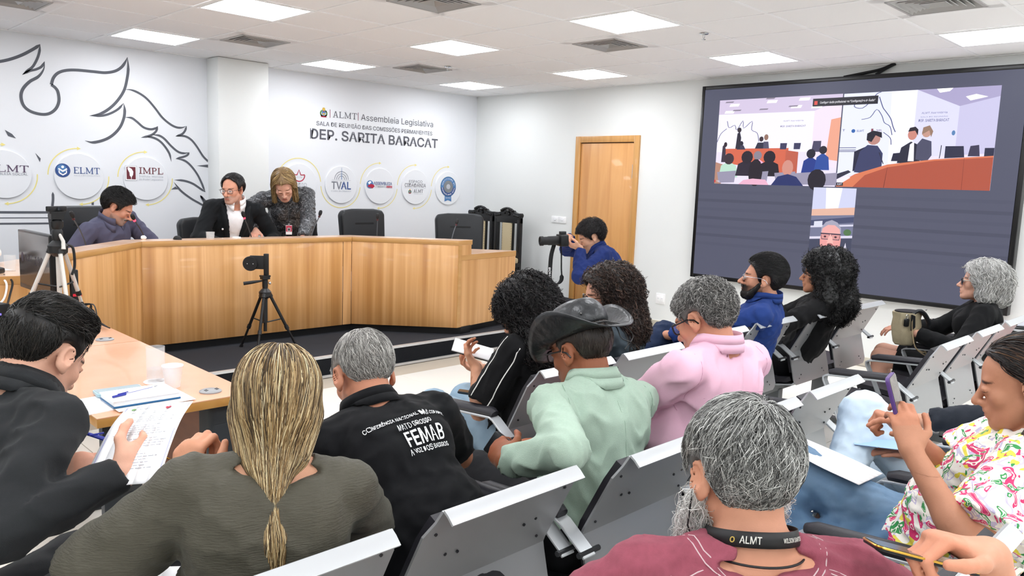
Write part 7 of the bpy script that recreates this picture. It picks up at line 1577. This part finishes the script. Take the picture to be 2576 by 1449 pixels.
q.hair(bob, [('#b9b8b5', 4), ('#d8d7d4', 3), ('#8e8d8b', 2), ('#efeeec', 1.5)], '#a3a29f', n=2600, steps=11, ds=.011, lift=.009, rad=.0013, wave=(.009, 45), flow=dn, seed=16, disp=fold_noise(.007, 40, 9), res=.008, jit=.15, ban=faceban)
# handbag
t = thing('handbag', 'champagne bucket handbag with black scarf handle on the silver-haired woman\'s lap', 'bag', (5.13, 1.66, .655), -.3); t.scale = (1.0, 1.0, 1.0); M_bag = mat('champagne_leather', '#c2b596', .35, metal=.25, bump=(120, .2), var=(40, .12)); P_ = []
for z_, rx_, ry_ in ((0, .065, .05), (.012, .078, .058), (.06, .092, .068), (.12, .102, .074), (.17, .095, .066), (.195, .10, .072), (.205, .1, .072)): P_.append([Vector((rx_*math.cos(a)*(1+.045*math.sin(7*a+z_*9)), ry_*math.sin(a)*(1+.045*math.sin(7*a+z_*9)), z_)) for a in np.linspace(0, 6.283, 41)[:-1]])
obj('bag_body', MB().rings(P_), M_bag, t, smooth=60); obj('bag_lining', MB().prism([(.084*math.cos(a), .063*math.sin(a)) for a in np.linspace(0, 6.283, 25)[:-1]], .2055, .212), M_leatherd, t); obj('scarf_handle', MB().tube(catmull([(-.03, -.06, .2), (-.0, -.075, .222), (.05, -.08, .20), (.09, -.085, .15), (.10, -.08, .12)], 6), [.011]*8+[.014]*17, 8), M_leather, t); obj('handle_studs', MB().sphere((.04, -.095, .23), .005, 6, 5).sphere((.1, -.1, .17), .005, 6, 5), M_chrome, t)
obj('scarf_tail', MB().prism([(0, 0), (.03, -.01), (.04, -.08), (.01, -.1)], -.004, .004, Matrix.Translation((-.06, -.074, .2)) @ Matrix.Rotation(math.pi/2, 4, 'X')), M_leather, t); ch = obj('key_fob', MB().prism(rrect(.034, .05, .01), -.008, .008, Matrix.Translation((-.085, -.062, .15)) @ Matrix.Rotation(math.pi/2, 4, 'X')), M_plastic, t, bevel=.003); obj('fob_ring', MB().tube([(-.085+.01*math.cos(a), -.062, .187+.012*math.sin(a)) for a in np.linspace(0, 6.2, 14)], .002, 5), M_chrome, ch)
for k_ in range(2): obj('bag_strap', MB().tube(catmull([(-.05, -.072, .19), (-.055, -.085, .1), (-.03, -.1, .0), (.03+.02*k_, -.12, -.03-.02*k_), (.07, -.08, .0), (.088, -.03, .1), (.085, -.0, .19)], 6), .004, 5), mat('beige_strap', '#b59f7c', .5), t)

# ---- photographer
q = person('photographer with dark wavy hair in a navy shirt crouching with his camera by the door', -44, (5.26, 3.98, .63), (14, 30), 0, 0, sh=.172, k=1.02, hpos=(5.085, 4.175, 1.137), hrot=(-50, 22, 0), skin='#d3a287', brow='#17110d', stubble=('#2c211b', .5), open_eyes=False, fine=.005,
    arms={'L': ((4.895, 4.13, 1.055), (-.3, -.6, -1), (-.55, .55, .25), (.3, .3, .9), 'hold'), 'R': ((4.96, 4.30, 1.13), (.9, .3, -.5), (-.6, .1, .1), (-.2, .3, -1), 'grip')}, legs={'L': ((4.95, 4.2, .08), (-.5, .6, 1), (-.6, .7, 0)), 'R': ((5.5, 3.7, .09), (-.7, .7, .0), (-.6, .7, 0))})
M_navy = cloth('navy_cotton', '#1c2c62', var=(20, .08)); q.garment('shirt', M_navy, .018, 1.92, folds=(0.0100, 18, 27), neckr=.060); q.collar(M_navy, rn=.07, hgt=.04, fold=.055); q.trousers(M_greytr); q.shoe(M_shoek)
q.hair(short_build(.02, .014, .006, .003), [('#141113', 4), ('#211c1c', 2), ('#332b29', 1)], '#0e0c0d', n=2200, steps=6, ds=.009, lift=.014, rad=.0013, wave=(.006, 140), curl=True, flow=crown_flow((0, -.03, .12), .2, (0, .6, 0)), ear=True, line=HLINE, seed=17, jit=.5)
cam_f = nrm(np.array([-.82, .45, -.05])); cam_u = np.array([0, 0, 1.]); cam_r = nrm(np.cross(cam_f, cam_u)); cam_u = np.cross(cam_r, cam_f); cc = np.array([4.80, 4.245, 1.115]); Mx = Matrix(((cam_r[0], cam_f[0], cam_u[0], 0), (cam_r[1], cam_f[1], cam_u[1], 0), (cam_r[2], cam_f[2], cam_u[2], 0), (0, 0, 0, 1))); My = Mx @ Matrix.Rotation(-math.pi/2, 4, 'X')
t = thing('camera', 'black mirrorless camera with long zoom lens and hanging strap', 'camera', tuple(cc)); obj('camera_body', MB().prism(rrect(.13, .095, .012), -.035, .03, My @ Matrix.Identity(4)), M_plastic, t, bevel=.004); obj('lens', MB().lathe([(.034, .03), (.037, .04), (.037, .12), (.034, .125), (.034, .16), (.039, .165), (.039, .19), (.034, .192), (.03, .178)], 24, M=My), M_mic, t); obj('front_glass', MB().lathe([(.031, .176), (.02, .181), (.001, .183)], 20, M=My), mat('lens_glass', '#3c4046', .05, spec=.9), t); obj('viewfinder_hump', MB().prism(rrect(.045, .03, .006), -.03, .02, My @ Matrix.Translation((0, -.058, 0))), M_plastic, t, bevel=.003)
SP = catmull([(.02, .06, .0), (-.0, .05, -.09), (-.005, .03, -.2), (.0, .05, -.30), (.05, .02, -.335), (.09, -.0, -.30), (.085, -.02, -.2), (.08, -.02, -.08), (.07, -.0, -.0)], 6); A = [tuple(Vector((p[0], 0, 0))+Vector((-.02, p[1], p[2]))) for p in SP]
wd_ = cam_r*.0; sa, sb = [], []
for i, p in enumerate(SP):
    c_ = cam_f*(.09-p[0]*1.2)*.9+np.array([0, 0, p[2]-.03])+cam_r*.02; w_ = .017 if i < len(SP)*.66 else .006; d_ = nrm(np.array([.7, -.7, 0]))*w_; sa.append(tuple(c_-d_)); sb.append(tuple(c_+d_))
mb = MB(); mb.strip(sa, sb); o = obj('neck_strap', mb, M_strap, t, smooth=60); m_ = o.modifiers.new('t', 'SOLIDIFY'); m_.thickness = .003
v, f_ = text_mesh('SONY', .03, 0, .0004); mb = MB(); i0 = int(len(SP)*.3); base = (np.array(sa[i0])+np.array(sb[i0]))/2; dv = nrm(np.array(sa[i0+4])-np.array(sa[i0])); rv = nrm(np.array(sb[i0])-np.array(sa[i0])); nv = np.cross(rv, dv); nv = nv*np.sign(np.dot(nv, -cc+np.array([0, 0, 1.55]))); mb.add([tuple(base+dv*a[0]*1.6-rv*a[1]+nv*.003) for a in v], f_); obj('strap_text', mb, M_print, t, smooth=0)

# ---- man in dark suit writing at the table
q = person('man with black quiff in a charcoal suit bending over his papers', 74, (.17, 1.86, .535), (30, 38), 0, 0, sh=.168, k=1.04, hpos=(0.505, 2.1, 1.098), hrot=(58, 34, 0), hs=1.0, skin='#d9a68e', stubble=('#b08a78', .3), open_eyes=False, brow='#231a15', nose=1.0, neck_r=.056,
    arms={'R': ((.565, 1.74, .895), (-.3, -.9, -.6), (.5, .25, .25), (-.5, .6, -.3), 'pinch'), 'L': ((.46, 1.93, .865), (-.7, .5, -.8), (.75, -.3, .1), (.2, .5, -.7), 'hold')})
M_suit = mat('charcoal_wool', '#222426', .8, bump=(600, .12), var=(120, .12), sheen=.05, spec=.25, wrinkle=(8, .5)); q.garment('suit_jacket', M_suit, .018, 1.93, res=.0075, folds=(0.0110, 16, 33), neckr=.075, gs=.013, hem=.15); q.collar(M_suit, rn=.083, hgt=.035, fold=.06, back_only=True, name='jacket_collar', flare=.01); q.collar(mat('black_shirt', '#131315', .7), rn=.07, hgt=.045, fold=.05, name='shirt_collar'); q.trousers(M_suit); q.shoe(M_shoek)
def quiff(F): hair_cap(F, .011, [(0, .088), (25, .085), (45, .066), (58, .035), (66, -.012), (76, -.03), (84, .012), (95, .032), (108, .028), (122, -.01), (150, -.045), (180, -.055)], .012, 0, 0); F.ell((0, .058, .115), (.055, .045, .028), k=.03); F.ell((0, .0, .122), (.06, .07, .02), k=.03)
q.hair(quiff, [('#151311', 4), ('#211d1a', 2.5), ('#332d27', 1)], '#100e0d', n=5200, steps=6, ds=.010, lift=.005, rad=.0009, flow=lambda p: np.where(p[:, 2:3] > .06, np.array([.25, .9, .1]), np.array([0, .25, -1.])), seed=18, jit=.3, ear=True, line=HLINE)
# his paper, pen
pa = [np.array(p) for p in [(.485, 1.765, .875), (.535, 1.82, .925), (.585, 1.87, .968), (.635, 1.92, .99)]]; pb = [np.array(p) for p in [(.60, 1.635, .90), (.65, 1.70, .95), (.70, 1.76, .99), (.75, 1.815, 1.01)]]
t, c0, rows = paper_curve('paper_sheets', 'printed form with letterhead held by the man in the charcoal suit', 'papers', pa, pb)
RW = np.array([[np.array(p) for p in r] for r in rows])   # [across][along]
def on_paper(u, v):     # u 0..1 across (left edge to right edge), v 0..1 from bottom to top
    i = np.clip(u*6, 0, 5.999); j = np.clip(v*(RW.shape[1]-1), 0, RW.shape[1]-1.001); i0, j0 = int(i), int(j); a, b = i-i0, j-j0
    p = RW[i0, j0]*(1-a)*(1-b)+RW[i0+1, j0]*a*(1-b)+RW[i0, j0+1]*(1-a)*b+RW[i0+1, j0+1]*a*b; n = np.cross(RW[i0+1, j0]-RW[i0, j0], RW[i0, j0+1]-RW[i0, j0]); n = nrm(n); n = n*np.sign(n[2]); return p+n*.0016-c0
def pquad(u0, v0, u1, v1, mb): mb.add([tuple(on_paper(*p)) for p in ((u0, v0), (u1, v0), (u1, v1), (u0, v1))], [(0, 1, 2, 3)])
mb = MB(); pquad(.03, .03, .04, .5, mb); pquad(.03, .5, .04, .97, mb); pquad(.96, .03, .97, .5, mb); pquad(.96, .5, .97, .97, mb); [pquad(.04+.115*i, .965, .04+.115*(i+1), .972, mb) for i in range(8)]; obj('page_border', mb, mat('page_lilac', '#a9add8', .7), t, smooth=0)
mb = MB(); rng = np.random.default_rng(2)
for i in range(26):
    v_ = .84-.028*i
    if i in (2, 7, 13, 18): continue
    u_ = .28 if i % 6 else .12; e_ = rng.uniform(.6, .92)
    while u_ < e_: w_ = rng.uniform(.03, .09); pquad(u_, v_, min(u_+w_, e_), v_+.006, mb); u_ += w_+.015
ln = obj('print_lines', mb, mat('page_text_grey', '#a3a5ad', .8), t, smooth=0); ln['kind'] = 'stuff'
def ptext(body, u, v, w_, h_, mt):
    tv, tf = text_mesh(body, 1, 0, 0); ww = tv[:, 0].max()-tv[:, 0].min(); hh = max(tv[:, 1].max()-tv[:, 1].min(), .3); m2 = MB(); m2.add([tuple(on_paper(u+a[0]/ww*w_, v+a[1]/hh*h_)) for a in tv], tf); obj('letterhead', m2, mt, t, smooth=0)
ptext('ALMT', .32, .92, .16, .03, M_mgrey); ptext('ALMT', .4, .07, .16, .03, M_lgrey); ptext('♥', .68, .91, .08, .04, M_red) if False else None
hm = MB(); hm.add([tuple(on_paper(.68+.045*x, .905+.028*y)) for x, y in [(0, -1), (.9, .1), (.95, .6), (.5, .9), (0, .5), (-.5, .9), (-.95, .6), (-.9, .1)]], [tuple(range(8))]); obj('heart_mark', hm, M_red, t, smooth=0); hm = MB(); hm.add([tuple(on_paper(.16+.035*math.cos(a), .92+.02*math.sin(a))) for a in np.linspace(0, 6.28, 11)[:-1]], [tuple(range(10))]); obj('crest_mark', hm, M_green, t, smooth=0)
w0, d0, n0 = q.hd[1]; pc = w0+d0*.10+n0*.045; t = thing('ballpoint_pen', 'blue ballpoint pen held over the printed form', 'pen', tuple(pc)); dr = Vector(nrm(np.array([-.55, .35, .25]))); obj('barrel', MB().tube([dr*.07, dr*-.06], .0035, 8), M_glass, t); obj('cap', MB().tube([dr*.07, dr*.115], [.005, .004], 8).box(dr*.09+Vector((0, 0, .006)), (.03, .004, .003)), M_penblue, t); obj('tip', MB().tube([dr*-.06, dr*-.075], [.003, .0006], 8), M_gold2, t)
# office chair under him
t = thing('office_chair', 'black office chair with long armrests under the man in charcoal suit', 'chair', (.20, 1.84, 0), -math.radians(70)); obj('seat', MB().prism(rrect(.5, .5, .08), .40, .465), M_leather, t, bevel=.02); obj('backrest', MB().prism(rrect(.46, .5, .08), -.04, .03, Matrix.Translation((0, -.30, .78)) @ Matrix.Rotation(math.pi/2+.1, 4, 'X')), M_leather, t, bevel=.02)
for s_ in (-1, 1): a_ = obj('armrest', MB().box((s_*.30, .03, .645), (.075, .36, .03)), M_plastic, t, bevel=.008); obj('arm_post', MB().tube([(s_*.25, -.05, .43), (s_*.30, -.03, .63)], .018, 8), M_plastic, a_); obj('chrome_edge', MB().tube([(s_*.338, -.14, .662), (s_*.338, .2, .662)], .0025, 6), M_chrome, a_)
obj('column', MB().tube([(0, 0, .09), (0, 0, .41)], .03, 10), M_plastic, t)
for k_ in range(5): a = 2*math.pi*k_/5+.3; l = obj('base_leg', MB().tube([(0, 0, .1), (.3*math.cos(a), .3*math.sin(a), .07)], [.025, .015], 8), M_plastic, t); obj('caster', MB().sphere((.3*math.cos(a), .3*math.sin(a), .03), .03, 10, 6), M_plastic, l)
# rolled papers on the blonde woman's lap
def lap_paper():
    a = [np.array(p) for p in [(.50, 1.74, .70), (.43, 1.62, .725), (.355, 1.51, .735), (.335, 1.475, .72), (.345, 1.465, .695)]]; b = [np.array(p) for p in [(.68, 1.60, .70), (.60, 1.49, .72), (.51, 1.39, .71), (.485, 1.36, .69), (.495, 1.355, .67)]]
    return paper_curve('paper_sheets', 'white papers curling over on the lap of the blonde woman', 'papers', a, b, thick=.003)
lap_paper()

# ---- three people behind the desk
q = person('man with wavy black hair and grey stubble in a slate shirt speaking into a microphone', 168, (2.13, 6.74, DH+.53), (14, 26), 4, -14, sh=.175, k=1.06, hpos=(2.14, 6.54, 1.258), hrot=(122, 30, 0), hs=1.03, skin='#cf957c', brow='#1a1310', stubble=('#8d827b', .75), open_eyes=False, belly=.05, nose=1.15, fat=.3, fine=.005,
    arms={'R': ((1.93, 6.38, .955), (-.6, .2, -.7), (.6, -.5, 0), (0, 0, -1), 'relax'), 'L': ((2.34, 6.36, .955), (.7, .2, -.7), (-.6, -.5, 0), (0, 0, -1), 'relax')})
M_slate = cloth('slate_cotton', '#55556a', var=(20, .06)); q.garment('shirt', M_slate, .022, 1.9, folds=(0.0120, 15, 37), neckr=.07, res=.009); q.collar(M_slate, rn=.074, hgt=.045, fold=.07, spread=.7); q.trousers(M_greytr, res=.016); q.shoe(M_shoek)
q.hair(short_build(.02, .012, .004, .004), [('#0e0d0e', 5), ('#1c1a1b', 2), ('#3a3838', .6)], '#0a090a', n=2200, steps=6, ds=.010, lift=.010, rad=.0013, wave=(.004, 90), flow=lambda p: np.where(p[:, 2:3] > .05, np.array([0, -.9, .0]), np.array([0, -.3, -1.])), ear=True, line=HLINE, seed=19, jit=.35)
obj('moustache', MB().tube([tuple(q.HL(p)) for p in ((-.028, .088, -.058), (-.012, .101, -.050), (0, .103, -.049), (.012, .101, -.050), (.028, .088, -.058))], [.003, .006, .006, .006, .003], 6), mat('moustache_black', '#1a1512', .7), q.t)

q = person('man with receding black hair and thin glasses in a black suit and white open shirt', 196, (3.14, 6.76, DH+.55), (2, 4), 0, 0, sh=.175, k=1.08, hpos=(3.115, 6.62, 1.417), hrot=(236, 8, 0), hs=1.03, skin='#d69a80', brow='#3a2a22', stubble=('#a5948b', .5), nose=1.15, jaw=1.05, fine=.005, belly=.02,
    arms={'R': ((2.93, 6.40, .96), (-.7, .2, -.8), (.5, -.6, 0), (0, 0, -1), 'relax'), 'L': ((3.36, 6.42, .96), (.7, .2, -.8), (-.6, -.5, 0), (0, 0, -1), 'relax')})
M_wsh = cloth('white_shirt_front', '#f3f4f6'); M_ksuit = cloth('black_suit', '#16191c'); q.garment('shirt', M_wsh, .014, 1.97, folds=(0.0040, 20, 3), neckr=.066, neckdrop=.03, res=.009); q.garment('suit_jacket', M_ksuit, .028, 1.9, folds=(0.0080, 15, 43), neckr=.085, vcut=(-.44, .085), res=.008, gs=.02); q.collar(M_wsh, rn=.072, hgt=.045, fold=.055, spread=.8); q.trousers(M_ksuit, res=.016); q.shoe(M_shoek)
# lapels
for s_ in (-1, 1):
    JF = q.F['suit_jacket']; inner = [q.S+q.rr*s_*(.082*(1-t)+.012*t)+q.u2*(.03-.40*t)+q.ff*.3 for t in np.linspace(0, 1, 12)]; outer = [q.S+q.rr*s_*((.082*(1-t)+.012*t)+.055*math.sin(math.pi*min(1, .25+t*.75))**.7)+q.u2*(.03-.40*t+.02)+q.ff*.3 for t in np.linspace(0, 1, 12)]
    A = on_surface(JF, np.array(inner)+q.rr*s_*.006, np.tile(-q.ff, (12, 1)))+q.ff*.005; Bq = on_surface(JF, np.array(outer), np.tile(-q.ff, (12, 1)))+q.ff*.007; mb = MB(); mb.strip([tuple(p-q.org) for p in A], [tuple(p-q.org) for p in Bq]); o = obj('lapel', mb, M_ksuit, q.t, smooth=60); m_ = o.modifiers.new('t', 'SOLIDIFY'); m_.thickness = .004
pp = on_surface(q.F['suit_jacket'], np.array([q.S-q.rr*-.105-q.u2*.16+q.ff*.3]), np.array([-q.ff]))[0]+q.ff*.009; obj('lapel_pin', MB().sphere(tuple(pp-q.org), .009, 8, 6), M_paper, q.t)
q.hair(short_build(.013, .006, 0, .003, [(0, .105), (18, .10), (32, .085), (45, .075), (56, .05), (64, -.005), (76, -.02), (84, .014), (95, .03), (108, .026), (122, -.015), (150, -.05), (180, -.058)]), [('#141214', 4), ('#242122', 2), ('#3d3838', .6)], '#100e10', n=1800, steps=5, ds=.010, lift=.006, rad=.0012, flow=lambda p: np.where(p[:, 2:3] > .06, np.array([.5, -.5, .0]), np.array([0, -.4, -1.])), ear=True, line=HLINE, seed=20, jit=.25)
q.glasses(mat('thin_dark_frame', '#2c1f1c', .3), lens_w=.024, lens_h=.018, rim=.0018)

q = person('woman with blonde shoulder-length hair leaning over the desk in a dark patterned blouse with badge', 200, (3.95, 7.08, DH+.90), (34, 44), 0, 0, sh=.18, k=1.12, sex='f', hpos=(3.67, 6.74, 1.465), hrot=(208, 40, 6), hs=1.12, skin='#d9a58f', lips='#b05a5a', brow='#7a5a40', open_eyes=False, fat=.5, fine=.005, belly=.05,
    arms={'L': ((3.66, 6.38, .995), (.9, .5, -.2), (-.5, -.45, -.5), (-.3, 0, -1), 'pinch'), 'R': ((3.33, 6.62, 1.05), (-.8, .6, .2), (-.5, -.6, -.3), (0, 0, -1), 'relax')}, legs={'L': ((4.05, 7.18, DH+.08), (.1, -.3, .2), (-.2, -.9, 0)), 'R': ((3.85, 7.25, DH+.08), (.1, -.3, .2), (-.2, -.9, 0))})
M_patt = bpy.data.materials.new('patterned_blouse'); M_patt.use_nodes = True
def _patt(m):
    nt = m.node_tree; b = nt.nodes['Principled BSDF']; L = nt.links; b.inputs['Roughness'].default_value = .45; tc = nt.nodes.new('ShaderNodeTexCoord'); n = nt.nodes.new('ShaderNodeTexNoise'); n.inputs['Scale'].default_value = 34; n.inputs['Detail'].default_value = 1; n.inputs['Distortion'].default_value = 2.2; L.new(tc.outputs['Object'], n.inputs['Vector']); r = nt.nodes.new('ShaderNodeValToRGB'); e = r.color_ramp.elements
    for _ in range(3): e.new(.5)
    for el, (p, c) in zip(e, [(0, '#1c1e21'), (.50, '#303338'), (.53, '#b9bcc0'), (.555, '#34373c'), (.7, '#17181b')]): el.position = p; el.color = srgb(c)
    L.new(n.outputs['Fac'], r.inputs[0]); L.new(r.outputs[0], b.inputs['Base Color'])
_patt(M_patt)
q.garment('blouse', M_patt, .022, 1.93, folds=(0.0120, 16, 47), neckr=.066, res=.009, hem=-.02); q.trousers(M_blacktr, .02, .014); q.shoe(M_shoek); q.collar(M_patt, rn=.07, hgt=.03, fold=.04)
def lob(F):
    hair_cap(F, .016, [(0, .075), (20, .08), (40, .06), (58, .01), (70, -.08), (85, -.12), (140, -.13), (180, -.13)], .006, .008, .006)
    for x in (-1, 1): F.cone((x*.078, .0, 0), (x*.085, .035, -.13), .024, .022, .03)
    F.cone((0, -.08, .0), (0, -.08, -.12), .07, .06, .04); F.ell((0, .115, -.04), (.066, .07, .12), k=.02, op=1)
q.hair(lob, [('#b39766', 4), ('#8a6d44', 3), ('#d4bb8c', 2), ('#5f4930', 1.4)], '#7f6644', n=2000, steps=12, ds=.012, lift=.005, rad=.0014, flow=lambda p: np.array([0, .1, -1.])+np.where(p[:, 2:3] > .0, (p-np.array([.02, .03, .13]))*np.array([14, 3, 0])+np.where(p[:, 1:2] > .03, np.array([0, -.5, 0.]), 0), 0), seed=21, jit=.12, ban=faceban)
bc = np.array([3.60, 6.52, 1.065]); t = thing('id_badge', 'red and white photo badge hanging from the leaning woman\'s lanyard', 'badge', tuple(bc)); t.rotation_euler = (0, 0, -.35); obj('card', MB().box((0, 0, 0), (.055, .004, .085)), M_paper, t, bevel=.001); obj('red_field', MB().box((0, -.0026, .012), (.052, .001, .055)), mat('badge_red', '#b8344c', .5), t); obj('photo', MB().box((0, -.0034, .004), (.026, .001, .032)), M_lgrey, t); obj('photo_head', MB().prism([(.009*math.cos(a), .012*math.sin(a)) for a in np.linspace(0, 6.28, 13)[:-1]], 0, .001, Matrix.Translation((0, -.004, .004)) @ Matrix.Rotation(math.pi/2, 4, 'X')), mat('badge_dark', '#3a2a28', .6), t); obj('clip', MB().box((0, 0, .05), (.012, .006, .02)), M_chrome, t); obj('cord', MB().tube([(0, 0, .06), (.0, .03, .14), (.005, .07, .22)], .003, 6), M_lany, t)

# ---- person typing at the far left wing of the desk (hands in view)
q = person('person in white sleeves working at the left wing of the desk', 150, (.86, 6.28, DH+.53), (8, 12), 0, 0, sh=.16, k=1.0, hpos=None, hrot=(150, 20, 0), skin='#d79f88', fine=.006,
    arms={'L': ((1.09, 5.86, .955), (.9, .3, -.4), (.12, -.85, -.1), (0, 0, -1), 'relax'), 'R': ((.93, 5.86, .955), (-.9, .3, -.4), (.25, -.85, -.1), (0, 0, -1), 'relax')})
q.garment('shirt', cloth('white_cotton', '#f0f1f3'), .02, 1.9, folds=(0.0080, 20, 3), res=.011); q.trousers(M_blacktr, res=.016); q.shoe(M_shoek); q.hair(short_build(.012), [('#2a211c', 1)], '#201915', ear=True, n=500, steps=4)
t = thing('paper_sheets', 'white papers under the typing hands at the desk wing', 'papers', (1.05, 5.72, .902), .3); obj('sheet', MB().box((0, 0, .002), (.3, .2, .004)), M_paper, t)

# ---- red-lidded bin and folded papers beside the screen
t = thing('plastic_bin', 'red plastic bin with papers and plates on top beside the screen', 'bin', (6.55, 1.22, 0)); obj('bin_body', MB().lathe([(.001, 0), (.15, 0), (.2, .62), (.21, .63), (.21, .65), (.19, .65)], 28), mat('red_plastic', '#d5303f', .4), t); obj('rim', MB().lathe([(.205, .62), (.222, .625), (.222, .655), (.2, .66), (.2, .64)], 28), M_plastic, t); obj('lid', MB().lathe([(.215, .656), (.21, .67), (.001, .675)], 28), mat('grey_lid', '#b9bcbd', .35, metal=.3), t)
t = thing('magazine_pile', 'small pile of magazines lying on the red bin', 'magazines', (6.52, 1.26, .677), .5); [obj('magazine', MB().box((random.uniform(-.02, .02), random.uniform(-.02, .02), .004+.008*k_), (.21, .28, .007), Rz(random.uniform(-.2, .2))), [M_paper, M_plastic, M_lgrey][k_], t) for k_ in range(3)]
